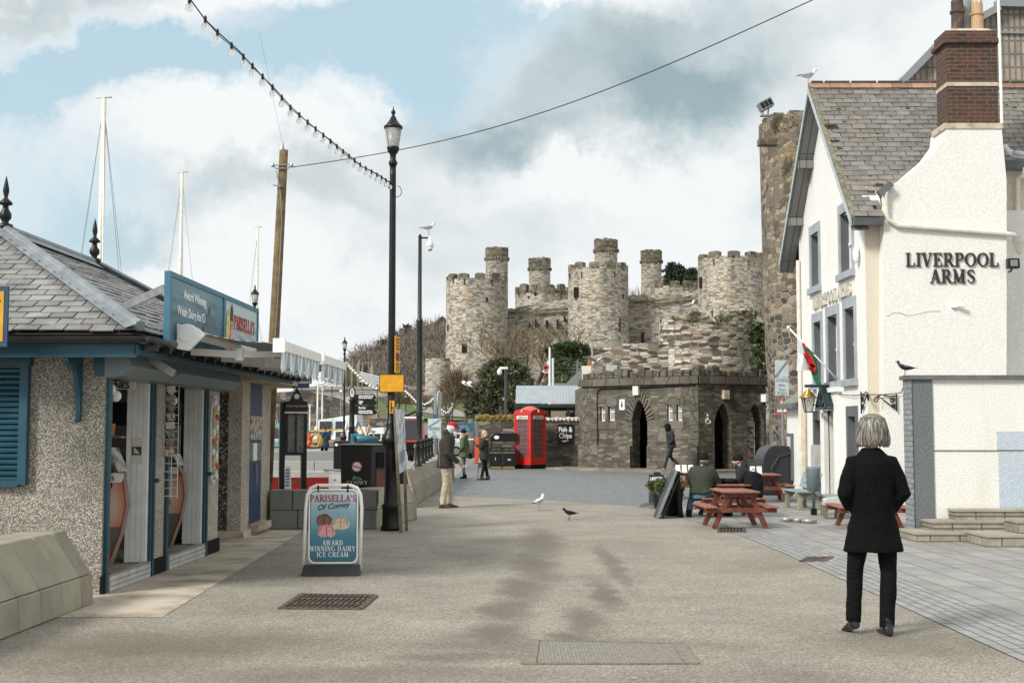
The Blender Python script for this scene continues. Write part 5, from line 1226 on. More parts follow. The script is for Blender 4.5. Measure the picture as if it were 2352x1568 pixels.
mb.build('gold_line',plain('gold_line',(.5,.33,.10),.5),t)
mb=MB()
for x in (-w+.1,-w*.5,.08,w*.5+.05): mb.box(x,x+w*.36,-.358,-.34,1.06,1.24)
mb.build('bin_slot',plain('slot_grey',(.05,.055,.06),.3),t)
mb=MB(); mb.box(-w*.55,-w*.5,-.36,-.35,.5,.7); mb.box(w*.4,w*.65,-.36,-.35,.5,.6); mb.build('emblem',plain('emblem_pale',(.4,.45,.4)),t); t.scale=(1,1,.69)
# ---------------- kiosk ----------------
KO=(-3.93,12.2)
kiosk=thing('ice_cream_kiosk','pebble dashed ice cream kiosk with hipped slate roof and two open teal framed doorways','kiosk',(KO[0],KO[1],0),-.022)
def KL(px,xo=0.):
    m=(px-1176)/F; return (KO[0]+xo-KO[1]*m)/(m-.022)
EH=2.34
op1=(KL(250),KL(344)); op2=(KL(386),KL(468)); yend=KL(505)
HD=2.08
mb=MB(); mb.box(-.9,0,0,.22,0,EH); mb.box(-3.6,-.9,0,.22,0,EH); mb.build('front_wall',M['pebbleA'],kiosk)
mb=MB(); mb.box(-.18,0,.221,op1[0]-.06,0,HD+.1); mb.build('corner_pier',M['pebbleB'],kiosk)
mb=MB(); mb.box(-.18,0,op1[1]+.13,op2[0]-.07,.0,HD); mb.build('middle_pier',M['pebbleB'],kiosk)
mb=MB(); mb.box(-.18,0,op2[1]+.09,yend,.0,HD+.05); mb.box(-3.6,-.18,yend-.2,yend,0,EH); mb.build('end_pier',M['pebbleB'],kiosk)
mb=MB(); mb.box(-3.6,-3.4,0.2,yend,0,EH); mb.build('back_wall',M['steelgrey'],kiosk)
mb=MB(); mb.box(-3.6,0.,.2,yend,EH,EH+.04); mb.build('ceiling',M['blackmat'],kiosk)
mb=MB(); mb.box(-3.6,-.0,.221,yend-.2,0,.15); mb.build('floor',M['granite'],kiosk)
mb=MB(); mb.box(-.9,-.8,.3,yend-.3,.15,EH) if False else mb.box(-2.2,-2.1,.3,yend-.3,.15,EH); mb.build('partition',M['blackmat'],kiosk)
mb=MB(); mb.box(.0,.03,-.03,.20,0,.17); mb.box(.0,.03,op1[1]+.13,op2[0]-.07,0,.17); mb.box(0,.03,op2[1]+.09,yend+.01,0,.17); mb.each('plinth',M['blackmat'],kiosk)
# door frames, shutters boxes
for (a,b) in (op1,op2):
    mb=MB(); mb.box(-.04,.035,a-.06,a,.0,HD+.05); fr=mb.build('door_frame',M['teal'],kiosk)
    mb=MB(); mb.box(-.05,.03,b+.02,b+.11,.0,HD+.05); o=mb.build('shutter_rail',M['tealdk'],kiosk)
    mb=MB(); mb.box(.0,.045,b+.075,b+.13,.0,HD+.05); o.parent=kiosk; mb.build('door_frame',M['teal'],kiosk)
    mb=MB(); mb.box(-.24,.0,b-.0,b+.02,.16,HD)
    for k in range(4): mb.box(-.235+.06*k,-.185+.06*k,b-.012,b,.16,HD)
    mb.build('reveal_panel',M['white'],kiosk)
    mb=MB(); mb.tube([(.03,b+.1,1.02),(.09,b+.1,1.02)],.022,8); mb.build('knob',M['tealdk'],kiosk)
    mb=MB(); mb.box(-.02,.05,a,b,.0,.17); mb.m=1; n=int((b-a)/.05)
    for i in range(n):
        for j in range(3):
            y=a+.03+.05*i+(.025 if j%2 else 0); z=.03+.05*j; mb.hexa([(.05,y-.01,z-.018),(.05,y+.01,z-.018),(.05,y+.02,z+.018),(.05,y+.0,z+.018),(.056,y-.01,z-.018),(.056,y+.01,z-.018),(.056,y+.02,z+.018),(.056,y+.0,z+.018)])
    o=mb.build('threshold',[plain('checker_plate',(.34,.33,.31),.4,.4),plain('tread_bright',(.75,.74,.70),.3,.3)],kiosk)
mb=MB(); y0,y1=op1[0]-.25,op1[1]+.42; 
def sbox(y0,y1):
    mb=MB(); mb.prism([(0,y0,HD-.02),(.16,y0,HD-.0),(.27,y0,HD+.09),(.22,y0,HD+.27),(0,y0,HD+.3)],(0,y1-y0,0)); return mb.build('shutter_box',M['steelgrey'],kiosk,mods=bev(.01))
sbox(-.05,KL(352)); sbox(KL(352)+.05,yend+.1)
mb=MB(); mb.box(-.1,.0,-.03,yend,HD,EH); mb.build('lintel',M['teal'],kiosk)
# shutter window on front wall
mb=MB(); xs=-.80; xr=(at(62,1000,12.18).x-KO[0]); 
for k in range(22):
    z=zat(1106,12.2)+.055*k
    if z>zat(845,12.2)-.03: break
    mb.prism([(-3.5,-.03,z),(-3.5,-.05,z+.01),(-3.5,-.055,z+.03),(-3.5,-.04,z+.045),(-3.5,-.02,z+.052)],(3.5+xr-.07,0,0))
mb.build('roller_shutter',M['teal'],kiosk)
mb=MB(); z0=zat(1112,12.2); z1=zat(812,12.2); mb.box(xr-.07,xr+.01,-.075,0,z0,z1); mb.box(-3.5,xr-.07,-.07,0,z0-.02,z0+.04); mb.box(-3.6,xr+.03,-.09,0,zat(840,12.2),z1+.06); mb.build('shutter_frame',M['teal'],kiosk)
# eaves
OV=.47
mb=MB(); zf=EH
mb.box(-4.1,OV-.04,-.42,-.38,zf-.10,zf+.06); mb.box(OV-.06,OV-.02,-.42,7.0,zf-.08,zf+.02); mb.build('fascia',M['teal'],kiosk)
mb=MB(); mb.box(-4.1,OV-.06,-.38,.0,zf+.0,zf+.02); mb.box(0.0,OV-.06,0,7.0,zf+.0,zf+.02); mb.build('soffit',M['tealdk'],kiosk)
mb=MB()
def halfg(mb,a,b,r=.065):
    a=Vector(a);b=Vector(b); d=(b-a).normalized(); s=d.cross(Vector((0,0,1))).normalized(); P=[]
    for i in range(9):
        t=PI*i/8; P.append(s*(math.cos(t)*r)+Vector((0,0,-math.sin(t)*r)))
    for i in range(9): t=PI*(8-i)/8; P.append(s*(math.cos(t)*r*.8)+Vector((0,0,-math.sin(t)*r*.8)))
    mb.prism([a+p for p in P],b-a)
halfg(mb,(-4.1,-.49,zf+.09),(OV+.08,-.49,zf+.09)); halfg(mb,(OV+.05,-.52,zf+.09),(OV+.05,7.1,zf+.05),.075)
k=0
while k<20: mb.bar((OV-.03,-.3+.42*k,zf+.0),(OV+.13,-.3+.42*k,zf-.01),.05,.06) if -.3+.42*k<7 else None; k+=1
mb.bar((OV-.1,-.2,zf+.02),(OV-.1,7.0,zf-.04),.05,.03)
mb.build('gutter',M['gutter'],kiosk)
# roof
H=1.50; W=3.05; apx=OV-2.28; yA=-.45+2.28; yB=yA+2.85
e0=(-4.1,-.45,zf+.14);e1=(OV,-.45,zf+.14);e2=(OV,yB+2.28,zf+.14); r0=(apx,yA,zf+.14+1.29); r1=(apx,yB,zf+.14+1.29); e3=(2*apx-OV,-.45,zf+.14); e4=(2*apx-OV,yB+2.28,zf+.14)
mb=MB(); d=Vector((0,0,-.03))
V_=lambda p:Vector(p)+d
mb.poly([V_(e3),V_(e1),V_(r0)]); mb.poly([V_(e1),V_(e2),V_(r1),V_(r0)]); mb.poly([V_(e2),V_(e4),V_(r1)]); mb.poly([V_(e4),V_(e3),V_(r0),V_(r1)]); mb.poly([V_(e3),V_(e4),V_(e2),V_(e1)])
rf=mb.build('roof',M['under'],kiosk)
mb=MB()
cl=lambda p:(p.x-apx)/(OV-apx)<= (yA-p.y)/(yA+.45)+.10 and (apx-p.x)/(OV-apx)<=(yA-p.y)/(yA+.45)+.10
slates(mb,e3,e1,(OV,yA,r0[2]),(2*apx-OV,yA,r0[2]),.24,.135,th=.012,lift=.018,clip=lambda p:abs(p.x-apx)/(OV-apx)<=(yA-p.y)/(yA+.45)+.06)
slates(mb,e1,e2,(apx,yB+2.28,r0[2]),(apx,-.45,r0[2]),.26,.15,th=.012,lift=.018,clip=lambda p:(p.y-(yA))/(-(yA+.45))<=1-(p.z-zf-.14)/1.29+.05 and (p.y-yB)/2.28<=1-(p.z-zf-.14)/1.29+.05)
o=mb.build('slates',M['slate_k'],kiosk); o.parent=rf
mb=MB(); up=Vector((0,0,.05))
for a,b in ((e1,r0),(e3,r0),(e2,r1),(e4,r1),(r0,r1)):
    a=Vector(a)+up;b=Vector(b)+up; mb.tube([a,b],.055,8); dd=(b-a).normalized(); s=dd.cross(Vector((0,0,1))).normalized()
    if a.z<b.z-.5:
        for q in (s,-s):
            # flashing wings lying on the two slopes
            nrm=Vector((0,-1,0)) if abs(q.dot(Vector((0,-1,0))))>.5 and q.y<0 else None
            w=q*.15; drop=.045 if True else 0
            mb.poly([a-up*0+w+Vector((0,0,-drop+.02)),b+w+Vector((0,0,-drop+.02)),b+Vector((0,0,.03)),a+Vector((0,0,.03))])
    else:
        for q in (s,-s): mb.poly([a+q*.16+Vector((0,0,-.09)),b+q*.16+Vector((0,0,-.09)),b+Vector((0,0,.03)),a+Vector((0,0,.03))])
o=mb.build('lead_hips',M['lead'],kiosk,smooth=False); o.parent=rf
fin=[(.001,.60),(.012,.56),(.03,.47),(.035,.42),(.02,.36),(.025,.34),(.07,.30),(.075,.275),(.03,.26),(.035,.22),(.065,.17),(.065,.12),(.035,.08),(.04,.06),(.085,.045),(.085,.0),(.03,-.05)]
for p in (r0,r1):
    mb=MB(); mb.lathe(fin[::-1],14,(p[0],p[1],p[2]+.05)); mb.build('finial',M['black'],kiosk,smooth=True)
# bracket on the front wall
bx=at(175,900,12.1).x-KO[0]; mb=MB()
mb.prism([(bx-.02,-.005,EH-.06),(bx-.02,-.40,EH-.08),(bx-.02,-.40,EH-.13),(bx-.02,-.16,EH-.22),(bx-.02,-.07,EH-.45),(bx-.02,-.05,EH-.66),(bx-.02,-.005,EH-.66)],(.045,0,0)); mb.ball((bx,-.05,EH-.68),.03); mb.build('bracket',M['teal'],kiosk)
# sign board on eave edge
sy0,sy1=KL(397,.62),KL(600,.62); X_=.58
zb,zt=2.40,3.12
sg=thing('roof_sign','long teal sign board with pictures of ice cream cones standing on the kiosk eaves','sign',(KO[0],KO[1],0),-.022)
mb=MB(); f=.05
mb.box(X_-.06,X_,sy0,sy1,zt-.05,zt); mb.box(X_-.06,X_,sy0,sy1,zb,zb+.05); mb.box(X_-.06,X_,sy0,sy0+.05,zb+.05,zt-.05); mb.box(X_-.06,X_,sy1-.05,sy1,zb+.05,zt-.05); ym=KL(519,.6); mb.box(X_-.06,X_,ym-.04,ym+.04,zb+.05,zt-.05)
mb.build('frame',plain('sign_frame_teal',(.045,.17,.25),.45),sg)
m,nt,b=newm('sea_picture'); uv_=nd(nt,'TexCoord').outputs['Object']; z_=nd(nt,'SeparateXYZ',{0:uv_}).outputs[2]
n1=nd(nt,'TexNoise',{'Vector':vmath(nt,'MULTIPLY',uv_,(1,1.2,9)).outputs[0],'Scale':1.6,'Detail':6.0}).outputs[0]
setc(nt,b,mix(nt,mrange(nt,math_(nt,'ADD',z_,math_(nt,'MULTIPLY',n1,.8)),2.9,3.8),(.02,.10,.155),(.20,.36,.42))); b.inputs['Roughness'].default_value=.35
mb=MB(); mb.box(X_-.03,X_-.015,sy0+.05,ym-.04,zb+.05,zt-.05); mb.build('panel',m,sg)
m2,nt,b=newm('sky_picture'); uv_=nd(nt,'TexCoord').outputs['Object']; z_=nd(nt,'SeparateXYZ',{0:uv_}).outputs[2]
n1=nd(nt,'TexNoise',{'Vector':vmath(nt,'MULTIPLY',uv_,(1,2,9)).outputs[0],'Scale':1.5,'Detail':5.0}).outputs[0]
setc(nt,b,mix(nt,mrange(nt,math_(nt,'ADD',z_,math_(nt,'MULTIPLY',n1,.5)),2.7,3.15),(.05,.20,.28),(.50,.60,.62))); b.inputs['Roughness'].default_value=.35
mb=MB(); mb.box(X_-.03,X_-.015,ym+.04,sy1-.05,zb+.05,zt-.05); mb.build('panel',m2,sg)
wl=plain('sign_letter_white',(.75,.78,.76),.5); rl=plain('sign_letter_red',(.45,.05,.04),.5); xx=X_-.012
text('lettering','Award Winning',.135,wl,sg,face_right(xx,sy0+.95,2.90),bold=.003); text('lettering','Welsh Dairy Ice Cream',.135,wl,sg,face_right(xx,sy0+.95,2.72),bold=.003); text('lettering','Made within the walls of Conwy',.11,wl,sg,face_right(xx,sy0+1.25,2.55),shear=.3)
serif('lettering',"PARISELLA'S",.17,rl,sg,face_right(xx,ym+1.02,2.76),.004,xs=.72); text('lettering','of Conwy',.12,plain('letter_blue_dark',(.03,.08,.14)),sg,face_right(xx,ym+1.35,2.58),shear=.3)
mb=MB()
for y,c in ((ym+.18,0),):
    mb.prism([(xx,y-.06,2.47),(xx,y+.06,2.47),(xx,y+.09,2.78),(xx,y+.06,2.92),(xx,y,2.97),(xx,y-.06,2.9),(xx,y-.08,2.75)],(.006,0,0))
mb.build('ice_cream_picture',plain('vanilla_yellow',(.62,.50,.16),.5,vs=15,var=.4),sg)
mb=MB(); y=ym+.36; mb.prism([(xx,y-.07,2.47),(xx,y+.07,2.47),(xx,y+.05,2.84),(xx,y-.05,2.84)],(.006,0,0)); mb.build('ice_cream_picture',plain('raspberry_stripe',(.62,.25,.22),.5,vs=18,var=.5),sg)
mb=MB(); mb.prism([(xx,y-.06,2.84),(xx,y+.06,2.84),(xx,y+.05,2.98),(xx,y,3.04),(xx,y-.05,2.98)],(.006,0,0)); mb.build('ice_cream_picture',plain('chocolate',(.06,.035,.025)),sg)
mb=MB()
for i in range(9):
    y=ym-.85+.075*i; h=.16+.20*math.exp(-((i-3)/2.2)**2)+(.05 if i%2 else 0); mb.box(xx,xx+.003,y-.035,y+.035,2.50,2.50+h)
mb.build('castle_picture',plain('shadow_castle',(.07,.14,.17),.5),sg)
# stay brackets
mb=MB(); 
for z,y in ((2.95,sy0+.02),(2.68,sy0+.42)):
    mb.bar((X_-.06,y,z),(X_-.58,y,z-.24),.03,.075); mb.bar((X_-.58,y,z-.24),(X_-.08,y+.05,z-.55),.03,.075)
mb.each('stay',M['galv'],sg)
# awnings
ZC=2.53
def awning(y0,y1,label):
    t=thing('awning',label,'awning',(KO[0],KO[1],0),-.022,'awnings over the kiosk counter')
    mb=MB(); mb.tube([(X_+.10,y0+.05,ZC),(X_+.10,y1-.05,ZC)],.05,10); mb.build('roller',M['white'],t)
    mb=MB(); mb.tube([(X_+.10,y0-.03,ZC),(X_+.10,y0+.05,ZC)],.09,16); mb.prism([(X_,y0-.02,ZC+.09),(X_+.2,y0-.02,ZC+.05),(X_+.28,y0-.02,ZC-.02),(X_+.12,y0-.02,ZC-.18),(X_,y0-.02,ZC-.16)],(0,.05,0)); mb.build('end_bracket',M['white'],t)
    xf=1.58; zf_=2.40
    mb=MB(); n=16
    st=[]
    for i in range(n):
        mb.m=i%2; x0=X_+.14+(xf-X_-.14)*i/n; x1=X_+.14+(xf-X_-.14)*(i+1)/n; f=lambda x:ZC+.03+(zf_-ZC)*(x-X_-.14)/(xf-X_-.14)-.03*math.sin(PI*(x-X_-.14)/(xf-X_-.14))
        mb.hexa([(x0,y0,f(x0)-.006),(x1,y0,f(x1)-.006),(x1,y1,f(x1)-.006),(x0,y1,f(x0)-.006),(x0,y0,f(x0)),(x1,y0,f(x1)),(x1,y1,f(x1)),(x0,y1,f(x0))])
    mb.build('canopy',[plain('awning_pale_blue',(.42,.46,.47),.8),plain('awning_grey_stripe',(.10,.12,.13),.8)],t)
    mb=MB(); mb.bar((xf+.03,y0-.04,zf_),(xf+.03,y1+.02,zf_),.08,.10); mb.bar((xf+.03,y0-.06,zf_),(xf+.03,y0-.02,zf_),.12,.14); mb.build('front_bar',M['white'],t)
    for f in (.22,.8):
        y=y0+(y1-y0)*f; mb=MB(); mb.bar((X_+.02,y,ZC-.16),(X_+.55,y-.16,ZC-.20),.05,.07); mb.bar((X_+.55,y-.16,ZC-.20),(xf,y+.06,zf_-.05),.045,.06); mb.tube([(X_+.55,y-.16,ZC-.26),(X_+.55,y-.16,ZC-.14)],.045,8); mb.build('arm',M['white'],t)
    mb=MB(); k=0; y=y0
    while y<y1-.02:
        mb.m=k%2; w=.10; yy=min(y+w,y1); dx=.02*math.sin(k*1.7); d2=.02*math.sin((k+1)*1.7)
        mb.hexa([(xf+.04+dx,y,zf_-.23-.02*math.sin(k)),(xf+.045+dx,y,zf_-.23),(xf+.045+d2,yy,zf_-.23+.03*(k%2)),(xf+.04+d2,yy,zf_-.23+.03*(k%2)),(xf+.05,y,zf_-.03),(xf+.055,y,zf_-.03),(xf+.055,yy,zf_-.03),(xf+.05,yy,zf_-.03)])
        mb.poly([(xf+.042+dx,y,zf_-.23),(xf+.042+d2,yy,zf_-.23),(xf+.042,(y+yy)/2,zf_-.28)])
        y=yy;k+=1
    mb.build('valance',[plain('valance_white',(.72,.74,.74),.8),plain('valance_blue',(.30,.38,.42),.8)],t)
awning(KL(434,.7),KL(434,.7)+2.15,'nearer extended awning with scalloped valance beside the teal sign board')
awning(KL(434,.7)+2.30,KL(434,.7)+4.0,'farther extended awning with scalloped valance past the end of the teal sign board')
# small yellow hanging sign at left edge
p=at(6,727,11.2); t=thing('hanging_sign','yellow sign with dark blue frame hanging at the left edge of the picture','sign',p)
mb=MB(); mb.box(-1.0,.055,-.03,.0,-.27,.27); mb.build('frame',plain('navy_frame',(.02,.06,.12)),t)
mb=MB(); mb.box(-1.0,.02,-.035,-.031,-.225,.225); mb.build('panel',plain('mustard_panel',(.62,.33,.02),.5),t)
mb=MB(); 
for k in range(6): mb.lathe([(.008,0),(.008,.003)],6,(0,0,0)) if False else mb.box(-.02-.012*k,-.008-.012*k,-.039,-.036,.13+.012*((k*7)%5),.145+.012*((k*7)%5))
mb.build('leaf_ornament',plain('navy_ornament',(.03,.04,.1)),t)
mb=MB(); mb.bar((-.4,0,.27),(-.4,.4,.5),.03); mb.build('hanger',M['black'],t)
# ---------- things inside and on the kiosk ----------
def freezer(yl,label):
    w=KIO(yl); t=thing('display_freezer',label,'freezer',w,-.022,'ice cream display freezers in the kiosk')
    prof=[(-.65,0),(.0,0),(.12,.35),(.17,.62),(.14,.86),(.08,.97),(-.65,.97)]
    pr=lambda k,dx=0:[(x*k+dx,0,z) for x,z in prof]
    mb=MB(); mb.prism([(x,0,z) for x,z in prof],(0,.13,0)); mb.build('body',plain('freezer_grey',(.20,.19,.16),.4),t)
    m,nt,b=newm('orange_glow_print'); tc=nd(nt,'TexCoord').outputs['Object']; l=vmath(nt,'LENGTH',vmath(nt,'MULTIPLY',vmath(nt,'SUBTRACT',tc,(-.02,0,.62)).outputs[0],(1,0,.55)).outputs[0]).outputs['Value']
    setc(nt,b,ramp(nt,mrange(nt,l,.0,.28,0,1,False),[(0,(.85,.80,.76)),(.35,(.85,.55,.42)),(.75,(.60,.17,.08)),(1,(.42,.11,.06))])); b.inputs['Roughness'].default_value=.3
    mb=MB(); mb.prism([(-.6,-.012,.40),(.125,-.012,.40),(.165,-.012,.62),(.135,-.012,.86),(-.6,-.012,.85)],(0,.011,0)); mb.build('picture_panel',m,t)
    mb=MB(); mb.box(-.62,.09,-.015,-.001,.87,.96); mb.build('white_rim',M['white'],t)
    mb=MB(); mb.tube([(.0,-.01,.02),(.12,-.01,.35),(.17,-.01,.62),(.14,-.01,.86),(.08,-.01,.97),(.0,-.01,1.0)],.008,6); mb.build('red_edge',plain('red_trim',(.5,.03,.02),.4),t)
    mb=MB(); mb.prism([(.08,0,.97),(-.02,0,1.22),(-.25,0,1.30),(-.25,0,1.285),(-.03,0,1.205),(.065,0,.97)],(0,.30,0)); mb.build('glass_guard',glassm('freezer_glass',(.5,.55,.5),.05,.6),t)
    mb=MB(); c=[(-.05,.62),(-.06,.5),(-.02,.55),(-.08,.68)]
    for x,z in c: mb.prism([(x-.03,-.016,z-.05),(x+.03,-.016,z-.04),(x+.02,-.016,z+.05),(x-.02,-.016,z+.06)],(0,.003,0))
    mb.build('sundae_print',plain('sundae_pink',(.6,.25,.22)),t); return t
def KIO(y,x=-.27,z=.16): return Vector(WM[kiosk.name]@Vector((x,y,z)))
freezer(KL(289,-.13),'display freezer with orange print in the nearer kiosk doorway'); freezer(KL(423,-.13),'display freezer with orange print and grey base in the farther kiosk doorway')
# fan, shelf goods, cones sign
t=thing('desk_fan','cream desk fan standing behind the farther freezer','fan',KIO(op2[0]+.55,-.22,1.0)); mb=MB(); mb.lathe([(.08,0),(.08,.03),(.015,.05),(.015,.22)],10); mb.ball((0,.05,.32),.07); mb.build('stand',M['offwhite'],t)
mb=MB(); mb.xf=Matrix.Translation((0,0,.32))@Matrix.Rotation(R(70),4,'Z')
for k in range(18): a=k*PI/9; mb.tube([(0,-.06,0),(.1*math.cos(a),-.07,.1*math.sin(a)),(.16*math.cos(a),-.02,.16*math.sin(a)),(.1*math.cos(a),.03,.1*math.sin(a))],.003,3)
for r_ in (.06,.11,.16): mb.tube([(r_*math.cos(a*PI/9),-.05+.2*abs(r_-.1)*.5,r_*math.sin(a*PI/9)) for a in range(19)],.004,4)
mb.build('cage',M['offwhite'],t)
t=thing('cones_sign','pale sign reading cones hanging in the nearer kiosk doorway','sign',KIO(op1[0]+.75,-.10,1.98)); mb=MB(); mb.box(-.30,.12,0,.01,-.0,.085); mb.build('board',M['offwhite'],t); text('lettering','CONES',.09,M['black'],t,face_cam(-.09,-.002,.012),bold=.002)
t=thing('boats_sign','white boat shaped sign reading boats on the counter of the nearer doorway','sign',KIO(op1[0]+.62,-.17,1.03)); mb=MB(); mb.prism([(-.22,0,.0),(.1,0,0),(.13,0,.09),(-.25,0,.09)],(0,.02,0)); mb.build('board',M['white'],t); text('lettering','BOATS',.06,M['black'],t,face_cam(-.06,-.002,.022),bold=.001)
rg=random.Random(21)
t=thing('counter_shelf','dark shelf holding small tubs and orange packets inside the nearer doorway','shelf',KIO(op1[0]+.95,-.45,1.3)); mb=MB(); mb.box(-.5,.27,-.02,.12,.18,.20); mb.build('shelf',M['galv'],t)
for k in range(5): mb=MB(); x=-.3+.11*k; mb.lathe([(.035,0),(.045,.13+.05*(k%2))],10,(x,.05,.2)); mb.build('tub',[plain('tub_orange',(.45,.2,.06)),M['galv'],M['offwhite'],M['wood']][k%4],t)
t=thing('milkshake_machine','grey counter machine behind the nearer display freezer','machine',KIO(op1[0]+.85,-.35,.95)); mb=MB(); mb.box(-.25,.1,0,.25,0,.32); mb.ball((-.05,.05,.36),.11); mb.build('body',plain('machine_grey',(.22,.20,.17),.3,.3),t,mods=bev(.02)); mb=MB(); mb.tube([(.0,0,.3),(.08,-.05,.36),(.13,-.05,.2),(.12,-.05,.02)],.012,6); mb.build('hose',M['black'],t)
t=thing('menu_sign','dark menu panel with grey lower half on the rear wall of the farther doorway','sign',KIO(op2[0]+1.0,-.5,1.5)); mb=MB(); mb.box(-.5,.36,0,.02,.12,.4); mb.build('board',plain('navy_board',(.015,.03,.06)),t); mb=MB(); mb.box(-.5,.36,0,.02,-.22,.12); mb.build('lower_board',plain('drab_board',(.22,.20,.16)),t); mb=MB(); mb.box(-.05,.25,-.005,0,-.03,.0);mb.build('shelf_edge',M['black'],t)
for (y,l) in ((op1[0]+.05,'nearer'),(op2[0]+.05,'farther')):
    t=thing('hanging_bag','white printed paper bag hanging from the top of the %s kiosk doorway'%l,'bag',KIO(y+.22,-.10,1.90),0,'paper bags hanging in the kiosk doorways'); mb=MB(); mb.ball((0,0,.06),.09,8,6,(.9,.7,.9)); mb.ball((.07,.02,.0),.06,8,6,(1,.8,1)); mb.build('bag',M['white'],t); mb=MB(); mb.box(-.02,.04,-.075,-.06,.04,.09); mb.build('print',plain('bag_print',(.6,.4,.15)),t)
t=thing('card_rack','white wire rack of postcards hanging on the teal door frame','card rack',Vector(WM[kiosk.name]@Vector((.07,op2[0]-.05,.95))),-.022)
mb=MB()
for x in (-.07,0,.07): mb.tube([(x,0,-.15),(x,0,1.1)],.004,4)
for k in range(14): mb.tube([(-.07,-.03,-.12+.09*k),(.07,-.03,-.12+.09*k)],.004,4)
mb.build('wire_frame',M['white'],t)
for k in range(8):
    mb=MB(); z=.32+.10*k; mb.prism([(-.05+.015*(k%3),-.05,z),(.05,-.05,z+.012*(k%2)),(.052,-.09,z+.085),(-.045,-.09,z+.075)],(0,-.006,.003)); mb.build('postcard',[plain('card_pale',(.5,.45,.42),vs=30,var=.5),plain('card_red',(.3,.2,.18),vs=30,var=.6),plain('card_teal',(.25,.29,.30),vs=30,var=.5),M['offwhite']][k%4],t)
t=thing('door_notice','small white and green notice stuck on the white door reveal','notice',Vector(WM[kiosk.name]@Vector((-.12,op1[1]-.016,1.34)))); mb=MB(); mb.box(-.055,.055,-.003,0,-.14,.14); mb.build('card',M['offwhite'],t); mb=MB(); mb.box(-.05,.05,-.006,-.003,-.045,.045); mb.build('green_square',plain('dark_green',(.03,.06,.03)),t); text('lettering','h.',.08,M['white'],t,face_cam(0,-.0065,-.025),bold=.003)
y=KL(490,.03); t=thing('ball_rack','tall oval net rack of small coloured toys on the pebbled end pier','toy rack',Vector(WM[kiosk.name]@Vector((.05,y,1.45))),-.022)
mb=MB(); P=[(0,.16*math.cos(a),.55*math.copysign(abs(math.sin(a))**.6,math.sin(a))) for a in [2*PI*k/28 for k in range(29)]]; mb.tube(P,.012,6); 
for k in range(10): mb.tube([(0,-.15,-.5+.1*k),(.02,0,-.45+.1*k),(0,.15,-.5+.1*k)],.006,4)
mb.build('wire_frame',M['white'],t)
for k in range(16):
    mb=MB(); mb.ball((.02,(-.08 if k%2 else .08)+.02*math.sin(k),-.47+.062*k),.045,8,6,(.5,1,1)); mb.build('toy',[M['white'],plain('toy_red',(.6,.08,.05)),M['white'],plain('toy_green',(.35,.5,.2)),plain('toy_yellow',(.6,.45,.1))][(k*3)%5],t)
# ---------------- second kiosk ----------------
K2=thing('small_kiosk','small dark pebble dashed kiosk with a narrow petrol blue door','kiosk',(-3.97,18.6,0),-.03)
def K2L(px,xo=0):
    m=(px-1176)/F; return (-3.97+xo-18.6*m)/(m-.03)
ye=K2L(622); d0,d1=K2L(575),K2L(603)
mb=MB(); mb.box(-3,0,0,.2,.1,EH-.05); mb.build('front_wall',M['pebbleC'],K2)
mb=MB(); mb.box(-.2,0.001,-.001,d0,.1,EH-.05); mb.box(-.2,0.001,d1,ye,.1,EH-.05); mb.build('side_wall',M['pebbleB'],K2)
mb=MB(); mb.box(-3,-.2,ye-.2,ye,.1,EH-.05); mb.build('rear_wall',M['pebbleB'],K2)
mb=MB(); mb.box(-.06,-.01,d0,d1,.18,EH-.3); mb.box(-.09,0,d0,d1,EH-.3,EH-.05)
dr=mb.build('door',M['tealdoor'],K2)
mb=MB(); mb.box(-.01,.002,d0+.06,d1-.04,1.42,1.78); o=mb.build('poster',plain('photo_poster',(.38,.33,.28),.5,vs=12,var=.8),K2); o.parent=dr
mb=MB(); mb.box(-.01,.002,d0+.25,d1-.30,1.10,1.37); o=mb.build('notice',M['white'],K2); o.parent=dr
mb=MB(); mb.box(-.01,.004,d0+.02,d0+.22,1.10,1.37); mb.box(-.01,.004,d1-.25,d1-.06,1.1,1.37); o=mb.build('poster',plain('photo_dark',(.15,.2,.22),.5,vs=18,var=.8),K2); o.parent=dr
mb=MB(); mb.tube([(.02,(d0+d1)/2,.75),(.02,(d0+d1)/2,.95)],.012,6); mb.box(0,.02,(d0+d1)/2-.02,(d0+d1)/2+.03,.95,1.05); o=mb.build('handle',M['galv'],K2); o.parent=dr
mb=MB(); mb.box(-3,.06,-.06,ye+.05,0,.1); mb.box(0,.16,d0-.05,d1+.05,.06,.16); mb.build('plinth',M['apron'],K2)
mb=MB(); mb.box(-3.3,.42,-.5,ye+1.1,EH-.06,EH+.02); mb.build('soffit',M['bandst'],K2)
mb=MB(); mb.box(-3.3,.45,-.55,ye+1.15,EH+.02,EH+.12); mb.build('gutter',M['gutter'],K2)
mb=MB(); a=[(-3.3,-.5,EH+.12),(.45,-.5,EH+.12),(.45,ye+1.1,EH+.12),(-3.3,ye+1.1,EH+.12)]; c=(-1.4,ye*.5+.3,EH+.95); mb.poly(a[::-1]); 
for i in range(4): mb.poly([a[i],a[(i+1)%4],c])
rf2=mb.build('roof',M['under'],K2)
mb=MB(); slates(mb,a[1],a[2],(c[0],c[1]+.05,c[2]),(c[0],c[1]-.05,c[2]),.26,.15); slates(mb,a[0],a[1],(c[0]+.05,c[1],c[2]),(c[0]-.05,c[1],c[2]),.26,.15); o=mb.build('slates',M['slate_k'],K2); o.parent=rf2
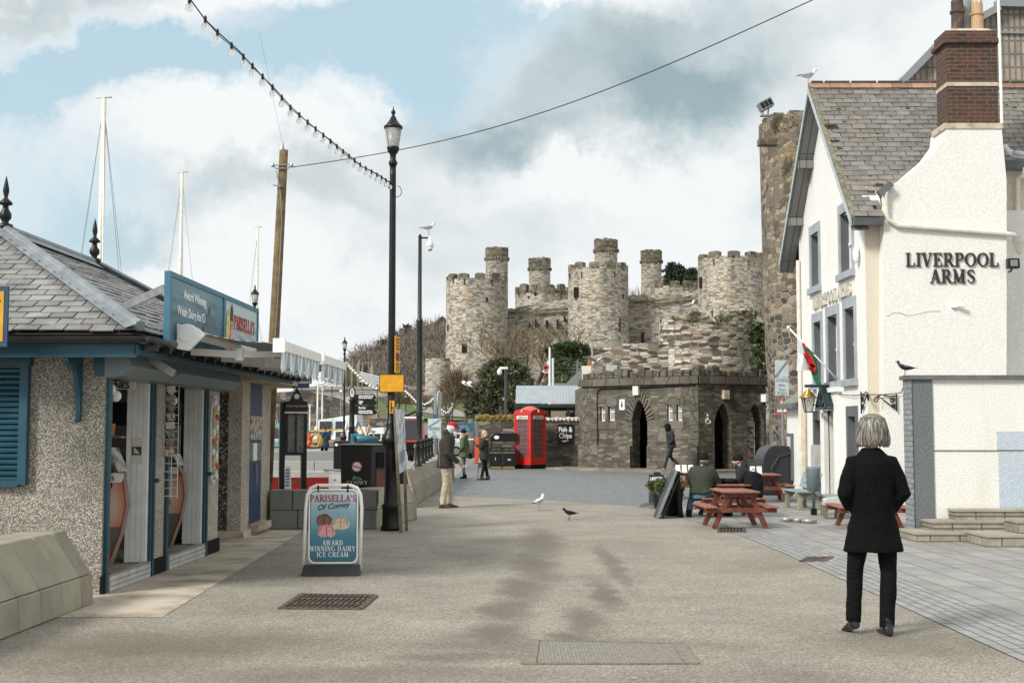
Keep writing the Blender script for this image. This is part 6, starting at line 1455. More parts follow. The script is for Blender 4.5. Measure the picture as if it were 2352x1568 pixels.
p=at(690,876,20.6); t=thing('kiosk_sign','tiny dark blue sign with orange ends bracketed on the far gutter of the small kiosk','sign',p); mb=MB(); mb.xf=Matrix.Rotation(R(20),4,'Z'); mb.box(-.14,.14,-.02,0,-.1,.08); mb.build('board',plain('sign_navy',(.02,.05,.11)),t); text('lettering','RESTAURANT',.05,M['white'],t,Matrix.Rotation(R(20),4,'Z')@face_cam(0,-.022,-.03),bold=.001); mb=MB(); mb.tube([(-.1,0,-.1),(-.1,.0,-.16),(-.2,.1,-.18)],.015,5); mb.build('bracket',M['offwhite'],t)
# ---------------- low granite walls ----------------
def blockwall(name,label,P0,P1,h1,h2,lean,thick,mat,bl=.62,seed=1,group='granite block walls along the quay',flip=1,toph=None):
    """battered wall of two courses from P0 to P1; outward side right of P0->P1 when flip=1"""
    rg=random.Random(seed); P0=Vector(P0);P1=Vector(P1); L=(P1-P0).length; d=(P1-P0)/L; n=Vector((d.y,-d.x,0))*flip
    t=thing(name,label,'wall',P0,0,group); T=lambda s,o,z:d*s+n*o+Vector((0,0,z))
    for row,(z0,z1,o0,o1) in enumerate(((0,h1,0,-.015),(h1,h2,-.02,-lean))):
        mb=MB(); s=-rg.uniform(0,.3)
        while s<L:
            a=max(0,s)+.006; b=min(L,s+bl)-.006; s+=bl
            if b-a<.05: continue
            mb.hexa([T(a,o0,z0),T(b,o0,z0),T(b,-thick,z0),T(a,-thick,z0),T(a,o1,z1-.006),T(b,o1,z1-.006),T(b,-thick,z1-.006),T(a,-thick,z1-.006)])
        mb.build('lower_course' if row==0 else 'upper_course',mat,t,mods=bev(.01,1))
    mb=MB(); mb.hexa([T(.004,-.04,.0),T(L-.004,-.04,0),T(L-.004,-thick+.01,0),T(.004,-thick+.01,0),T(.004,-lean-.012,h2-.02),T(L-.004,-lean-.012,h2-.02),T(L-.004,-thick+.01,h2-.02),T(.004,-thick+.01,h2-.02)]); mb.build('core',M['blackmat'],t)
    return t
g1=G(0,1468); g2=G(218,1385)
blockwall('low_granite_wall','warm battered granite block wall against the front of the kiosk at lower left',(-3.84,7.4,0),(-3.78,11.55,0),.27,.66,.28,.62,M['granite'],.46,2,group=None)
# noticeboard enclosure
yE=20.25
tE=blockwall('low_granite_wall','dark speckled granite wall facing the camera behind the ice cream pavement sign',(xat(621,yE),yE,0),(xat(866,yE),yE,0),.30,.62,.03,.35,M['granite_d'],.52,3,group=None)
blockwall('low_granite_wall','short battered granite wall end beside the base of the black lamp post',(xat(866,yE)+.0,yE+.02,0),(xat(884,20)+.33,yE+2.3,0),.30,.62,.16,.5,M['granite'],.75,4,group=None)
blockwall('low_granite_wall','long granite wall carrying a row of black bollards along the quay',(-2.0,25.8,0),(-1.9,42,0),.42,.78,.14,.62,M['granite'],.8,5,group=None)
mb=MB(); 
blockwall('low_granite_wall','pale granite wall behind the red rowing boat',(-7.6,33,0),(-2.65,33,0),.45,.78,.05,.5,M['granite_t'],.9,6,group=None)
blockwall('low_granite_wall','sloping pale granite wall in front of the person in the blue coat',(-9.5,37.5,0),(-3.4,39.5,0),.45,.95,.05,.5,M['granite_t'],1.1,7,group=None)
# ground features
def grate(label,pts,bars,group=None,fr=.04,mat=None,diag=True,name='drain_grate'):
    P=[G(*p) for p in pts]; c=sum(P,Vector())/4; t=thing(name,label,'drain cover',c,0,group); Q=[p-c for p in P]; mat=mat or plain('rusty_iron',(.13,.10,.075),.7,.4,var=.3,vs=20)
    mb=MB(); mb.poly([q+Vector((0,0,.001)) for q in Q]); mb.build('recess',M['blackmat'],t)
    mb=MB()
    for i in range(4): mb.bar(Q[i]+Vector((0,0,.004)),Q[(i+1)%4]+Vector((0,0,.004)),fr,.012)
    mb.build('frame',mat,t)
    mb=MB(); u=Q[1]-Q[0]; v=Q[3]-Q[0]
    for r_ in range(3):
        for i in range(bars):
            a=Q[0]+u*((i+.25)/bars)+v*(.04+r_*.32); b=Q[0]+u*((i+.85)/bars)+v*(.33+r_*.32) if diag else Q[0]+u*((i+.25)/bars)+v*(.33+r_*.32); mb.bar(a+Vector((0,0,.005)),b+Vector((0,0,.005)),.018,.008)
    for r_ in range(4): mb.bar(Q[0]+v*(.02+.32*r_)+Vector((0,0,.005)),Q[1]+v*(.02+.32*r_)+Vector((0,0,.005)),.02,.009)
    mb.build('bars',mat,t); return t
grate('long iron drain grate with slanting bars in the asphalt left of centre',[(643,1397),(828,1398),(864,1368),(693,1364)],14,'iron drain grates')
grate('small iron drain grate under the front picnic table',[(1650,1222),(1712,1222),(1708,1212),(1652,1212)],8,'iron drain grates',diag=False)
grate('rusty square drain grate at the edge of the slate paving',[(1838,1289),(1893,1288),(1912,1279),(1856,1279)],7,'iron drain grates',diag=False)
P=[G(1200,1524),G(1603,1523),G(1570,1478),G(1211,1470)]; c=sum(P,Vector())/4; t=thing('manhole_cover','large double manhole cover with rusty frame at the bottom of the picture','manhole cover',c); Q=[p-c for p in P]
mb=MB(); mb.poly([q+Vector((0,0,.002)) for q in Q]); mb.build('plate',brick('tread_plate',.05,.03,(.34,.32,.27),(.26,.24,.20),(.14,.12,.09),.006,.6,.6,.6),t)
mb=MB(); mb.bar(Q[0]+Vector((.04,0,.004)),Q[3]+Vector((.04,0,.004)),.10,.014); mb.bar(Q[1]+Vector((-.04,0,.004)),Q[2]+Vector((-.04,0,.004)),.10,.014); mb.bar(Q[2]+Vector((0,0,.003)),Q[3]+Vector((0,0,.003)),.03,.012); mb.bar(Q[0]+Vector((0,0,.003)),Q[1]+Vector((0,0,.003)),.02,.01); mb.build('frame',plain('pale_rusty_frame',(.21,.175,.14),.7,var=.2,vs=10),t)
# ---------------- street lamps ----------------
def mk_lamp(label,loc,H=6.85,group='black street lamps with glass lanterns'):
    t=thing('street_lamp',label,'street lamp',loc,group=group)
    mb=MB(); mb.lathe([(.155,0),(.155,.05),(.135,.08),(.13,.34),(.145,.36),(.145,.39),(.11,.42),(.10,.80),(.105,1.25),(.105,1.30),(.15,1.36),(.155,1.44),(.12,1.50),(.075,1.58),(.085,1.66),(.07,1.70),(.06,1.72),(.058,2.6),(.05,H-1.0),(.05,H-.86)],20); mb.build('post',M['black'],t,smooth=True)
    mb=MB(); mb.lathe([(.05,H-.86),(.075,H-.80),(.045,H-.74),(.05,H-.66),(.085,H-.62),(.10,H-.56),(.10,H-.54)],16); mb.build('lamp_holder',M['black'],t,smooth=True)
    mb=MB(); mb.lathe([(.092,H-.54),(.14,H-.24),(.134,H-.24),(.087,H-.54)],16,caps=False); g=mb.build('lantern_glass',M['lampglass'],t,smooth=True)
    mb=MB(); 
    for k in range(4): a=PI/4+k*PI/2; mb.bar((.094*math.cos(a),.094*math.sin(a),H-.54),(.142*math.cos(a),.142*math.sin(a),H-.24),.01)
    mb.lathe([(.0,H-.53),(.05,H-.52),(.05,H-.47),(.028,H-.45),(.02,H-.36),(.001,H-.34)],10); o=mb.build('lamp_fitting',M['galv'],t); 
    mb=MB(); mb.lathe([(.12,H-.25),(.152,H-.24),(.15,H-.20),(.12,H-.18),(.06,H-.10),(.045,H-.06),(.03,H-.04),(.018,H-.02),(.035,H+.01),(.035,H+.04),(.012,H+.07),(.001,H+.13)],16); mb.build('lantern_cap',M['black'],t,smooth=True)
    return t
YL=20.0; XL=at(897,1213,YL).x; HL=zat(262,YL)
lamp=mk_lamp('tall black street lamp with an orange plate, end of the bulb string tied to it',(XL,YL,0),HL)
def lampdup(px,pytop,Y,label,sc_=None): 
    z=zat(pytop,Y); s=sc_ or z/(HL+.13); o=dup(lamp,(xat(px,Y),Y,z-(HL+.13)*s),0,label,None,s); return o
lampdup(790,772,60,'slim black street lamp rising above the finger post')
lampdup(581,652,46,'black lantern peeping over the far end of the teal roof sign')
lampdup(916,862,92,'black street lamp whose lantern shows just right of the orange plate',.78)
lampdup(996,903,88,'black street lamp where the white bulb string peaks right of the camera pole',.75)
lampdup(1039,916,96,'smaller black street lamp above the blue information sign',.75)
lampdup(1157,1603*.5742 if False else 905,76,'black street lamp with lantern against the dark evergreen tree',.55)
lampdup(932,900,130,'far slim street lamp on the grass bank behind the wooden framed board',.9)
lampdup(866,880,125,'far slim street lamp beside the grass bank and the ramp',.8)
# signs fixed to the lamp
def plate(name,label,cat,px0,px1,py0,py1,Y,mat,edge=None,rot=0,group=None):
    a=at(px0,py1,Y);b=at(px1,py0,Y); c=(a+b)/2; w=(b.x-a.x)/2; h=(b.z-a.z)/2
    t=thing(name,label,cat,(c.x,Y,c.z),rot,group); mb=MB()
    if edge: mb.box(-w,w,0,.012,-h,h); mb.build('backing',edge,t,mods=bev(.012)); mb=MB(); mb.box(-w+.012,w-.012,-.004,.0,-h+.012,h-.012)
    else: mb.box(-w,w,0,.012,-h,h)
    mb.build('face',mat,t,mods=bev(.02) if not edge else None); return t,w,h
plate('sign_plate','blank orange rectangular plate strapped across the tall black lamp','sign',871,929,859,901,YL-.10,M['orange'],M['black'])
t,w,h=plate('parking_sign','small orange sign with a black bent line low on the tall black lamp','sign',892.5,908,918,951,YL-.09,M['orange'],M['black'])
mb=MB(); mb.box(-.02,-.005,-.008,-.004,-h+.03,h-.03); mb.box(-.005,w-.012,-.008,-.004,-.02,.0); mb.build('black_line',M['black'],t)
p=at(912.5,814,YL); t=thing('notice_sign','narrow orange sign seen almost edge on, banded to the tall black lamp','sign',p,R(80)); mb=MB(); mb.box(-.14,.14,-.006,.006,-.29,.29); mb.build('face',M['orange'],t); mb=MB(); mb.box(-.10,.10,-.009,-.006,-.1,.02); 
for k in range(4): mb.box(-.09,.09,-.009,-.006,.08+.05*k,.10+.05*k)
for k in range(3): mb.box(-.09,.09,-.009,-.006,-.16-.04*k,-.145-.04*k)
mb.build('print',plain('sign_print',(.10,.05,.10)),t)
mb=MB(); 
for py in (786,858): z=zat(py,YL); mb.lathe([(.058,z-.01),(.058,z+.01)],14,(XL,YL,0))
z=zat(440,YL); mb.tube([(XL+.07+.07*math.cos(a),YL,z+.09*math.sin(a)) for a in [PI/2+.5*k for k in range(-12,1)]],.006,5); mb.build('cable_ties',M['black'],None); tag(bpy.data.objects['cable_ties'],'coil of black cable and bands tied around the tall black lamp','cable')
# ---------------- telegraph pole and wires ----------------
Yp=22.6; b1=at(652,345,Yp); b2_=at(629,785,Yp); b0=b2_+(b2_-b1)*(b2_.z/(b1.z-b2_.z))
t=thing('telegraph_pole','leaning brown wooden telegraph pole behind the kiosks','telegraph pole',b0)
mb=MB(); mb.tube([Vector((0,0,0)),(b1-b0)*.5,b1-b0],[.112,.095,.078],14); mb.build('pole',plain('pole_wood',(.15,.10,.045),.85,var=.4,vs=5,bmp=.4,bs=30,dirt_or_highlight=(.08,.07,.02),dirt_or_highlight_amt=.7),t,smooth=True)
mb=MB(); d=b1-b0; mb.lathe([(.05,0),(.03,.07),(.008,.16)],8,d+Vector((-.03,0,0))); c=d*.955; mb.bar(c+Vector((-.17,-.08,0)),c+Vector((.17,-.08,.02)),.02); mb.tube([c+Vector((-.17,-.06,.0)),c+Vector((-.1,-.1,-.06)),c+Vector((.1,-.1,-.06)),c+Vector((.17,-.06,0))],.012,5)
for s in (-.17,.17): mb.lathe([(.022,-.03),(.03,0),(.02,.04)],8,c+Vector((s,-.08,.0)))
mb.tube([c+Vector((-.1,-.1,-.1)),c+Vector((-.02,-.1,-.5)),d*.8+Vector((.05,-.11,0)),d*.6+Vector((.05,-.11,0)),d*.4+Vector((.03,-.12,0))],.008,4); mb.bar(d*.90+Vector((-.14,-.1,0)),d*.90+Vector((.0,-.1,-.02)),.025); mb.build('fittings',M['galv'],t)
w0=b1+(b0-b1)*.05+Vector((.17,-.08,0)); w1=at(1876,-4,17); P=[w0.lerp(w1,k/20)+Vector((0,0,-.42*math.sin(PI*k/20))) for k in range(21)]; w2=P[-1]+(P[-1]-P[-2])*20; P.append(w2)
mb=MB(); mb.tube(P,.008,5); tag(mb.build('overhead_wire',M['black']),'single thin black wire running from the telegraph pole up to the right','wire')
mb=MB(); mb.tube([b1+Vector((-.03,0,.14)),b1+Vector((-.02,-2.2,1.45))],.002,4); tag(mb.build('stay_wire',M['galv']),'very thin wire rising from the tip of the telegraph pole to the bulb string','wire')
# ---------------- festoon of bulbs ----------------
S0=at(902,421,YL); S0.x-=.02; cab=[(902,420,20.0),(868,402,18.9),(831,380,17.9),(794,352,16.9),(757,322,16.0),(712,284,15.1),(667,246,14.3),(632,206,13.7),(585,156,13.0),(549,120,12.4),(502,76,11.9),(470,42,11.5),(437,2,11.2),(395,-50,10.8),(330,-140,10.3)]
C=[at(*c) for c in cab]; C[0]=S0
mb=MB(); mb.tube([c+Vector((.0,.0,.012*math.sin(i*2.2))) for i,c in enumerate(C)],.007,5); mb.tube([c+Vector((.01,.0,-.02+.012*math.sin(i*1.7))) for i,c in enumerate(C)],.005,4)
tag(mb.build('festoon_cable',M['black']),'twisted black cable of the bulb string slanting from the top left to the tall lamp','cable')
def cpos(f):
    n=len(C)-1; x=f*n; i=min(n-1,int(x)); return C[i].lerp(C[i+1],x-i)
proto=None
Ls=[0]; 
for i in range(len(C)-1): Ls.append(Ls[-1]+(C[i+1]-C[i]).length)
nb=27; bulbs=[]
for k in range(nb):
    L=.12+k*(Ls[-3]-.1)/25.0
    if L>Ls[-1]: break
    i=max(j for j in range(len(Ls)) if Ls[j]<=L); i=min(i,len(C)-2); p=C[i].lerp(C[i+1],(L-Ls[i])/(Ls[i+1]-Ls[i]))
    if proto is None:
        proto=thing('light_bulb','clear round unlit bulb hanging on the slanting black cable of the festoon','light bulb',p,0,'clear bulbs strung along the festoon cable')
        mb=MB(); mb.ball((0,0,-.075),.037,12,9); mb.build('bulb',M['bulb'],proto,smooth=True); mb=MB(); mb.lathe([(.012,-.045),(.016,-.03),(.014,.015),(.006,.03)],8); mb.build('socket',M['black'],proto); mb=MB(); mb.lathe([(.004,-.08),(.009,-.05)],6); mb.build('filament',M['offwhite'],proto)
    else: dup(proto,p)
ORD=['first','second','third','fourth','fifth','sixth','seventh','eighth','ninth','tenth','eleventh','twelfth','thirteenth','fourteenth','fifteenth','sixteenth','seventeenth','eighteenth','nineteenth','twentieth','twenty-first','twenty-second','twenty-third','twenty-fourth','twenty-fifth','twenty-sixth','twenty-seventh']
for k,o in enumerate(sorted([o for o in bpy.data.objects if o.name.startswith('light_bulb') and o.type=='EMPTY'],key=lambda o:-o.location.y)): o['label']='clear round bulb on the slanting festoon, %s from the tall lamp'%ORD[k]
# far festoon of small white bulbs
fp=[[(792,830),(799,834),(812,848),(828,864),(848,882),(870,890),(900,892),(929,893),(942,905),(956,919),(975,926),(988,920),(996,911)],[(996,911),(1004,924),(1012,936),(1024,946),(1032,942),(1039,931)]]
tiny=None
for seg,Yq in zip(fp,((62,88),(88,96))):
    n=len(seg); Q=[at(x,y,Yq[0]+(Yq[1]-Yq[0])*i/(n-1)) for i,(x,y) in enumerate(seg)]
    mb=MB(); mb.tube(Q,.02,4); tag(mb.build('festoon_cable',M['black']),('long far string cable of white bulbs crossing behind the orange plate' if Yq[0]==62 else 'short far string cable of white bulbs sagging between the two rightmost street lamps'),'cable')
    Lq=[0]
    for i in range(n-1): Lq.append(Lq[-1]+(Q[i+1]-Q[i]).length)
    m_=34 if Yq[0]==62 else 12
    for k in range(m_):
        L=Lq[-1]*(k+.5)/m_; i=max(j for j in range(n) if Lq[j]<=L); i=min(i,n-2); p=Q[i].lerp(Q[i+1],(L-Lq[i])/(Lq[i+1]-Lq[i]))
        if tiny is None:
            tiny=MB().ball((0,0,-.07),.085,8,6).build('light_bulb',M['white']); tiny.location=p; tag(tiny,'small white bulb on the far sagging string behind the orange plate','light bulb','white bulbs on the far festoon')
        else: c=tiny.copy(); col.objects.link(c); c.location=p
# ---------------- camera pole ----------------
Yc_=43; x=at(962,1085,Yc_).x; zt=zat(545,Yc_)
t=thing('camera_pole','tall dark camera pole with a white dome camera behind the bollards','camera pole',(x,Yc_,0))
z1,z2=zat(800,Yc_),zat(735,Yc_)
mb=MB(); mb.lathe([(.16,0),(.16,.9),(.125,1.0),(.10,1.05),(.10,zat(955,Yc_)),(.13,zat(952,Yc_)),(.10,zat(945,Yc_)),(.095,z2-.1),(.12,z2-.05),(.12,z2),(.075,z2+.05),(.06,zt)],16); mb.build('pole',plain('dark_green_post',(.018,.024,.018),.4),t,smooth=True)
mb=MB(); mb.lathe([(.07,zt),(.05,zt+.06),(.01,zt+.12)],10); mb.bar((0,0,zt-.02),(.34,0,zt-.02),.06,.05); mb.build('arm',M['black'],t)
mb=MB(); mb.lathe([(.06,.0),(.06,-.12),(.12,-.18),(.13,-.32),(.10,-.36)],14,(.34,0,zt)); mb.build('camera_housing',M['white'],t,smooth=True)
mb=MB(); mb.lathe([(.10,-.36),(.09,-.43),(.05,-.48),(.001,-.50)],14,(.34,0,zt)); mb.build('camera_dome',M['white'],t,smooth=True); mb=MB(); mb.ball((.31,-.09,zt-.43),.028,8,6); mb.ball((.38,-.085,zt-.43),.028,8,6); mb.build('camera_eye',M['black'],t)
Yc2=66; x=xat(1162,Yc2); t=thing('camera_pole','slim dark pole with a white camera head in front of the dark evergreen tree','camera pole',(x,Yc2,0)); zt=zat(845,Yc2)
mb=MB(); mb.lathe([(.09,0),(.075,zt)],10); mb.build('pole',plain('grey_green_pole',(.05,.06,.055),.5),t); mb=MB(); mb.bar((.1,0,zt),(-.35,0,zt),.14,.12); mb.ball((-.33,0,zt-.2),.15,10,7,(.9,.9,1.2)); mb.build('camera_head',M['white'],t)
# ---------------- notice board ----------------
Yn=21.6; t=thing('notice_board','black framed glass notice board on two posts with a pediment and gold lettering','notice board',(xat(672,Yn),Yn,0),R(18))
def nx(px): return (xat(px,Yn)-xat(672,Yn))
zc=lambda py:zat(py,Yn)
mb=MB(); mb.box(-.22,-.13,-.05,.06,0,zc(925)); mb.build('post',M['black'],t); mb=MB(); mb.box(.15,.24,-.05,.06,0,zc(935)); mb.build('post',M['black'],t)
mb=MB(); mb.lathe([(.08,0),(.07,.03),(.03,.05)],10,(-.175,0,zc(925))); mb.build('post_cap',M['bandst'],t); mb=MB(); mb.lathe([(.08,0),(.07,.03),(.03,.05)],10,(.195,0,zc(935))); mb.build('post_cap',M['bandst'],t)
z0,z1=zc(1045),zc(948); mb=MB(); f=.03; x0,x1=-.125,.215
for q in ((x0,x0+f,z0,z1),(x1-f,x1,z0,z1),(x0+f,x1-f,z0,z0+f*1.6),(x0+f,x1-f,z1-f,z1),(.035,.055,z0+f,z1-f)): mb.box(q[0],q[1],-.12,-.02,q[2],q[3])
mb.build('case_frame',M['black'],t)
mb=MB(); mb.box(x0+f,x1-f,-.05,-.03,z0+.04,z1-f); mb.build('back_panel',plain('papers_grey',(.42,.42,.39),.6,vs=14,var=.5),t)
mb=MB(); mb.box(x0+.04,x0+.13,-.055,-.051,z0+.1,z1-.08); mb.box(.07,.13,-.055,-.051,z0+.2,z1-.1); mb.build('posters',plain('poster_paper',(.55,.54,.50),.6,vs=20,var=.2),t)
mb=MB(); mb.box(x0+f,x1-f,-.10,-.097,z0+.04,z1-f); mb.build('glass_door',glassm('board_glass',(.6,.62,.6),.05,.9),t)
mb=MB(); zz=z1+.02; mb.prism([(x0-.02,-.12,zz),(x1+.02,-.12,zz),(x1+.02,-.12,zz+.17),(.16,-.12,zz+.19),(.09,-.12,zz+.34),(.045,-.12,zz+.41),(.0,-.12,zz+.34),(-.07,-.12,zz+.19),(x0-.02,-.12,zz+.17)],(0,.06,0)); mb.build('pediment',M['black'],t)
mb=MB(); mb.box(x0-.03,x1+.03,-.135,-.05,zz-.03,zz+.0); mb.build('moulding',M['offwhite'],t); mb=MB(); mb.xf=Matrix.Translation((.045,-.125,zz+.26))@Matrix.Rotation(PI/2,4,'X'); mb.lathe([(.045,0),(.045,.008)],14); mb.build('oval_crest',M['white'],t)
text('lettering','BWRDD TREF CONWY',.042,plain('gold_paint',(.55,.38,.15),.4),t,face_cam(.045,-.122,zz+.08),xs=.78,bold=.001)
p=at(661,1118,21.0); t=thing('leaning_sign','small white paper sign propped at the foot of the notice board','sign',(p.x,21.0,.6),R(8)); mb=MB(); mb.hexa([(-.05,-.02,0),(.06,-.02,0),(.06,0,0),(-.05,0,0),(-.06,.06,.36),(.035,.06,.37),(.035,.08,.37),(-.06,.08,.36)]); mb.build('board',M['white'],t); mb=MB()
for k in range(6): mb.box(-.04,.03,-.03+.013*k,-.022+.013*k,.05+.05*k,.075+.05*k)
mb.build('print',plain('blue_print',(.2,.27,.36)),t)
# ---------------- big litter bin ----------------
Yb=21.4; x0,x1=xat(781,Yb),xat(858,Yb); t=thing('litter_bin','large black litter bin with a round no seagull feeding sign and pale town logo','litter bin',(x0,Yb,0),R(-8)); w=x1-x0; z1=zat(1022,Yb)
mb=MB(); mb.hexa([(.04,0,.0),(w-.04,0,0),(w+.18,.5,0),(.04,.5,0),(0,0,z1),(w,0,z1),(w+.22,.5,z1),(0,.5,z1)]); mb.build('body',plain('bin_black',(.017,.017,.015),.42,vs=40,var=.5),t,mods=bev(.02))
mb=MB(); mb.hexa([(-.02,-.02,z1),(w+.01,-.02,z1),(w+.25,.52,z1),(-.02,.52,z1),(-.02,-.02,z1+.025),(w+.01,-.02,z1+.025),(w+.25,.52,z1+.025),(-.02,.52,z1+.025)]); mb.build('lid',plain('lid_edge',(.30,.29,.29),.4),t)
mb=MB(); mb.hexa([(w+.05,.10,z1-.38),(w+.16,.36,z1-.38),(w+.14,.36,z1-.38),(w+.03,.10,z1-.38),(w+.065,.10,z1-.12),(w+.175,.36,z1-.12),(w+.14,.36,z1-.12),(w+.03,.10,z1-.12)]); mb.build('opening',M['blackmat'],t)
mb=MB(); mb.hexa([(w+.02,.10,.2),(w+.11,.34,.2),(w+.09,.34,.2),(w+.0,.10,.2),(w+.055,.10,z1-.42),(w+.155,.34,z1-.42),(w+.13,.34,z1-.42),(w+.03,.10,z1-.42)]); mb.build('side_plate',plain('scratched_red_brown',(.13,.05,.04),.3),t)
def disc(mb,c,r,d=.004,n=20): mb.xf=Matrix.Translation(c)@Matrix.Rotation(PI/2,4,'X'); mb.lathe([(r,0),(r,d)],n); mb.xf=None; return mb
zc_=z1-.36; xc=.30
disc(MB(),(xc,-.004,zc_),.092).build('sign_ring',plain('ring_red',(.45,.05,.05)),t); disc(MB(),(xc,-.009,zc_),.075).build('sign_face',M['white'],t)
mb=MB(); mb.bar((xc-.072,-.016,zc_+.022),(xc+.072,-.016,zc_-.022),.004,.018); mb.build('sign_bar',plain('ring_red2',(.45,.05,.05)),t)
serif('lettering','CONWY',.062,plain('logo_cream',(.60,.52,.40)),t,face_cam(xc+.01,-.012,.66),.003,xs=1.15)
mb=MB(); mb.tube([(xc-.08,-.012,.745),(xc-.03,-.012,.755),(xc+.03,-.012,.735),(xc+.09,-.012,.75)],.007,5); mb.box(xc-.06,xc-.035,-.012,-.006,.75,.80); mb.tube([(xc-.06,-.012,.77),(xc,-.012,.78),(xc+.07,-.012,.755)],.008,5); mb.build('logo',plain('logo_green',(.25,.42,.30)),t)
# ---------------- board leaning on the lamp ----------------
Yw=19.72; t=thing('leaning_board','narrow blue and white poster board on two wooden legs leaning beside the tall lamp','sign',(xat(921,Yw),Yw,0))
A0=at(921,1218,19.55)-t.location; A1=at(906,935,19.85)-t.location; B0=at(934,1208,19.95)-t.location; B1=at(927,1000,20.05)-t.location
A0.z=0;B0.z=0
mb=MB(); mb.bar(A0,A1,.045,.05); mb.build('leg',M['wood'],t); mb=MB(); mb.bar(B0,B1,.045,.05); mb.build('leg',M['wood'],t)
q=[at(907,937,19.82),at(929,942,20.1),at(935,1078,20.0),at(918,1087,19.66)]; q=[p-t.location+Vector((0,-.03,0)) for p in q]
mb=MB(); mb.prism(q,(0,.015,0)); m,nt,b=newm('faded_poster'); tc=nd(nt,'TexCoord').outputs['Object']; n=nd(nt,'TexNoise',{'Vector':vmath(nt,'MULTIPLY',tc,(3,3,1)).outputs[0],'Scale':6.0,'Detail':6.0}).outputs[0]; setc(nt,b,ramp(nt,n,[(.35,(.16,.24,.33)),(.45,(.42,.48,.50)),(.6,(.62,.63,.60))])); b.inputs['Roughness'].default_value=.4; mb.build('poster',m,t)
mb=MB()
for k in range(5): z0=q[3].z+.16+.035*k; mb.bar((q[3].x+.02-.002*k,q[3].y-.008,z0),(q[2].x-.03,q[2].y-.02-.1*0,z0+.06),.004,.014)
mb.build('printed_lines',plain('poster_slate',(.12,.16,.22)),t)
# ---------------- bollards on the wall ----------------
bol=None
for k,(px,Yk) in enumerate([(960,28.0),(969.5,30.6),(977,33.2),(984,35.8),(991,38.4)]):
    loc=(xat(px,Yk),Yk,.78)
    if bol is None:
        bol=thing('bollard','nearest black ball topped iron bollard at the end of the long granite wall','bollard',loc,group='iron bollards along the granite wall')
        mb=MB(); mb.lathe([(.10,0),(.10,.03),(.085,.05),(.07,.09),(.055,.12),(.05,.30),(.052,.42),(.065,.44),(.065,.46),(.045,.48)],14); mb.build('shaft',M['black'],bol,smooth=True); mb=MB(); mb.ball((0,0,.53),.062,12,8); mb.build('ball',M['black'],bol,smooth=True)
    else: dup(bol,loc,0,'black ball topped iron bollard on the granite wall, %s from the camera'%ORD[k])
mb=MB(); mb.tube([(xat(960,28),28,.78+.40),(xat(991,38.4),38.4,.78+.40),(xat(997,44),44,1.18)],.018,6); tag(mb.build('handrail',M['black']),'black horizontal rail joining the bollards on the granite wall','rail')
o=dup(bol,(xat(698,33.2),33.2,.70),0,'black ball topped iron bollard standing on the pale wall behind the red boat'); del o['group']
mb=MB(); mb.tube([(xat(600,33.2),33.2,1.13),(xat(785,33.2),33.2,1.13)],.018,6); tag(mb.build('handrail',M['black']),'black horizontal rail behind the notice board and the red boat','rail')
# ---------------- ice cream pavement sign ----------------
Ys=13.9; t=thing('pavement_sign','white framed ice cream pavement sign with three painted scoops standing on the asphalt','sign',(xat(767,Ys),Ys,0),R(3)); k=Ys/F
X=lambda px:(px-767)*k; Z=lambda py:zat(py,Ys)
mb=MB(); mb.tube([(X(701),0,.03),(X(705),0,Z(1165)),(X(708),0,Z(1135)),(X(716),0,Z(1120)),(X(730),0,Z(1114)),(X(805),0,Z(1114)),(X(821),0,Z(1120)),(X(829),0,Z(1135)),(X(832),0,Z(1165)),(X(829),0,.03)],.019,10); mb.build('tube_frame',M['white'],t,smooth=True)
def rrect(x0,x1,z0,z1,r,y,n=6):
    P=[]
    for cx,cz,a in ((x1-r,z0+r,-90),(x1-r,z1-r,0),(x0+r,z1-r,90),(x0+r,z0+r,180)):
        for i in range(n+1): an=R(a+90*i/n); P.append((cx+r*math.cos(an),y,cz+r*math.sin(an)))
    return P
mb=MB(); mb.prism(rrect(X(712),X(824),Z(1293),Z(1122),.07,-.012),(0,.024,0)); mb.build('panel',M['white'],t)
mb=MB(); mb.prism(rrect(X(715.5),X(820.5),Z(1289),Z(1126),.06,-.0135),(0,.002,0)); mb.build('border',M['black'],t)
m,nt,b=newm('blue_fade_print'); tc=nd(nt,'TexCoord').outputs['Object']; z_=nd(nt,'SeparateXYZ',{0:tc}).outputs[2]; setc(nt,b,ramp(nt,mrange(nt,z_,Z(1289),Z(1126),0,1,False),[(0,(.035,.15,.21)),(.35,(.06,.22,.30)),(.7,(.27,.44,.50)),(1,(.60,.68,.71))])); b.inputs['Roughness'].default_value=.35
mb=MB(); mb.prism(rrect(X(717),X(819),Z(1287.5),Z(1127.5),.055,-.016),(0,.003,0)); mb.build('picture',m,t)
rl2=plain('parisella_red',(.42,.06,.07),.5); nv=plain('letter_outline_navy',(.03,.07,.11),.5); wh2=M['white']
serif('lettering',"PARISELLA'S",.072,nv,t,face_cam(.003,-.0165,Z(1151)-.003),.002,xs=.80); serif('lettering',"PARISELLA'S",.072,rl2,t,face_cam(0,-.0175,Z(1151)),.003,xs=.80)
text('lettering','Of Conwy',.082,nv,t,face_cam(0,-.0175,Z(1167))@Matrix.Rotation(R(6),4,'Z'),bold=.002,shear=.35)
for s,py in (('AWARD',1250),('WINNING DAIRY',1263.5),('ICE CREAM',1277)):
    serif('lettering',s,.052,wh2,t,face_cam(0,-.0165,Z(py)-.004),.003,xs=.80,gap=.12)
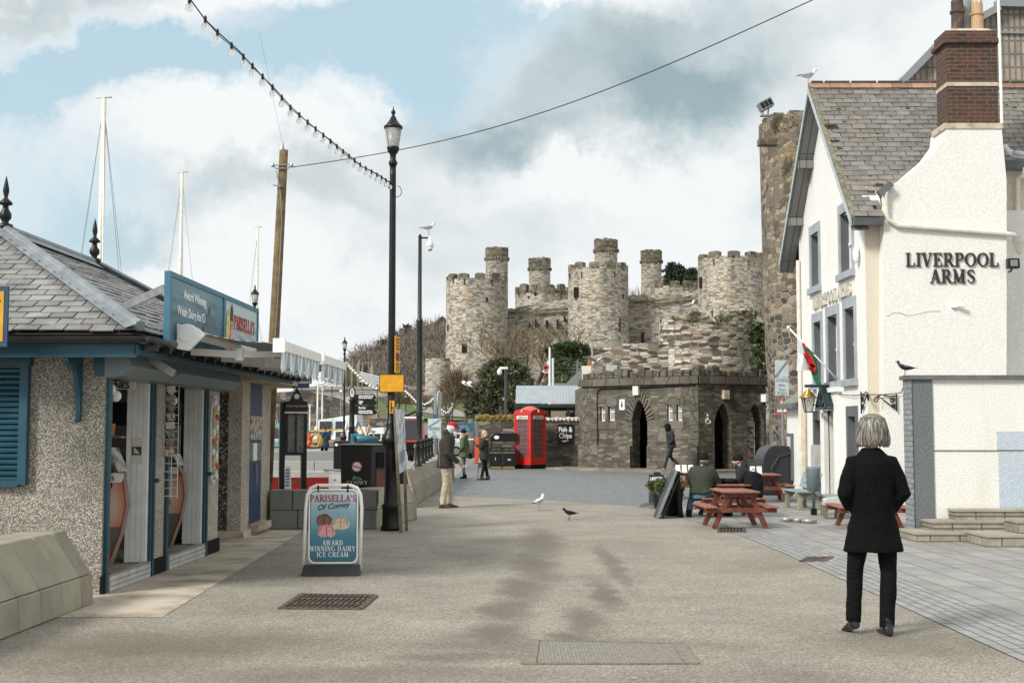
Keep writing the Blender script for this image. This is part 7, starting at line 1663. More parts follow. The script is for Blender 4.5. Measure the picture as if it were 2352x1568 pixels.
def scoop(px,py,r,c,dr,seed):
    rg=random.Random(seed); P=[]
    for i in range(28):
        a=2*PI*i/28; rr=r*(1+.05*math.sin(5*a+seed)+.03*rg.uniform(-1,1)); z=math.sin(a)*rr*.82
        if math.sin(a)<-.75: z=-r*.62-rg.uniform(0,.01)
        P.append((X(px)+math.cos(a)*rr*(1.08 if math.sin(a)<-.3 else 1),-.0165-.001*seed,Z(py)+z))
    mb=MB(); mb.prism(P,(0,.0008,0)); s=mb.build('scoop_picture',plain('scoop%d'%seed,c,.5,vs=40,var=.18,bmp=.1),t)
    mb=MB(); y=-.0172-.001*seed
    for dx in (-.55,0,.5): mb.tube([(X(px)+dx*r*.25,y,Z(py)+r*.72),(X(px)+dx*r*.95,y,Z(py)+r*.62),(X(px)+dx*r*1.35,y,Z(py)+r*.3),(X(px)+dx*r*1.55,y,Z(py)-r*(.5 if dx==0 else .12))],.0035,4)
    o=mb.build('sauce_picture',plain('sauce%d'%seed,dr,.4),t); o.parent=s
scoop(747,1194,.085,(.20,.10,.075),(.03,.015,.012),1); scoop(785,1202,.092,(.66,.52,.38),(.38,.14,.05),2); scoop(753,1219,.092,(.70,.36,.36),(.5,.03,.02),3)
mb=MB()
for px in (733,800): mb.box(X(px)-.008,X(px)+.008,-.02,.02,Z(1130),Z(1113))
mb.build('clip',M['black'],t)
mb=MB(); n=12; P=[(X(701),0,.0)]; 
x0,x1=X(700),X(832); prof=[(x0,.0),(x1,.0),(x1,.07),(x0,.09)]
mb.hexa([(x0,-.20,0),(x1,-.20,0),(x1,.2,0),(x0,.2,0),(x0+.01,-.03,.105),(x1-.01,-.03,.105),(x1-.01,.03,.105),(x0+.01,.03,.105)]); base=mb.build('base',plain('rubber_black',(.035,.034,.03),.7,bmp=.4,bs=90),t,mods=bev(.02,3))
# ---------------- picnic tables ----------------
def picnic(name,label,loc,rz,L=1.5,first=None):
    if first is not None:
        return dup(first,loc,rz,label)
    t=thing('picnic_table',label,'picnic table',loc,rz,'red stained picnic tables outside the pub')
    W=.72; H=.74
    mb=MB()
    for i in range(5): y=-W/2+.147*i; 
    for i in range(5): x=-.36+.147*i; mb.box(x,x+.137,-L/2,L/2,H-.035,H)
    mb.build('table_top',M['redtop'],t,mods=bev(.006,1))
    for s in (-1,1):
        mb=MB(); 
        for i in range(2): x=s*.60+(i-.5)*.13*1.0; mb.box(x-.058,x+.058,-L/2,L/2,.41,.445)
        mb.build('seat',M['redtop'],t,mods=bev(.006,1))
    for e in (-1,1):
        y=e*(L/2-.22)
        for s in (-1,1):
            mb=MB(); mb.bar((s*.20,y,H-.04),(s*.52,y,0),.045,.10,up=(1,0,0)); mb.build('leg',M['redwood'],t)
        mb=MB(); mb.bar((-.72,y+.045*e,.365),(.72,y+.045*e,.365),.04,.09); mb.bar((-.34,y+.045*e,H-.08),(.34,y+.045*e,H-.08),.04,.08); mb.build('cross_beam',M['redwood'],t)
    mb=MB(); mb.bar((0,-L/2+.24,.36),(0,-.1,H-.06),.04,.07); mb.build('brace',M['redwood'],t); mb=MB(); mb.bar((0,L/2-.24,.36),(0,.1,H-.06),.04,.07); mb.build('brace',M['redwood'],t)
    return t
pt=picnic('t','front red picnic table with slatted top in the foreground of the pub tables',(xat(1685,20.7),20.7,0),R(2),1.45); pt.scale=(.81,)*3
picnic('t','red picnic table the two seated men are using',(at(1668,1100,23.4).x,23.3,0),R(4),first=pt)
picnic('t','red picnic table behind the two seated men beside the black plastic bin',(at(1760,1100,28.3).x,28.5,0),R(-3),first=pt)
picnic('t','red picnic table half hidden by the man in the green jacket, farthest back',(at(1590,1100,29.6).x,29.8,0),R(8),first=pt)
picnic('t','red picnic table partly hidden behind the woman in the black coat',(at(1942,1150,20.3).x+.45,20.6,0),R(-2),first=pt)
# white folding menus on tables
for (px,py,Y,l) in ((1560,1079,29.8,'row of small white menu cards standing on the farthest picnic table'),(1730,1082,28.6,'white menu cards standing on the picnic table by the black plastic bin')):
    p=at(px,py,Y); t=thing('menu_cards',l,'menu cards',(p.x,Y-.3,.60))
    for k in range(3 if px<1600 else 2): mb=MB(); mb.prism([(-.12+.15*k,0,0),(-.01+.15*k,0,0),(-.01+.15*k,.06,.17),(-.12+.15*k,.06,.17)],(0,.01,0)); mb.build('card',M['white'],t)
# bottle of beer, glass of wine
t=thing('wine_glass','half full glass of red wine on the table of the two men','wine glass',(xat(1625,23.4),23.4,.60)); mb=MB(); mb.lathe([(.035,0),(.036,.004),(.005,.01),(.004,.09),(.03,.115),(.042,.15),(.042,.19),(.036,.225),(.035,.225),(.04,.19)],14,caps=False); mb.build('glass',M['bulb'],t,smooth=True); mb=MB(); mb.lathe([(.004,.10),(.029,.118),(.039,.15),(.04,.168),(.001,.168)],14); mb.build('wine',plain('red_wine',(.03,.003,.006),.1),t)
t=thing('beer_glass','amber pint glass beside the seated men on their table','beer glass',(xat(1597,23.3),23.3,.60)); mb=MB(); mb.lathe([(.03,0),(.042,.15),(.040,.15)],12); mb.build('glass',plain('amber_beer',(.42,.12,.01),.1),t)
t=thing('bag','black bag lying on the table of the two seated men','bag',(xat(1640,23.1),23.1,.60)); mb=MB(); 
for k in range(6): mb.ball((-.35+.13*k,.03*math.sin(k*2),.05),.11,8,6,(1.2,.9,.5))
mb.build('body',M['blackmat'],t,mods=rem(.02,2))
# ---------------- benches ----------------
def bench(label,loc,rz,first=None):
    if first: return dup(first,loc,rz,label)
    t=thing('park_bench',label,'bench',loc,rz,'blue grey slatted benches with concrete ends by the pub wall'); bl=plain('faded_blue_slat',(.25,.31,.34),.6,var=.15,vs=8,isl=.1); L=1.5
    mb=MB()
    for k in range(3): mb.box(-.02+.15*k,.115+.15*k,-L/2,L/2,.42,.455)
    mb.build('seat',bl,t); mb=MB()
    for k in range(3): mb.hexa([(.44+.035*k,-L/2,.50+.13*k),(.46+.035*k,-L/2,.50+.13*k),(.46+.035*k,L/2,.50+.13*k),(.44+.035*k,L/2,.50+.13*k),(.465+.035*k,-L/2,.61+.13*k),(.49+.035*k,-L/2,.61+.13*k),(.49+.035*k,L/2,.61+.13*k),(.465+.035*k,L/2,.61+.13*k)])
    mb.build('backrest',bl,t)
    for s in (-1,1):
        y=s*(L/2-.22); mb=MB(); mb.prism([(.0,y-.05,0),(.13,y-.05,0),(.12,y-.05,.2),(.2,y-.05,.32),(.36,y-.05,.32),(.40,y-.05,.18),(.42,y-.05,0),(.55,y-.05,0),(.52,y-.05,.35),(.60,y-.05,.88),(.53,y-.05,.90),(.45,y-.05,.46),(.38,y-.05,.42),(-.03,y-.05,.42),(-.05,y-.05,.36),(.02,y-.05,.3)],(0,.10,0)); mb.build('end_frame',plain('mossy_concrete',(.27,.25,.19),.9,var=.25,vs=6,dirt_or_highlight=(.10,.09,.05),dirt_or_highlight_amt=.6),t,mods=bev(.015))
    return t
b1_=bench('blue grey slatted bench with concrete ends nearer the lean-to',(5.62,25.6,0),R(4)); b1_.scale=(.82,)*3; bench('blue grey slatted bench with concrete ends nearer the pub door',(5.78,23.3,0),R(2),first=b1_)
# ---------------- bins, bowls, planters, boards ----------------
Yd=31; a=xat(1755,Yd); b=xat(1812,Yd); t=thing('plastic_bin','huge black plastic bin with a rounded top beside the white lean-to','bin',((a+b)/2+.1,Yd,0)); w=(b-a)/2+.15; zt=zat(1023,Yd)
mb=MB(); P=[(-w,0,0),(w,0,0)]+[(w*math.copysign(abs(math.cos(t_))**.55,math.cos(t_)),0,.55+(zt-.55)*math.sin(t_)**.75) for t_ in [PI*k/16 for k in range(17)]]; mb.prism(P,(0,1.1,0)); mb.build('body',plain('black_plastic',(.018,.02,.022),.35,bmp=.3,bs=60),t,mods=bev(.04,3)); mb=MB(); mb.tube([(-w*.55,-.02,.2),(-w*.5,-.02,zt*.55),(-w*.1,-.02,zt*.78),(w*.6,-.02,zt*.85)],.03,6); mb.build('rib',plain('black_plastic_rib',(.03,.032,.035),.3),t)
t=thing('ash_bin','cylindrical blue grey litter tub on a post between the two benches','litter bin',(xat(1866,23.6),23.6,0)); mb=MB(); mb.lathe([(.03,0),(.03,.42),(.12,.45),(.135,.85),(.145,.88),(.12,.89),(.11,.7)],16); mb.build('tub',plain('bin_blue_grey',(.16,.20,.21),.5),t,smooth=True); mb=MB(); mb.box(-.05,.05,-.05,.05,0,.12); mb.build('foot',M['black'],t)
t=thing('dog_bowls','cluster of small metal bowls on the paving below the bench','bowls',(xat(1840,21.6),21.6,0))
for k,(dx,dy,r) in enumerate(((-.2,.3,.12),(-.05,.12,.09),(.1,-.05,.15))): mb=MB(); mb.lathe([(r*.8,0),(r,.07),(r*.9,.07),(r*.7,.02)],16,(dx,dy,0)); mb.build('bowl',plain('bowl_metal',(.35,.34,.31),.4,.4),t,smooth=True)
t=thing('cushion_box','pale padded crate with stitched cushions standing in front of the farther bench seat','crate',(xat(1908,22.6),22.6,0),scale=.55); mb=MB(); mb.hexa([(-.3,-.2,.42),(.3,-.2,.42),(.3,.2,.42),(-.3,.2,.42),(-.28,-.16,.66),(.2,-.16,.72),(.2,.2,.72),(-.28,.2,.66)]); mb.build('cushion',plain('cushion_grey',(.42,.43,.41),.8),t,mods=bev(.05,3)); mb=MB(); mb.box(-.24,-.18,-.18,.2,0,.42); mb.box(.18,.24,-.18,.2,0,.42); mb.build('legs',M['wood'],t)
def planter(label,px,Y,s,group='round planters with evergreen shrubs'):
    t=thing('planter',label,'planter',(xat(px,Y),Y,0),0,group); mb=MB(); mb.lathe([(.22*s,0),(.27*s,.42*s),(.29*s,.42*s),(.29*s,.47*s),(.25*s,.47*s),(.24*s,.40*s)],20); mb.build('pot',plain('planter_dark',(.03,.033,.035),.5),t,smooth=True); mb=MB(); mb.lathe([(.001,.43*s),(.25*s,.43*s)],12); mb.build('soil',M['moss'],t); mb=MB(); rg=random.Random(int(px))
    for k in range(26): c=(rg.gauss(0,.14)*s,rg.gauss(0,.14)*s,.58*s+rg.gauss(0,.08)*s); blades(mb,c,(.13*s,.13*s,.11*s),110,.045,.5,.35,rg)
    mb.build('shrub',M['shrub'],t)
planter('low dark planter with a round leafy shrub behind the blue poster stand',1520,25.6,.72); planter('larger black tub with a leafy shrub behind the chalk board',1539,23.6,.86)
# A board
Ya=22.7; t=thing('chalk_board','folding black and grey chalk board seen edge on beside the tubs','sign',(xat(1530,Ya),Ya,0),R(0))
apx_=at(1549,1082,Ya)-t.location; l0=at(1508,1186,Ya)-t.location; l1=at(1562,1172,Ya)-t.location+Vector((0,.3,0)); l0.z=0; l1.z=0
mb=MB(); v=Vector((0,.55,0)); mb.hexa([l0,l0+Vector((.05,0,0)),l0+v+Vector((.05,0,0)),l0+v,apx_,apx_+Vector((.05,0,0)),apx_+v+Vector((.05,0,0)),apx_+v]); mb.build('left_panel',plain('board_black',(.03,.03,.032),.5),t)
mb=MB(); l1=Vector((l1.x+.05,l1.y,0)); mb.hexa([l1,l1+Vector((.05,0,0)),l1+v+Vector((.05,0,0)),l1+v,apx_+Vector((.05,0,0)),apx_+Vector((.09,0,0)),apx_+v+Vector((.09,0,0)),apx_+v+Vector((.05,0,0))]); mb.build('right_panel',M['blackmat'],t)
mb=MB(); mb.bar(l0+Vector((.01,-.02,0)),apx_+Vector((.03,-.02,0)),.05,.03,up=(0,1,0)); mb.build('edge_frame',plain('worn_grey_edge',(.22,.23,.23),.6),t); mb=MB(); mb.bar(l0+Vector((.1,-.02,.0)),apx_+Vector((.08,-.02,-.1)),.03,.03,up=(0,1,0)); mb.bar(l1+Vector((.0,-.02,0)),apx_+Vector((.07,-.02,0)),.05,.03,up=(0,1,0)); mb.build('hinge_frame',M['black'],t)
Yv=26.2; a=at(1491,1160,Yv); b=at(1524,1089,Yv); t=thing('poster_stand','dark blue coffee poster stand with white name and a rounded grey foot','sign',((a.x+b.x)/2,Yv,0)); w=(b.x-a.x)/2; zt=zat(1089,Yv)
mb=MB(); mb.box(-w,w,-.02,.02,.1,zt); mb.xf=None; mb.box(-.05,.09,-.015,.015,zt,zt+.05); mb.build('panel',plain('poster_navy',(.015,.028,.042),.4),t); text('lettering','LAVAZZA',.095,M['white'],t,face_cam(0,-.022,zt-.12),xs=.62,bold=.006); text('lettering','TORINO, ITALIA, 1895',.026,M['white'],t,face_cam(0,-.022,zt-.19),xs=.8)
mb=MB(); mb.prism([(-w,-.024,.28),(w*.4,-.024,.28),(w*.2,-.024,.42),(-w*.3,-.024,.52),(-w,-.024,.50)],(0,.003,0)); mb.build('cup_picture',plain('poster_orange',(.35,.14,.06)),t)
mb=MB(); mb.ball((0,0,.0),.3,14,8,(1.2,.8,.35)); mb.box(-w,w,-.05,.05,.0,.27); mb.build('base',plain('base_grey',(.06,.065,.065),.5),t)
# ---------------- road signs by the round tower ----------------
Yg=37; x=xat(1792,Yg); t=thing('road_sign','square grey zone ends sign above a red triangular height limit sign on one grey post','road sign',(x,Yg,0))
mb=MB(); mb.lathe([(.04,0),(.04,zat(915,Yg))],10,(.08,0,0)); mb.build('post',M['galv'],t)
sgw=plain('sign_white_grey',(.50,.56,.56),.5); gp=plain('sign_grey_print',(.22,.25,.27),.5)
a=at(1780,866,Yg); b=at(1810,827,Yg); mb=MB(); mb.box(a.x-x,b.x-x,-.03,-.01,a.z,b.z); up_=mb.build('upper_panel',sgw,t); a2=at(1780,908,Yg); mb=MB(); mb.box(a.x-x,b.x-x,-.03,-.01,a2.z,a.z-.015); lo_=mb.build('lower_panel',sgw,t)
mb=MB(); 
for k in (-.03,0,.03): mb.bar((a.x-x+.02+k,-.034,a.z+.02),(b.x-x-.02+k,-.034,b.z-.02),.008,.016)
o=mb.build('diagonal_stripe',gp,t); o.parent=up_
cx=(a.x+b.x)/2-x; hh=a.z-a2.z
for k,(s,sz) in enumerate((('DIWEDD',.135),('Parth',.095),('Zone',.095),('ENDS',.135))): o=text('lettering',s,sz,gp,t,face_cam(cx,-.033,a.z-.14-.125*k),xs=.66 if k==0 else .9,bold=.002); o.parent=lo_
a=at(1780,949,Yg); b=at(1811,949,Yg); c_=at(1795,911,Yg); q=[a-Vector((x,Yg,0)),b-Vector((x,Yg,0)),c_-Vector((x,Yg,0))]; mb=MB(); mb.prism([(p.x,-.03,p.z) for p in q],(0,.015,0)); tr=mb.build('warning_triangle',plain('sign_red',(.60,.06,.03),.4),t); g=sum(q,Vector())/3; mb=MB(); mb.prism([((p.x-g.x)*.72+g.x,-.034,(p.z-g.z)*.72+g.z) for p in q],(0,.004,0)); o=mb.build('inner_panel',M['white'],t); o.parent=tr; o=text('lettering',"7'-3\"",.12,M['black'],t,face_cam(g.x,-.036,g.z-.09),xs=.85,bold=.002); o.parent=tr
# ---------------- pub lantern and flag ----------------
Yl=28.3; p=at(1857,950,Yl); t=thing('wall_lantern','brass capped glass lantern on a black arm over the pub ground floor','lantern',(p.x,Yl,zat(945,Yl))); h=zat(893,Yl)-zat(945,Yl)
mb=MB(); mb.lathe([(.10,0),(.17,h*.62),(.165,h*.62),(.095,0)],4,a0=PI/4,a1=PI/4+2*PI,caps=False); mb.build('glass',M['lampglass'],t)
mb=MB(); 
for k in range(4): an=PI/4+k*PI/2; mb.bar((.10*math.cos(an),.10*math.sin(an),0),(.175*math.cos(an),.175*math.sin(an),h*.62),.016)
mb.lathe([(.10,-.02),(.11,.0)],4,a0=PI/4,a1=PI/4+2*PI); mb.build('frame',M['black'],t); mb=MB(); mb.lathe([(.20,h*.61),(.19,h*.66),(.09,h*.85),(.09,h*.88),(.04,h*.93),(.05,h*.98),(.015,h*1.02),(.02,h*1.08),(.001,h*1.14)],12); mb.build('brass_cap',M['brass'],t,smooth=True)
mb=MB(); mb.bar((.15,0,h*.62),(WX-p.x,0,h*.62),.03); mb.tube([(WX-p.x,.0,.1),(WX-p.x-.2,0,.2),(WX-p.x-.35,0,h*.6)],.012,5); mb.build('arm',M['black'],t); mb=MB(); mb.ball((0,0,h*.36),.06,8,6,(1,1,1.4)); mb.build('bulb',plain('warm_bulb',(.75,.55,.38),.4),t)
a=at(1811,752,26.8); b=at(1927,872,26.6); b.x=min(b.x,WX); t=thing('flag','white, green and red dragon flag hanging folded from a slanting pole on the pub front','flag',b); A_=a-b
mb=MB(); mb.tube([(0,0,0),A_],[.022,.016],8); mb.ball(A_,.04,8,6); mb.build('pole',M['white'],t,smooth=True)
def fl(px,py,dy=0): q=at(px,py,26.75+dy); return q-b
def cloth(name,cols,mat,th=.012):
    mb=MB(); 
    for i in range(len(cols)-1):
        L0,L1=cols[i],cols[i+1]
        for j in range(len(L0)-1): q=[L0[j],L1[j],L1[j+1],L0[j+1]]; mb.poly([tuple(p) for p in q]); mb.poly([tuple(p+Vector((0,th,0))) for p in q[::-1]])
    return mb.build(name,mat,t,smooth=True)
cloth('white_half',[[fl(1833,776),fl(1832,810,.05),fl(1830,851,.1)],[fl(1846,792,.05),fl(1846,815,-.03),fl(1841,852,.0)],[fl(1858,806,-.05),fl(1858,830,.05),fl(1853,850,-.05)],[fl(1868,822),fl(1866,836),fl(1862,850,.05)]],plain('flag_white',(.62,.65,.66),.85))
cloth('green_half',[[fl(1842,790,-.06),fl(1850,812,-.08),fl(1860,846,-.08)],[fl(1852,795,-.04),fl(1862,822,-.04),fl(1868,868,-.06)],[fl(1866,808,-.08),fl(1870,836,-.08),fl(1874,882,-.04)],[fl(1876,815,-.06),fl(1876,842,-.02),fl(1884,884,-.08)]],plain('flag_green',(.02,.14,.065),.85))
dr_=plain('dragon_red',(.50,.025,.02),.8); mb=MB()
for poly in ([(1842,786),(1848,788),(1856,803),(1850,801),(1846,796)],[(1845,811),(1856,806),(1866,822),(1874,838),(1868,848),(1862,840),(1854,836),(1849,822)],[(1857,838),(1866,834),(1875,844),(1872,853),(1863,854),(1858,848)]):
    mb.prism([tuple(fl(x,y,-.12)) for x,y in poly],(0,.006,0))
mb.build('dragon',dr_,t); mb=MB(); mb.tube([tuple(fl(1864+5*math.cos(a_)*(1-a_/9),846+4*math.sin(a_)*(1-a_/9),-.14)) for a_ in [.6*k for k in range(12)]],.008,4)
for (x0_,y0_,x1_,y1_) in ((1848,813,1860,836),(1853,810,1864,832),(1847,820,1858,818)): mb.tube([tuple(fl(x0_,y0_,-.14)),tuple(fl(x1_,y1_,-.14))],.006,4)
mb.build('dragon_outline',M['black'],t)
# lifeboat flag and white poles
Yf=70; t=thing('flag','pale flag with a red and blue cross on a tall white pole by the shelter','flag',(xat(1263,Yf),Yf,0)); zt=zat(797,Yf); mb=MB(); mb.lathe([(.09,0),(.06,zat(828,Yf)),(.045,zt)],10); mb.build('pole',M['white'],t)
x=xat(1268,Yf)-xat(1263,Yf); mb=MB(); mb.lathe([(.08,0),(.07,zat(822,Yf))],10,(x+.05,.1,0)); mb.build('second_pole',M['white'],t)
q=lambda px,py,dy=0:at(px,py,Yf+dy)-t.location
mb=MB(); P=[[q(1262,826),q(1262,845),q(1261,858)],[q(1254,832,.2),q(1254,847,.1),q(1252,857,-.1)],[q(1246,838,-.1),q(1246,850,.1),q(1245,853,.1)]]
for i in range(2):
    for j in range(2): mb.poly([tuple(v) for v in (P[i][j],P[i+1][j],P[i+1][j+1],P[i][j+1])])
mb.build('cloth',plain('flag_pale_blue',(.45,.50,.58),.8),t); mb=MB(); mb.bar(q(1261,842,-.05),q(1246,846,-.05),.02,.13); mb.bar(q(1254,833,-.05),q(1253,857,-.05),.02,.13,up=(1,0,0)); mb.prism([tuple(q(1262,858)),tuple(q(1256,872)),tuple(q(1251,880)),tuple(q(1259,862))],(0,.02,0)); mb.build('cross',plain('flag_red',(.55,.10,.05),.8),t)
# ---------------- people ----------------
skin=plain('skin',(.50,.30,.22),.55,var=.08,vs=12)
def clothm(name,c,bs=14.,var=.18):
    m,nt,b=newm(name); tc=nd(nt,'TexCoord').outputs['Object']; n=nd(nt,'TexNoise',{'Vector':tc,'Scale':5.0,'Detail':5.0}).outputs[0]; w=nd(nt,'TexNoise',{'Vector':vmath(nt,'MULTIPLY',tc,(1,1,2.2)).outputs[0],'Scale':bs,'Detail':3.0,'Roughness':.55}).outputs[0]
    setc(nt,b,mix(nt,mrange(nt,n,.3,.7),sc(c,1-var),sc(c,1+var))); b.inputs['Roughness'].default_value=.88; bump(nt,b,w,.55,.05); return m
def crumple(o,st,size=.16):
    tx=bpy.data.textures.new('c','CLOUDS'); tx.noise_scale=size; m=o.modifiers.new('d','DISPLACE'); m.texture=tx; m.strength=st; m.mid_level=.5; m.texture_coords='LOCAL'
def cmods(vox,st=.02,it=3):
    def f(o): rem(vox,it)(o); crumple(o,st)
    return f
def lerp3(P,t):
    n=len(P)-1; x=min(max(t,0),.9999)*n; i=int(x); return P[i].lerp(P[i+1],x-i)
def person(label,loc,rz,H,J,coat,trousers,shoes,vox=.018,hem=.80,cw=1.0,gap_hand=True,coatname='coat',st=.02,skirt=1.0,fing=True,hood=False):
    t=thing('person',label,'person',loc,rz,scale=H/1.75)
    D=dict(hip=(0,0,.95),chest=(0,.0,1.38),neck=(0,.01,1.50),head=(0,.03,1.635),hd=(0,1,0),
      hl=(-.095,0,.93),kl=(-.10,.03,.50),al=(-.10,-.02,.09),hr=(.095,0,.93),kr=(.10,.03,.50),ar=(.10,-.02,.09),
      sl=(-.185,0,1.415),el=(-.25,-.03,1.13),wl=(-.24,.08,.90),sr=(.185,0,1.415),er=(.25,-.03,1.13),wr=(.24,.08,.90),fl=(0,1,0),fr=(0,1,0))
    D.update(J); D={k:Vector(v) for k,v in D.items()}; hd=D['hd'].normalized(); side=hd.cross(Vector((0,0,1))).normalized(); upv=side.cross(hd)
    # continuous body
    mb=MB(); h=D['head']; old=mb.xf; mb.xf=Matrix.Translation(h)@Matrix(((side.x,hd.x,upv.x,0),(side.y,hd.y,upv.y,0),(side.z,hd.z,upv.z,0),(0,0,0,1)))
    mb.loft([((0,.035,-.125),.022,.02),((0,.03,-.11),.045,.05),((0,.012,-.07),.062,.082),((0,0,-.01),.073,.094),((0,-.005,.05),.072,.094),((0,-.005,.09),.055,.075),((0,0,.115),.02,.03)],14)
    mb.loft([((0,.085,.015),.008,.008),((0,.105,-.015),.011,.012),((0,.112,-.035),.014,.014),((0,.09,-.05),.012,.012)],8)
    mb.ball((-.076,-.005,-.012),.028,8,6,(.4,.8,1.15)); mb.ball((.076,-.005,-.012),.028,8,6,(.4,.8,1.15)); mb.ball((0,.088,-.075),.02,8,5,(1.3,.6,.45)); mb.ball((0,.075,-.112),.022,8,5)
    mb.ball((0,.083,.03),.03,8,5,(1.8,.35,.35)); mb.xf=None
    mb.tube([D['chest'],D['neck'],h+Vector((0,0,-.05))],[.07,.055,.055],10)
    mb.tube([D['hip'],D['chest']],[.12,.13],12)
    for s in 'lr':
        mb.tube([D['chest'],D['s'+s],D['e'+s],D['w'+s]],[.06,.05,.04,.028],8); mb.tube([D['hip'],D['h'+s],D['k'+s],D['a'+s]],[.09,.08,.055,.04],8)
        w=D['w'+s]; d=(w-D['e'+s]).normalized(); sd=d.cross(Vector((0,0,1))); sd=sd.normalized() if sd.length>.1 else Vector((0,1,0)); nn=d.cross(sd)
        if fing:
            pal=w+d*.05; mb.loft([(w,.024,.017,tuple(nn),tuple(sd)),(pal,.040,.016,tuple(nn),tuple(sd)),(w+d*.09,.036,.014,tuple(nn),tuple(sd))],8)
            for k in range(4):
                b0=w+d*.085+nn*(-.027+.018*k); L=(.068,.078,.074,.058)[k]; mb.tube([b0,b0+d*L*.5+sd*.008,b0+d*L*.8+sd*.03],[.0095,.0085,.0065],6)
            mb.tube([w+d*.03-nn*.03,w+d*.06-nn*.055,w+d*.085-nn*.05+sd*.015],[.011,.010,.007],6)
    mb.build('body',skin,t,mods=rem(min(vox,.010) if fing else vox,1))
    mb=MB(); mb.loft([(D['hip']+Vector((0,0,-.10)),.15,.115),(D['hip'],.165,.12),(D['hip']+Vector((0,0,.1)),.15,.11)],14)
    for s in 'lr':
        a=D['a'+s]; mb.tube([D['hip'].lerp(D['h'+s],.8),D['h'+s]*.6+D['k'+s]*.4,D['k'+s],D['k'+s]*.45+a*.55,a+Vector((0,0,-.03))],[.105*trousers[1],.09*trousers[1],.068*trousers[1],.066*trousers[1],.062*trousers[1]],12)
    mb.build('trousers',trousers[0],t,mods=cmods(vox,st*.8))
    for s in 'lr':
        a=D['a'+s]; f=D['f'+s].normalized(); g=a+Vector((0,0,-.075)) if f.z>-.3 else a
        mb=MB(); sdv=f.cross(Vector((0,0,1))).normalized(); uu=sdv.cross(f)
        mb.loft([(g-f*.075+uu*.0,.020,.02,tuple(sdv),tuple(uu)),(g-f*.06+uu*.025,.036,.045,tuple(sdv),tuple(uu)),(g+uu*.028,.038,.048,tuple(sdv),tuple(uu)),(g+f*.08+uu*.012,.045,.032,tuple(sdv),tuple(uu)),(g+f*.15+uu*.0,.046,.024,tuple(sdv),tuple(uu)),(g+f*.19,.028,.014,tuple(sdv),tuple(uu))],12)
        mb.tube([a+Vector((0,0,.05))-f*.01,g-f*.02],[.05*shoes[1],.045*shoes[1]],10); mb.build('shoe',shoes[0],t,mods=rem(.010,2))
    # coat
    sp=[D['hip'],D['hip'].lerp(D['chest'],.5),D['chest'],D['neck']]
    mb=MB(); S=[]; ch=D['chest']-D['hip']; fw=Vector((0,0,1)).cross((D['sl']-D['sr'])).normalized()*-1; sdv=(D['sr']-D['sl']).normalized(); fwd=Vector((0,0,1)).cross(sdv).normalized()
    if hem<.93:
        for z,r1,r2 in ((hem,.215*skirt,.165*skirt),(hem+(.95-hem)*.5,.205*(.5+.5*skirt),.16)): S.append((Vector((D['hip'].x,D['hip'].y-.0,z)),r1*cw,r2*cw,tuple(sdv),tuple(fwd)))
    for k,(r1,r2) in enumerate(((.185,.145),(.18,.145),(.20,.15))): S.append((sp[0].lerp(sp[2],k/2*.8),r1*cw,r2*cw,tuple(sdv),tuple(fwd)))
    S.append((sp[2]+Vector((0,0,.0)),.195*cw,.135*cw,tuple(sdv),tuple(fwd))); S.append((sp[2].lerp(sp[3],.5),.135*cw,.105*cw,tuple(sdv),tuple(fwd))); S.append((sp[3]+Vector((0,-.0,0)),.072,.072,tuple(sdv),tuple(fwd)))
    mb.loft(S,18)
    for s in 'lr': mb.tube([D['chest'].lerp(D['s'+s],.6),D['s'+s],D['s'+s].lerp(D['e'+s],.5),D['e'+s],D['w'+s]+(D['e'+s]-D['w'+s]).normalized()*.01],[.08*cw,.078*cw,.070*cw,.062*cw,.050*cw],12)
    if hood: mb.ball(D['neck']-fwd*.07+Vector((0,0,.02)),.10,12,8,(1.25,.8,.75))
    mb.build(coatname,coat,t,mods=cmods(vox,st))
    return t,D,mb
def hat(t,D,mat,style,name='hat',rim=None):
    h=D['head']; hd=D['hd'].normalized(); side=hd.cross(Vector((0,0,1))).normalized(); up=side.cross(hd); X=Matrix.Translation(h)@Matrix(((side.x,hd.x,up.x,0),(side.y,hd.y,up.y,0),(side.z,hd.z,up.z,0),(0,0,0,1)))
    mb=MB(); mb.xf=X
    if style=='beanie': mb.lathe([(.088,.0),(.093,.02),(.09,.06),(.075,.11),(.045,.14),(.001,.15)],16,sy=1.18)
    if style=='cap': mb.lathe([(.083,.035),(.086,.06),(.08,.10),(.05,.135),(.001,.145)],16,sy=1.2); mb.loft([((0,.09,.04),.07,.008),((0,.14,.035),.065,.006),((0,.185,.02),.03,.004)],12) if False else mb.hexa([(-.07,.08,.035),(.07,.08,.035),(.05,.19,.012),(-.05,.19,.012),(-.07,.08,.047),(.07,.08,.047),(.05,.19,.022),(-.05,.19,.022)])
    if style=='hood': mb.loft([((0,-.02,-.16),.10,.10),((0,-.02,-.08),.105,.115),((0,-.02,.02),.108,.125),((0,-.02,.09),.09,.11),((0,-.02,.14),.04,.05)],16)
    o=mb.build(name,mat,t,smooth=True)
    if rim: mb=MB(); mb.xf=X; mb.ball((0,-.02,.185),.045,10,7); mb.build('pompom',rim,t,mods=None)
    return X
def hairm(name,c1,c2,c3,s=90):
    m,nt,b=newm(name); tc=nd(nt,'TexCoord').outputs['Object']; n=nd(nt,'TexNoise',{'Vector':vmath(nt,'MULTIPLY',tc,(s,s,4)).outputs[0],'Scale':1.0,'Detail':3.0}).outputs[0]
    setc(nt,b,ramp(nt,n,[(.32,c1),(.5,c2),(.68,c3)])); b.inputs['Roughness'].default_value=.5; bump(nt,b,n,.6,.01); return m
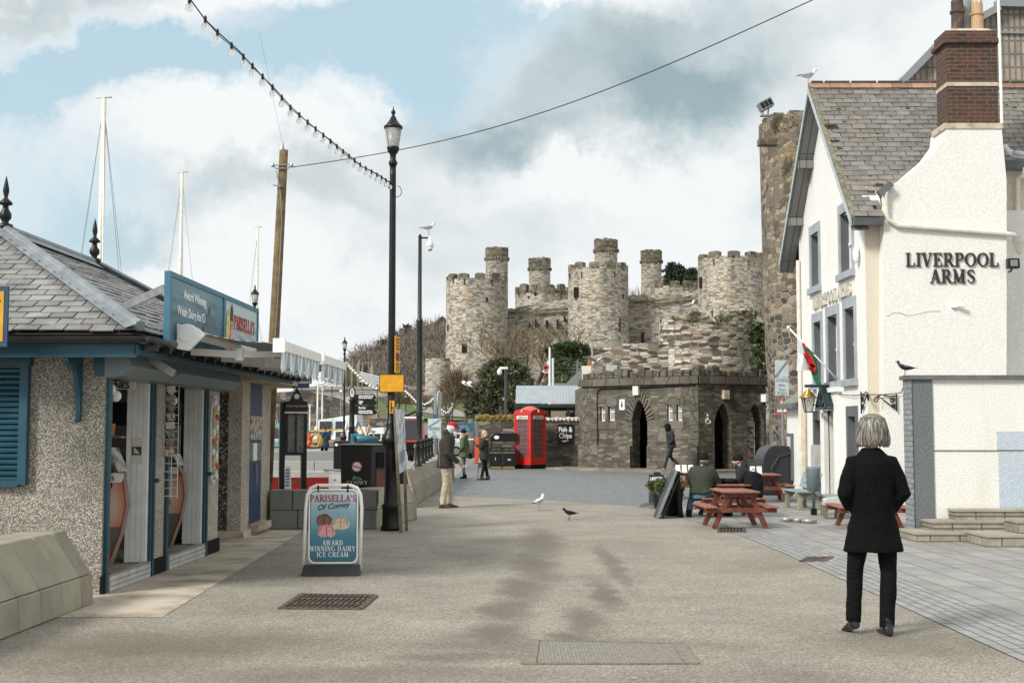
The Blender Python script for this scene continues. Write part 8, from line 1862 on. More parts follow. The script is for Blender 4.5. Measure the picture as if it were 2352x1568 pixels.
# woman in the foreground
blackwool=plain('black_wool',(.0042,.0042,.005),.9,var=.3,vs=60,bmp=.25,bs=90); blackwool.node_tree.nodes['Principled BSDF'].inputs['Specular IOR Level'].default_value=.12
bt=clothm('black_trousers',(.006,.0055,.0065),13); bt.node_tree.nodes['Principled BSDF'].inputs['Specular IOR Level'].default_value=.15
loc=Vector((at(2005,1450,9.75).x+.03,9.8,0))
t,D,_=person('grey haired person in long black coat and trousers walking away in the foreground',loc,R(2),1.66,
  dict(kl=(-.135,.05,.52),al=(-.15,.08,.12),kr=(.12,.0,.50),ar=(.09,-.03,.09),fl=(-.1,.9,-.25),sl=(-.158,0,1.365),sr=(.160,0,1.37),el=(-.24,-.04,1.13),wl=(-.17,.04,1.0),er=(.245,-.04,1.13),wr=(.165,.03,1.0),head=(0.02,.03,1.625),hl=(-.10,0,.93),hr=(.10,0,.93)),
  blackwool,(bt,.98),(plain('black_leather',(.012,.012,.014),.15),1.0),vox=.011,hem=.665,st=.022,skirt=1.16,cw=.98,fing=True)
hm=hairm('grey_bob_hair',(.04,.033,.025),(.15,.135,.11),(.36,.345,.31),80)
mb=MB(); N=72; secs=[(.152,.022,.022,0),(.147,.05,.054,0),(.134,.075,.082,0),(.108,.097,.107,0),(.07,.112,.122,.0),(.01,.124,.132,0),(-.05,.138,.134,.0),(-.085,.136,.122,.0),(-.105,.118,.104,.0)]
rings=[]; rg=random.Random(2)
for z,rx,ry,_o in secs:
    ring=[]
    for i in range(N):
        a=2*PI*i/N; k=1+.022*min(1,max(0,(.15-z)/.12))*math.sin(a*19+1)+.015*math.sin(a*31)*(z<.1); dz=(-.012*abs(math.sin(a*9+.5))+rg.uniform(-.010,.004)) if z<-.08 else 0
        ring.append(mb.V((D['head'].x+math.cos(a)*rx*k,D['head'].y-.01+math.sin(a)*ry*k,D['head'].z+z+dz)))
    rings.append(ring)
for k in range(len(rings)-1):
    for i in range(N): j=(i+1)%N; mb.face((rings[k][i],rings[k+1][i],rings[k+1][j],rings[k][j]))
mb.face(rings[0]); 
for i in range(72):   # strands over the crown and flicking out at the ends
    a=2*PI*i/72+rg.uniform(-.05,.05); P=[(.03*math.cos(a),.03*math.sin(a),.152),(.095*math.cos(a),.105*math.sin(a),.118),(.127*math.cos(a),.135*math.sin(a),.01),(.139*math.cos(a),.127*math.sin(a),-.07),(rg.uniform(.115,.135)*math.cos(a),.105*math.sin(a),-.108-rg.uniform(0,.022))]
    mb.tube([(D['head'].x+p[0],D['head'].y-.01+p[1],D['head'].z+p[2]) for p in P],[.0016,.0022,.0022,.002,.0008],4)
mb.build('hair',hm,t,smooth=True)
# man in the red cap
M['beige']=clothm('beige_cotton',(.46,.40,.30),10)
jk=clothm('brown_black_jacket',(.030,.026,.020),9)
loc=Vector((at(1021,1163,25.8).x,25.9,0))
t,D,_=person('bearded person in red cap, dark jacket and loose beige trousers, facing right',loc,R(-82),1.76,
  dict(chest=(0,.05,1.36),neck=(0,.10,1.49),head=(0,.15,1.60),hd=(0,1,-.12),sl=(-.19,.05,1.39),sr=(.19,.05,1.39),el=(-.25,.0,1.10),wl=(-.22,.14,.90),er=(.25,.04,1.09),wr=(.20,.26,.91),kl=(-.10,.10,.5),al=(-.11,.10,.09),kr=(.10,.02,.50),ar=(.10,-.06,.09),ha=(0,0,0)),
  jk,(M['beige'],1.12),(plain('brown_shoe',(.09,.05,.03),.5),1.0),vox=.018,hem=.80,cw=1.12,st=.035,coatname='jacket',hood=True)
capm=clothm('red_cap_cloth',(.42,.02,.035),10); X=hat(t,D,capm,'cap','cap')
mb=MB(); mb.xf=X; wt=hairm('white_hair',(.45,.43,.40),(.68,.66,.62),(.8,.79,.76),60); mb.loft([((0,-.04,-.13),.06,.05),((0,-.035,-.07),.088,.085),((0,-.025,0),.092,.092),((0,-.02,.05),.088,.095)],14); mb.build('hair',wt,t,smooth=True)
mb=MB(); mb.xf=X; mb.loft([((0,.07,-.20),.02,.015),((0,.075,-.16),.045,.035),((0,.06,-.11),.066,.05),((0,.05,-.06),.072,.05)],12); mb.build('beard',wt,t,smooth=True)
mb=MB(); mb.xf=X; 
for s in (-1,1): mb.tube([(s*.078,0,.02),(s*.06,.095,.02)],.003,4); mb.tube([(s*.035+.022*math.cos(a),.105,.015+.018*math.sin(a)) for a in [.7*k for k in range(10)]],.003,4)
mb.build('glasses',M['black'],t)
mb=MB()
mb.tube([(.12,-.14,1.3),(.17,-.13,1.1),(.19,-.13,.84)],.004,4); mb.build('piping',M['galv'],t)
# couple
loc=Vector((at(1065,1096,41.5).x,42,0))
t,D,_=person('person in green hooded coat, blue jeans and dark bobble hat facing left',loc,R(70),1.60,dict(hd=(.25,1,0),wl=(-.20,.10,.95),wr=(.2,.14,1.0),kl=(-.08,.02,.5),kr=(.07,.06,.5),al=(-.09,-.06,.09),ar=(.08,.04,.09)),clothm('moss_green_coat',(.075,.105,.035),9),(clothm('blue_denim',(.085,.14,.19),12),.85),(M['blackmat'],1.2),vox=.022,hem=.74,cw=1.05,st=.03,fing=False,hood=True)
hat(t,D,M['blackmat'],'beanie','bobble_hat',plain('pompom_brown',(.16,.11,.09),.95)); mb=MB(); mb.tube([(-.12,-.12,1.42),(.1,-.17,1.1),(.18,-.13,.92)],.012,5); mb.loft([((.2,-.14,.7),.04,.10),((.2,-.14,.9),.035,.09)],8); tb_=mb.build('shoulder_bag',M['black'],t)
loc=Vector((at(1112,1100,40).x,40.6,0))
t,D,_=person('blonde person in dark parka and black leggings holding up a phone',loc,R(78),1.56,dict(er=(.25,.05,1.15),wr=(.13,.28,1.22),el=(-.24,.06,1.14),wl=(-.12,.27,1.24),kl=(-.07,.0,.5),kr=(.08,-.02,.5),al=(-.07,.10,.09),ar=(.09,-.10,.09)),clothm('dark_olive_parka',(.022,.020,.014),9),(M['blackmat'],.92),(plain('dark_boot',(.04,.025,.02),.6),1.35),vox=.022,hem=.70,cw=1.08,st=.03,fing=False,hood=True)
hb=hairm('blonde_hair',(.26,.18,.10),(.46,.34,.21),(.60,.48,.33),50); mb=MB(); mb.loft([((0,-.08,1.40),.10,.03),((0,-.07,1.46),.11,.06),((0,-.03,1.56),.095,.085),((0,.0,1.66),.092,.105),((0,.01,1.74),.075,.09),((0,.01,1.78),.02,.03)],16); mb.build('hair',hb,t,smooth=True)
mb=MB(); mb.box(-.065,.065,.125,.135,1.625,1.655); mb.build('sunglasses',M['black'],t); mb=MB(); mb.box(-.03,.05,.36,.375,1.27,1.36); mb.build('phone',M['black'],t)
mb=MB(); mb.ball((.12,.30,1.24),.045,8,6); mb.ball((-.11,.30,1.25),.045,8,6); mb.build('gloves',plain('purple_glove',(.22,.06,.14),.8),t)
mb=MB(); mb.tube([(.1,.22,.9),(.12,.25,.6),(.12,.28,.06)],.012,5); mb.build('stick',M['black'],t); mb=MB(); mb.loft([((.1,.18,.62),.05,.07),((.1,.18,.80),.03,.05)],8); mb.build('handbag',plain('pale_pink_bag',(.42,.34,.34),.7),t)
# hooded walker
loc=Vector((at(1541,1081,47.5).x,47.3,.09))
t,D,_=person('hooded person in dark clothes striding left past the stone toilet block',loc,R(88),1.74,dict(chest=(0,.05,1.38),neck=(0,.09,1.50),head=(0,.15,1.62),hd=(0,1,-.2),kl=(-.09,.16,.50),al=(-.09,.28,.10),kr=(.09,.03,.50),ar=(.09,-.36,.13),fr=(0,.85,-.4),el=(-.25,-.02,1.12),er=(.25,-.02,1.12),wl=(-.18,.14,.98),wr=(.18,.14,.98)),clothm('charcoal_jacket',(.020,.021,.024),9),(clothm('dark_jeans',(.022,.028,.040),12),.95),(plain('red_white_trainer',(.42,.20,.18),.5,vs=30,var=.8),1.0),vox=.022,hem=.86,cw=1.12,st=.03,fing=False)
hat(t,D,M['blackmat'],'hood','hood')
# seated men
def seated(label,loc,rz,H,coat,tr,J,cw=1.1,**k):
    B=dict(hip=(0,0,.46),chest=(0,.12,.87),neck=(0,.17,.98),head=(0,.22,1.09),hl=(-.10,.02,.43),kl=(-.14,.44,.46),al=(-.14,.40,.09),hr=(.10,.02,.43),kr=(.14,.44,.46),ar=(.14,.42,.09),sl=(-.19,.12,.88),sr=(.19,.12,.88),el=(-.27,.22,.66),wl=(-.12,.46,.68),er=(.27,.22,.66),wr=(.12,.46,.68)); B.update(J)
    return person(label,loc,rz,H,B,coat,(tr,.98),(M['blackmat'],1.2),vox=.018,hem=.99,cw=cw,st=.035,fing=True,coatname='jacket',**k)
gj=clothm('olive_green_jacket',(.030,.038,.022),9)
x1=at(1607,1100,23.0).x
t,D,_=seated('person in olive green jacket, beanie and jeans sitting with their back to us',(x1,22.9,0),R(-28),1.66,gj,clothm('blue_jeans',(.09,.16,.23),12),dict(kl=(-.24,.20,.44),al=(-.26,.06,.09),fl=(-.3,1,0)),cw=1.22)
mb=MB(); mb.tube([D['neck']+Vector((0,-.01,-.04)),D['neck']+Vector((0,.01,.06))],[.095,.085],14); mb.build('collar',gj,t,mods=rem(.015,2)); hat(t,D,M['blackmat'],'beanie')
mb=MB(); mb.box(-.012,.012,D['neck'].y-.095,D['neck'].y-.085,D['neck'].z+.0,D['neck'].z+.02); mb.build('collar_tag',M['white'],t)
x2=at(1719,1100,23.5).x
t,D,_=seated('bearded person in black puffer jacket and beanie sitting at the picnic table',(x2,23.4,0),R(76),1.62,clothm('black_puffer',(.014,.015,.017),16),clothm('grey_jeans',(.10,.12,.14),12),dict(),cw=1.15,hood=True)
X=hat(t,D,M['blackmat'],'beanie'); mb=MB(); mb.xf=X; mb.loft([((0,.045,-.12),.035,.03),((0,.04,-.09),.065,.055),((0,.02,-.045),.075,.075)],12); mb.build('beard',plain('brown_stubble',(.16,.09,.06),.8),t,smooth=True)
t=thing('rucksack','black rucksack standing on the table seat beside the man in the black puffer jacket','rucksack',(x2-.02,22.9,.36)); mb=MB(); mb.loft([((0,0,0),.17,.12),((0,0,.25),.19,.14),((0,0,.42),.15,.11),((0,0,.47),.05,.04)],12); mb.build('body',M['blackmat'],t,mods=cmods(.02,.02)); mb=MB(); mb.tube([(-.05,0,.46),(0,0,.52),(.05,0,.46)],.01,5); mb.build('handle',M['black'],t)
# people by the harbour
loc=Vector((at(744,1060,62).x,62,0))
t,D,_=person('person in dark blue coat and red bobble hat standing at the harbour',loc,R(-14),1.80,dict(er=(.26,.05,1.14),wr=(.24,.2,1.18)),clothm('navy_blue_coat',(.018,.045,.075),9),(M['blackmat'],1.0),(M['black'],1.1),vox=.03,hem=.78,cw=1.2,st=.04,fing=False)
hat(t,D,plain('red_black_wool',(.12,.02,.02),.9,vs=20,var=.8),'beanie','bobble_hat',M['blackmat']); mb=MB(); mb.tube([(.12,-.15,1.45),(-.1,-.20,1.1),(-.22,-.17,.9)],.018,5); mb.loft([((-.24,-.14,.70),.05,.12),((-.24,-.14,.90),.04,.11)],8); mb.build('shoulder_bag',M['black'],t)
loc=Vector((at(776,1060,60).x,60,0))
t,D,_=person('person in pale grey jacket leaning beside the one in the dark blue coat',loc,R(-60),1.52,dict(chest=(0,.14,1.33),neck=(0,.2,1.44),head=(0,.26,1.54)),clothm('stone_grey_jacket',(.17,.16,.14),9),(clothm('pale_grey_trousers',(.30,.29,.27),9),1.0),(M['black'],1.),vox=.03,hem=.85,st=.04,fing=False)
hat(t,D,plain('white_cap',(.4,.4,.38)),'cap','cap')
# ---------------- birds ----------------
gw=plain('gull_white',(.80,.80,.80),.6,var=.04); gg=plain('gull_grey_wing',(.42,.44,.47),.6); gy=plain('gull_leg',(.45,.25,.20),.5); crowm=plain('crow_black',(.008,.008,.012),.4)
def bird(label,loc,rz,s,name='seagull',body=gw,wing=gg,legs=True,head_down=0,sit=False,tail=M['black'],legc=gy,group='seagulls'):
    t=thing(name,label,'bird',loc,rz,group,scale=s); z=.13 if legs and not sit else .05
    mb=MB(); mb.loft([((0,-.22,z+.035),.012,.008,(1,0,0),(0,0,1)),((0,-.14,z+.045),.040,.035,(1,0,0),(0,0,1)),((0,-.04,z+.06),.066,.065,(1,0,0),(0,0,1)),((0,.06,z+.085),.062,.066,(1,0,0),(0,0,1)),((0,.10,z+.11),.045,.05,(1,0,0),(0,0,1)),((0,.13,z+.14-head_down*.5),.02,.02,(1,0,0),(0,0,1))],12); mb.tube([(0,.085,z+.10),(0,.125,z+.15-head_down*.6),(0,.150,z+.20-head_down)],[.048,.036,.032],10); mb.ball((0,.155,z+.208-head_down),.037,10,8,(.9,1.1,.95)); mb.build('body',body,t,mods=rem(.010,2))
    mb=MB(); mb.loft([((0,.175,z+.205-head_down),.012,.012,(1,0,0),(0,0,1)),((0,.205,z+.20-head_down),.007,.009,(1,0,0),(0,0,1)),((0,.225,z+.193-head_down),.003,.004,(1,0,0),(0,0,1))],8); mb.build('beak',plain('beak_'+name,(.45,.30,.06) if name=='seagull' else (.01,.01,.01),.4),t)
    for q in (-1,1):
        mb=MB(); mb.loft([((q*.030,-.27,z+.04),.008,.006,(1,0,0),(0,0,1)),((q*.048,-.16,z+.065),.018,.022,(1,0,0),(0,0,1)),((q*.062,-.02,z+.085),.016,.045,(1,0,0),(0,0,1)),((q*.055,.07,z+.10),.010,.03,(1,0,0),(0,0,1))],10); mb.build('wing',wing,t,smooth=True)
        mb=MB(); mb.hexa([(q*.02,-.32,z+.033),(q*.03,-.32,z+.033),(q*.055,-.2,z+.05),(q*.04,-.2,z+.05),(q*.02,-.32,z+.04),(q*.03,-.32,z+.04),(q*.055,-.2,z+.068),(q*.04,-.2,z+.068)]); mb.build('wing_tip',tail,t)
        if legs and not sit: mb=MB(); mb.tube([(q*.028,0,z+.01),(q*.03,-.01,.06),(q*.03,.0,.005)],.005,5); mb.hexa([(q*.03-.012,-.005,0),(q*.03+.012,-.005,0),(q*.03+.02,.045,0),(q*.03-.02,.045,0),(q*.03-.006,-.005,.008),(q*.03+.006,-.005,.008),(q*.03+.016,.045,.004),(q*.03-.016,.045,.004)]); mb.build('leg',legc,t)
    mb=MB(); mb.ball((.026,.165,z+.212-head_down),.005,6,4); mb.ball((-.026,.165,z+.212-head_down),.005,6,4); mb.build('eye',M['black'],t)
    return t
bird('white gull walking away on the asphalt in the middle of the street',(at(1238,1170,25.2).x,25.0,0),R(-35),.88)
bird('black jackdaw walking on the asphalt to the right of the gull',(at(1307,1190,22.4).x,22.4,0),R(108),.62,'jackdaw',crowm,crowm,legc=crowm,tail=crowm,head_down=.03,group=None)
bird('black jackdaw perched on the grey pillar end of the yard wall',(xat(2081,18.9),18.9,2.38),R(60),.62,'jackdaw',crowm,crowm,legc=crowm,tail=crowm,group=None)
bird('gull standing on the tip of the pub roof ridge',(xat(1865,27.4)+.05,27.35,RZ+.06),R(-75),.95)
p=at(2339,372,24.7); bird('white gull sitting on the gutter at the right edge of the picture',(p.x,24.75,p.z-.02),R(75),1.35,sit=True)
bird('gull perched on top of the white dome camera arm',(at(985,538,43).x,43,zat(538,43)),R(-62),1.15)
bird('gull resting on the broken gable of the ruined town wall',(at(1583,716,61.5).x,61.5,zat(716,61.5)),R(-80),1.6)
def flying(label,px,py,Y,s,rz,tilt):
    t=thing('seagull',label,'bird',at(px,py,Y),rz,'seagulls',s,rot=(R(tilt),0,rz)); mb=MB(); mb.loft([((0,-.28,0),.03,.006,(1,0,0),(0,0,1)),((0,-.12,0),.035,.03,(1,0,0),(0,0,1)),((0,0,.0),.055,.05,(1,0,0),(0,0,1)),((0,.12,.01),.04,.04,(1,0,0),(0,0,1)),((0,.19,.02),.028,.028,(1,0,0),(0,0,1)),((0,.24,.02),.006,.006,(1,0,0),(0,0,1))],10); mb.build('body',gw,t,smooth=True)
    for q in (-1,1): mb=MB(); mb.hexa([(q*.03,-.08,0),(q*.32,-.04,.12),(q*.32,.08,.12),(q*.03,.09,0),(q*.03,-.08,.02),(q*.32,-.04,.13),(q*.32,.08,.13),(q*.03,.09,.02)]); mb.hexa([(q*.32,-.04,.12),(q*.66,-.14,.04),(q*.66,-.10,.04),(q*.32,.08,.12),(q*.32,-.04,.13),(q*.66,-.14,.045),(q*.66,-.10,.045),(q*.32,.08,.13)]); mb.build('wing',gw,t)
flying('white gull flying with raised wings to the left of the dark evergreen tree',1072,883,70,1.5,R(70),20); flying('white gull gliding in front of the pale ruined wall',1372,829,56,1.5,R(40),-25)
# ---------------- harbour, bridge, cars ----------------
# far quay wall, ramp and grass banks
mb=MB(); Yq=118
pts=[(560,905),(700,897),(780,915),(800,928),(860,955),(930,966),(1400,972)]
for (xa,ya),(xb,yb) in zip(pts[:-1],pts[1:]):
    a=at(xa,ya,Yq);b=at(xb,yb,Yq); mb.hexa([(a.x,Yq,-3),(b.x,Yq,-3),(b.x,Yq+1,-3),(a.x,Yq+1,-3),(a.x,Yq,a.z),(b.x,Yq,b.z),(b.x,Yq+1,b.z),(a.x,Yq+1,a.z)])
t=thing('quay_wall','long dark stone quay wall behind the masts and boats','wall',(0,Yq,0)); mb.build('wall_face',M['quaywall'],t,world=True)
def slab(name,P,mat,kind='structure'):
    mb=MB(); mb.poly([tuple(at(*p)) for p in P]); o=mb.build(name,mat); o['kind']=kind; return o
slab('grass_bank',[(858,956,119.5),(1500,985,119.5),(1500,900,170),(1100,905,170),(930,918,160),(800,914,150)],M['grass'])
slab('ramp',[(801,929,119.4),(864,956,119.2),(810,913,150),(770,908,150)],M['path'])
mb=MB(); P=[(860,955,119),(806,913,149.5)]; mb.bar(at(*P[0])+Vector((0,0,.15)),at(*P[1])+Vector((0,0,.15)),.5,.35); struct('ramp_kerb',mb,M['bandst'])
slab('hill_road',[(860,918,158),(1010,957,125),(1100,962,124),(1040,940,137),(985,925,150),(1000,914,160),(1080,916,165),(1080,903,172),(860,903,172)],M['road_far'])
# road lifted a little above the bank
o=bpy.data.objects['hill_road']; o.location.z=.12; o.location.y=-1.0
mb=MB(); a=at(800,897,176); b=at(1110,905,176); n=70
t=thing('railing','long pale railing along the bank road below the bridge','railing',(a.x,176,a.z))
mb.bar(a,b,.12,.12); mb.bar(a-Vector((0,0,1.1)),b-Vector((0,0,1.1)),.12,.12)
for i in range(n+1): p=a.lerp(b,i/n); mb.bar(p-Vector((0,0,1.1)),p,.09)
mb.build('bars',plain('pale_railing',(.36,.37,.36)),t,world=True)
# bridge
t=thing('suspension_bridge','pale suspension bridge with a castellated stone gate tower and fanned white cables','bridge',(xat(740,205),205,0)); Yb=205
st=plain('bridge_stone',(.26,.235,.17),.9,vs=.5,var=.3,dirt_or_highlight=(.12,.11,.06),dirt_or_highlight_amt=.6,dscale=.4); tw=[]
for (px0,px1,yt) in ((790,797,842),(806,811,844),(820,827,837),(790,827,848),(829,835,843),(849,857,842)):
    a=at(px0,1000,Yb);b=at(px1,yt,Yb); mb=MB(); d=2.5 if px1-px0<20 else 5; mb.box(a.x,b.x,Yb-(.6 if d<3 else 0),Yb+d,0,b.z); 
    if px1-px0<20: mb.lathe([((b.x-a.x)*.62,-.6),((b.x-a.x)*.62,.0),(.1,.9)],8,((a.x+b.x)/2,Yb+.6,b.z))
    mb.build('tower',st,t,world=True)
a=at(829,880,Yb);b=at(856,848,Yb); mb=MB(); mb.box(a.x,b.x,Yb+1,Yb+4,at(0,895,Yb).z,b.z); 
for k in range(4): w=(b.x-a.x)/4; mb.box(a.x+w*k,a.x+w*k+w*.55,Yb+1,Yb+3,b.z-.1,b.z+1.3)
mb.build('gate_arch',st,t,world=True)
mb=MB(); wc=plain('white_cable',(.62,.64,.63),.5)
for k in range(5):
    P=[(560,928+8*k),(640,909+7*k),(700,893+6.4*k),(760,875+5.4*k),(792,862+4.6*k)]; mb.tube([at(x,y,Yb-3-.4*k) for x,y in P],.16,4)
    P=[(826,855+5*k),(870,866+5.2*k),(930,886+5*k),(1025,924+3*k)]; mb.tube([at(x,y,Yb-3-.4*k) for x,y in P],.14,4)
mb.build('cables',wc,t,world=True)
mb=MB()
for k in range(26): x=570+8.6*k; y=928-(x-560)*.27; mb.bar(at(x,y,Yb-3.2),at(x,948,Yb-3.2),.09)
mb.build('hangers',wc,t,world=True)
mb=MB(); a=at(555,952,Yb-4);b=at(792,938,Yb-4); mb.hexa([a-Vector((0,0,2)),b-Vector((0,0,2)),b+Vector((0,1,-2)),a+Vector((0,1,-2)),a,b,b+Vector((0,1,0)),a+Vector((0,1,0))]); mb.build('deck',plain('deck_grey',(.34,.34,.33),.8),t,world=True)
mb=MB(); a=at(682,895,Yb-20);b=at(990,897,Yb-20); mb.box(a.x,b.x,Yb-20,Yb-19.6,-1,a.z); mb.box(a.x,b.x,Yb-20.3,Yb-19.4,a.z,a.z+.5); mb.build('parapet',brick('panelled_parapet',2.2,6.,(.30,.29,.26),(.26,.25,.23),(.14,.13,.12),.12,offset=0,var=.3),t,world=True)
# sailing boats
hullw=plain('boat_white',(.62,.64,.64),.4,var=.1,vs=2); canv=plain('boat_cover_grey',(.28,.30,.32),.7); navy=plain('boat_navy',(.03,.05,.09),.4)
def boat(label,px,Y,L,pymast,rmast,rz,hull=hullw,cabin=None,stays=4,z=-2.4,fb=2.4,cabh=.7):
    x=xat(px,Y); t=thing('sailing_boat' if rmast else 'motor_boat',label,'boat',(x,Y,z),rz); n=10; mb=MB(); P=[]
    secs=[]
    for i in range(n+1):
        u=i/n; w=.16*L*math.sin(PI*min(1,.22+.78*u*.98))**.7*(1 if u<.75 else 1-((u-.75)/.25)**1.6*.95); h=fb*(.86+.20*(u-.4)**2*2)
        secs.append((u*L-L*.5,w,h))
    for (a,b_) in zip(secs[:-1],secs[1:]):
        for s in (-1,1):
            q=[(s*a[1]*.35,a[0],.1),(s*b_[1]*.35,b_[0],.1),(s*b_[1],b_[0],b_[2]),(s*a[1],a[0],a[2])]; mb.poly(q if s<0 else q[::-1])
        mb.poly([(-a[1],a[0],a[2]-.06),(a[1],a[0],a[2]-.06),(b_[1],b_[0],b_[2]-.06),(-b_[1],b_[0],b_[2]-.06)])
    a=secs[0]; mb.poly([(-a[1]*.35,a[0],.1),(a[1]*.35,a[0],.1),(a[1],a[0],a[2]),(-a[1],a[0],a[2])]); mb.build('hull',hull,t)
    w=.11*L; mb=MB(); mb.hexa([(-w,-L*.25,fb*.9),(w,-L*.25,fb*.9),(w*.7,L*.22,fb*.9),(-w*.7,L*.22,fb*.9),(-w*.8,-L*.22,fb*.9+cabh),(w*.8,-L*.22,fb*.9+cabh),(w*.55,L*.12,fb*.9+cabh*.8),(-w*.55,L*.12,fb*.9+cabh*.8)]); c=mb.build('cabin',cabin or hullw,t)
    for s in (-1,1):
        for k in range(2): mb=MB(); y=-L*.14+L*.14*k; mb.hexa([(s*w*.97,y,fb*.9+cabh*.3),(s*w*.97,y+L*.1,fb*.9+cabh*.3),(s*w*.80,y+L*.1,fb*.9+cabh*.35),(s*w*.80,y,fb*.9+cabh*.35),(s*w*.90,y,fb*.9+cabh*.75),(s*w*.88,y+L*.1,fb*.9+cabh*.75),(s*w*.7,y+L*.1,fb*.9+cabh*.75),(s*w*.7,y,fb*.9+cabh*.75)]); o=mb.build('window',M['glass'],t); o.parent=c
    if rmast:
        top=zat(pymast,Y)-z; lean=rmast*.0; mb=MB(); mb.tube([(0,.05*L,fb*.9),(0,.05*L,top*.5),(0,.05*L,top)],[rmast,rmast,rmast*.75],8); mb.bar((-.25,.05*L,top),(.25,.05*L,top+.05),.04); mb.build('mast',M['offwhite'],t,smooth=True)
        mb=MB(); T=(0,.05*L,top-.2); rs=max(.008,rmast*.09)
        for e in [(-.16*L,-.02*L,fb),(.16*L,-.02*L,fb),(0,-.5*L,fb),(0,.5*L,fb),(-.15*L,.1*L,fb),(.15*L,.1*L,fb)][:stays+2]: mb.tube([T if rnd.random()>.3 else (0,.05*L,top*.7),e],rs,3)
        mb.build('stays',M['galv'],t); mb=MB(); mb.tube([(0,.03*L,fb+cabh+.35),(0,-.42*L,fb+cabh+.3)],.14,8); mb.build('boom_cover',canv,t)
    return t
boat('sailing boat whose thick white mast stands left of the second roof finial',222,40,9,218,.105,R(20))
boat('sailing boat with the mast rising behind the near end of the teal roof sign',405,52,9,392,.085,R(10))
boat('sailing boat with a thin mast between the roof sign and the telegraph pole',592,72,9,520,.085,R(30))
for i,(px,py,Y,l) in enumerate([(731,868,96,'sailing boat with the tallest mast in front of the stone quay wall'),(748,885,104,'sailing boat whose slim mast stands right of the tallest one by the quay wall'),(688,905,100,'sailing boat with its mast just right of the notice board'),(640,915,92,'sailing boat with its mast left of the notice board post'),(715,930,108,'small sailing boat with a short mast among the moored boats')]):
    boat(l,px,Y,8,py,.075,R(20+37*i),z=-1.6,fb=2.1,cabin=canv if i%2 else None)
boat('teal wheelhouse boat between the telegraph pole and the notice board',634,78,8,0,0,R(70),hull=hullw,cabin=plain('teal_wheelhouse',(.05,.24,.22),.5),z=-1.5,fb=2.2,cabh=1.7)
boat('white motor boat with a wheelhouse behind the person in the blue coat',768,98,9,0,0,R(80),z=-1.5,fb=2.4,cabh=2.2)
boat('low white motor boat to the left of the person in the blue coat',716,86,9,0,0,R(60),z=-1.6,fb=2.0,cabin=canv,cabh=.8)
boat('white motor boat behind the finger post and the teal telescope',830,104,9,0,0,R(85),z=-1.3,fb=2.2,cabh=1.2)
boat('white cabin cruiser between the slim street lamp and the finger post',800,92,7,0,0,R(75),z=-1.4,fb=2.0,cabh=1.5)
t=thing('boat_trailer_frame','yellow metal frame of a work boat behind the person in the blue coat','frame',(xat(770,84),84,0)); mb=MB(); yl=plain('yellow_steel',(.60,.36,.03),.5)
for a,b in (((-1.8,0,0),(-1.8,0,1.6)),((-.6,0,0),(-.6,0,1.7)),((.6,0,0),(.6,0,1.6)),((1.8,0,0),(1.8,0,1.7)),((-1.8,0,1.6),(1.8,0,1.7)),((-1.8,0,.9),(1.8,0,.9))): mb.bar(a,b,.09)
mb.build('rails',yl,t)
t=thing('life_buoy','round orange life buoy hanging beside the notice board','life buoy',at(697,1010,58)); mb=MB(); mb.tube([(.30*math.cos(a),0,.30*math.sin(a)) for a in [2*PI*k/16 for k in range(17)]],.10,8); mb.build('ring',plain('buoy_orange',(.65,.10,.03),.5),t,smooth=True)
t=thing('yellow_coil','coil of yellow mooring rope hanging left of the person in the blue coat','rope',at(722,1012,58)); mb=MB()
for k in range(3): mb.tube([(.24*math.cos(a)+.05*k,.03*k,.30*math.sin(a)) for a in [2*PI*j/14 for j in range(15)]],.04,5)
mb.build('coil',yl,t)
for (px,py,Y,h,l,m_,w) in ((822,968,90,2.6,'blue steel tripod frame standing behind the teal telescope',plain('blue_steel',(.05,.10,.15)),1.3),(848,975,88,1.8,'small yellow tripod carrying a wind vane behind the teal telescope',plain('ochre_steel',(.42,.30,.12)),.8),(797,965,84,2.8,'white ladder like frame right of the slim street lamp',M['white'],.8)):
    p=at(px,py,Y); t=thing('tripod',l,'tripod',(p.x,Y,p.z-h)); mb=MB()
    for a in (0,2.1,4.2): mb.bar((math.cos(a)*w,math.sin(a)*w,0),(0,0,h),.08)
    mb.bar((-w*.5,0,h*.5),(w*.5,0,h*.5),.05); mb.build('legs',m_,t); 
    if 'vane' in l: mb=MB(); mb.tube([(0,0,h),(0,0,h+1.5)],.05,5); mb.bar((-.6,0,h+.9),(.6,0,h+.9),.05); mb.ball((-.6,0,h+.9),.12,6,5); mb.ball((.6,0,h+.9),.12,6,5); mb.build('vane',plain('vane_red',(.4,.12,.08)),t)
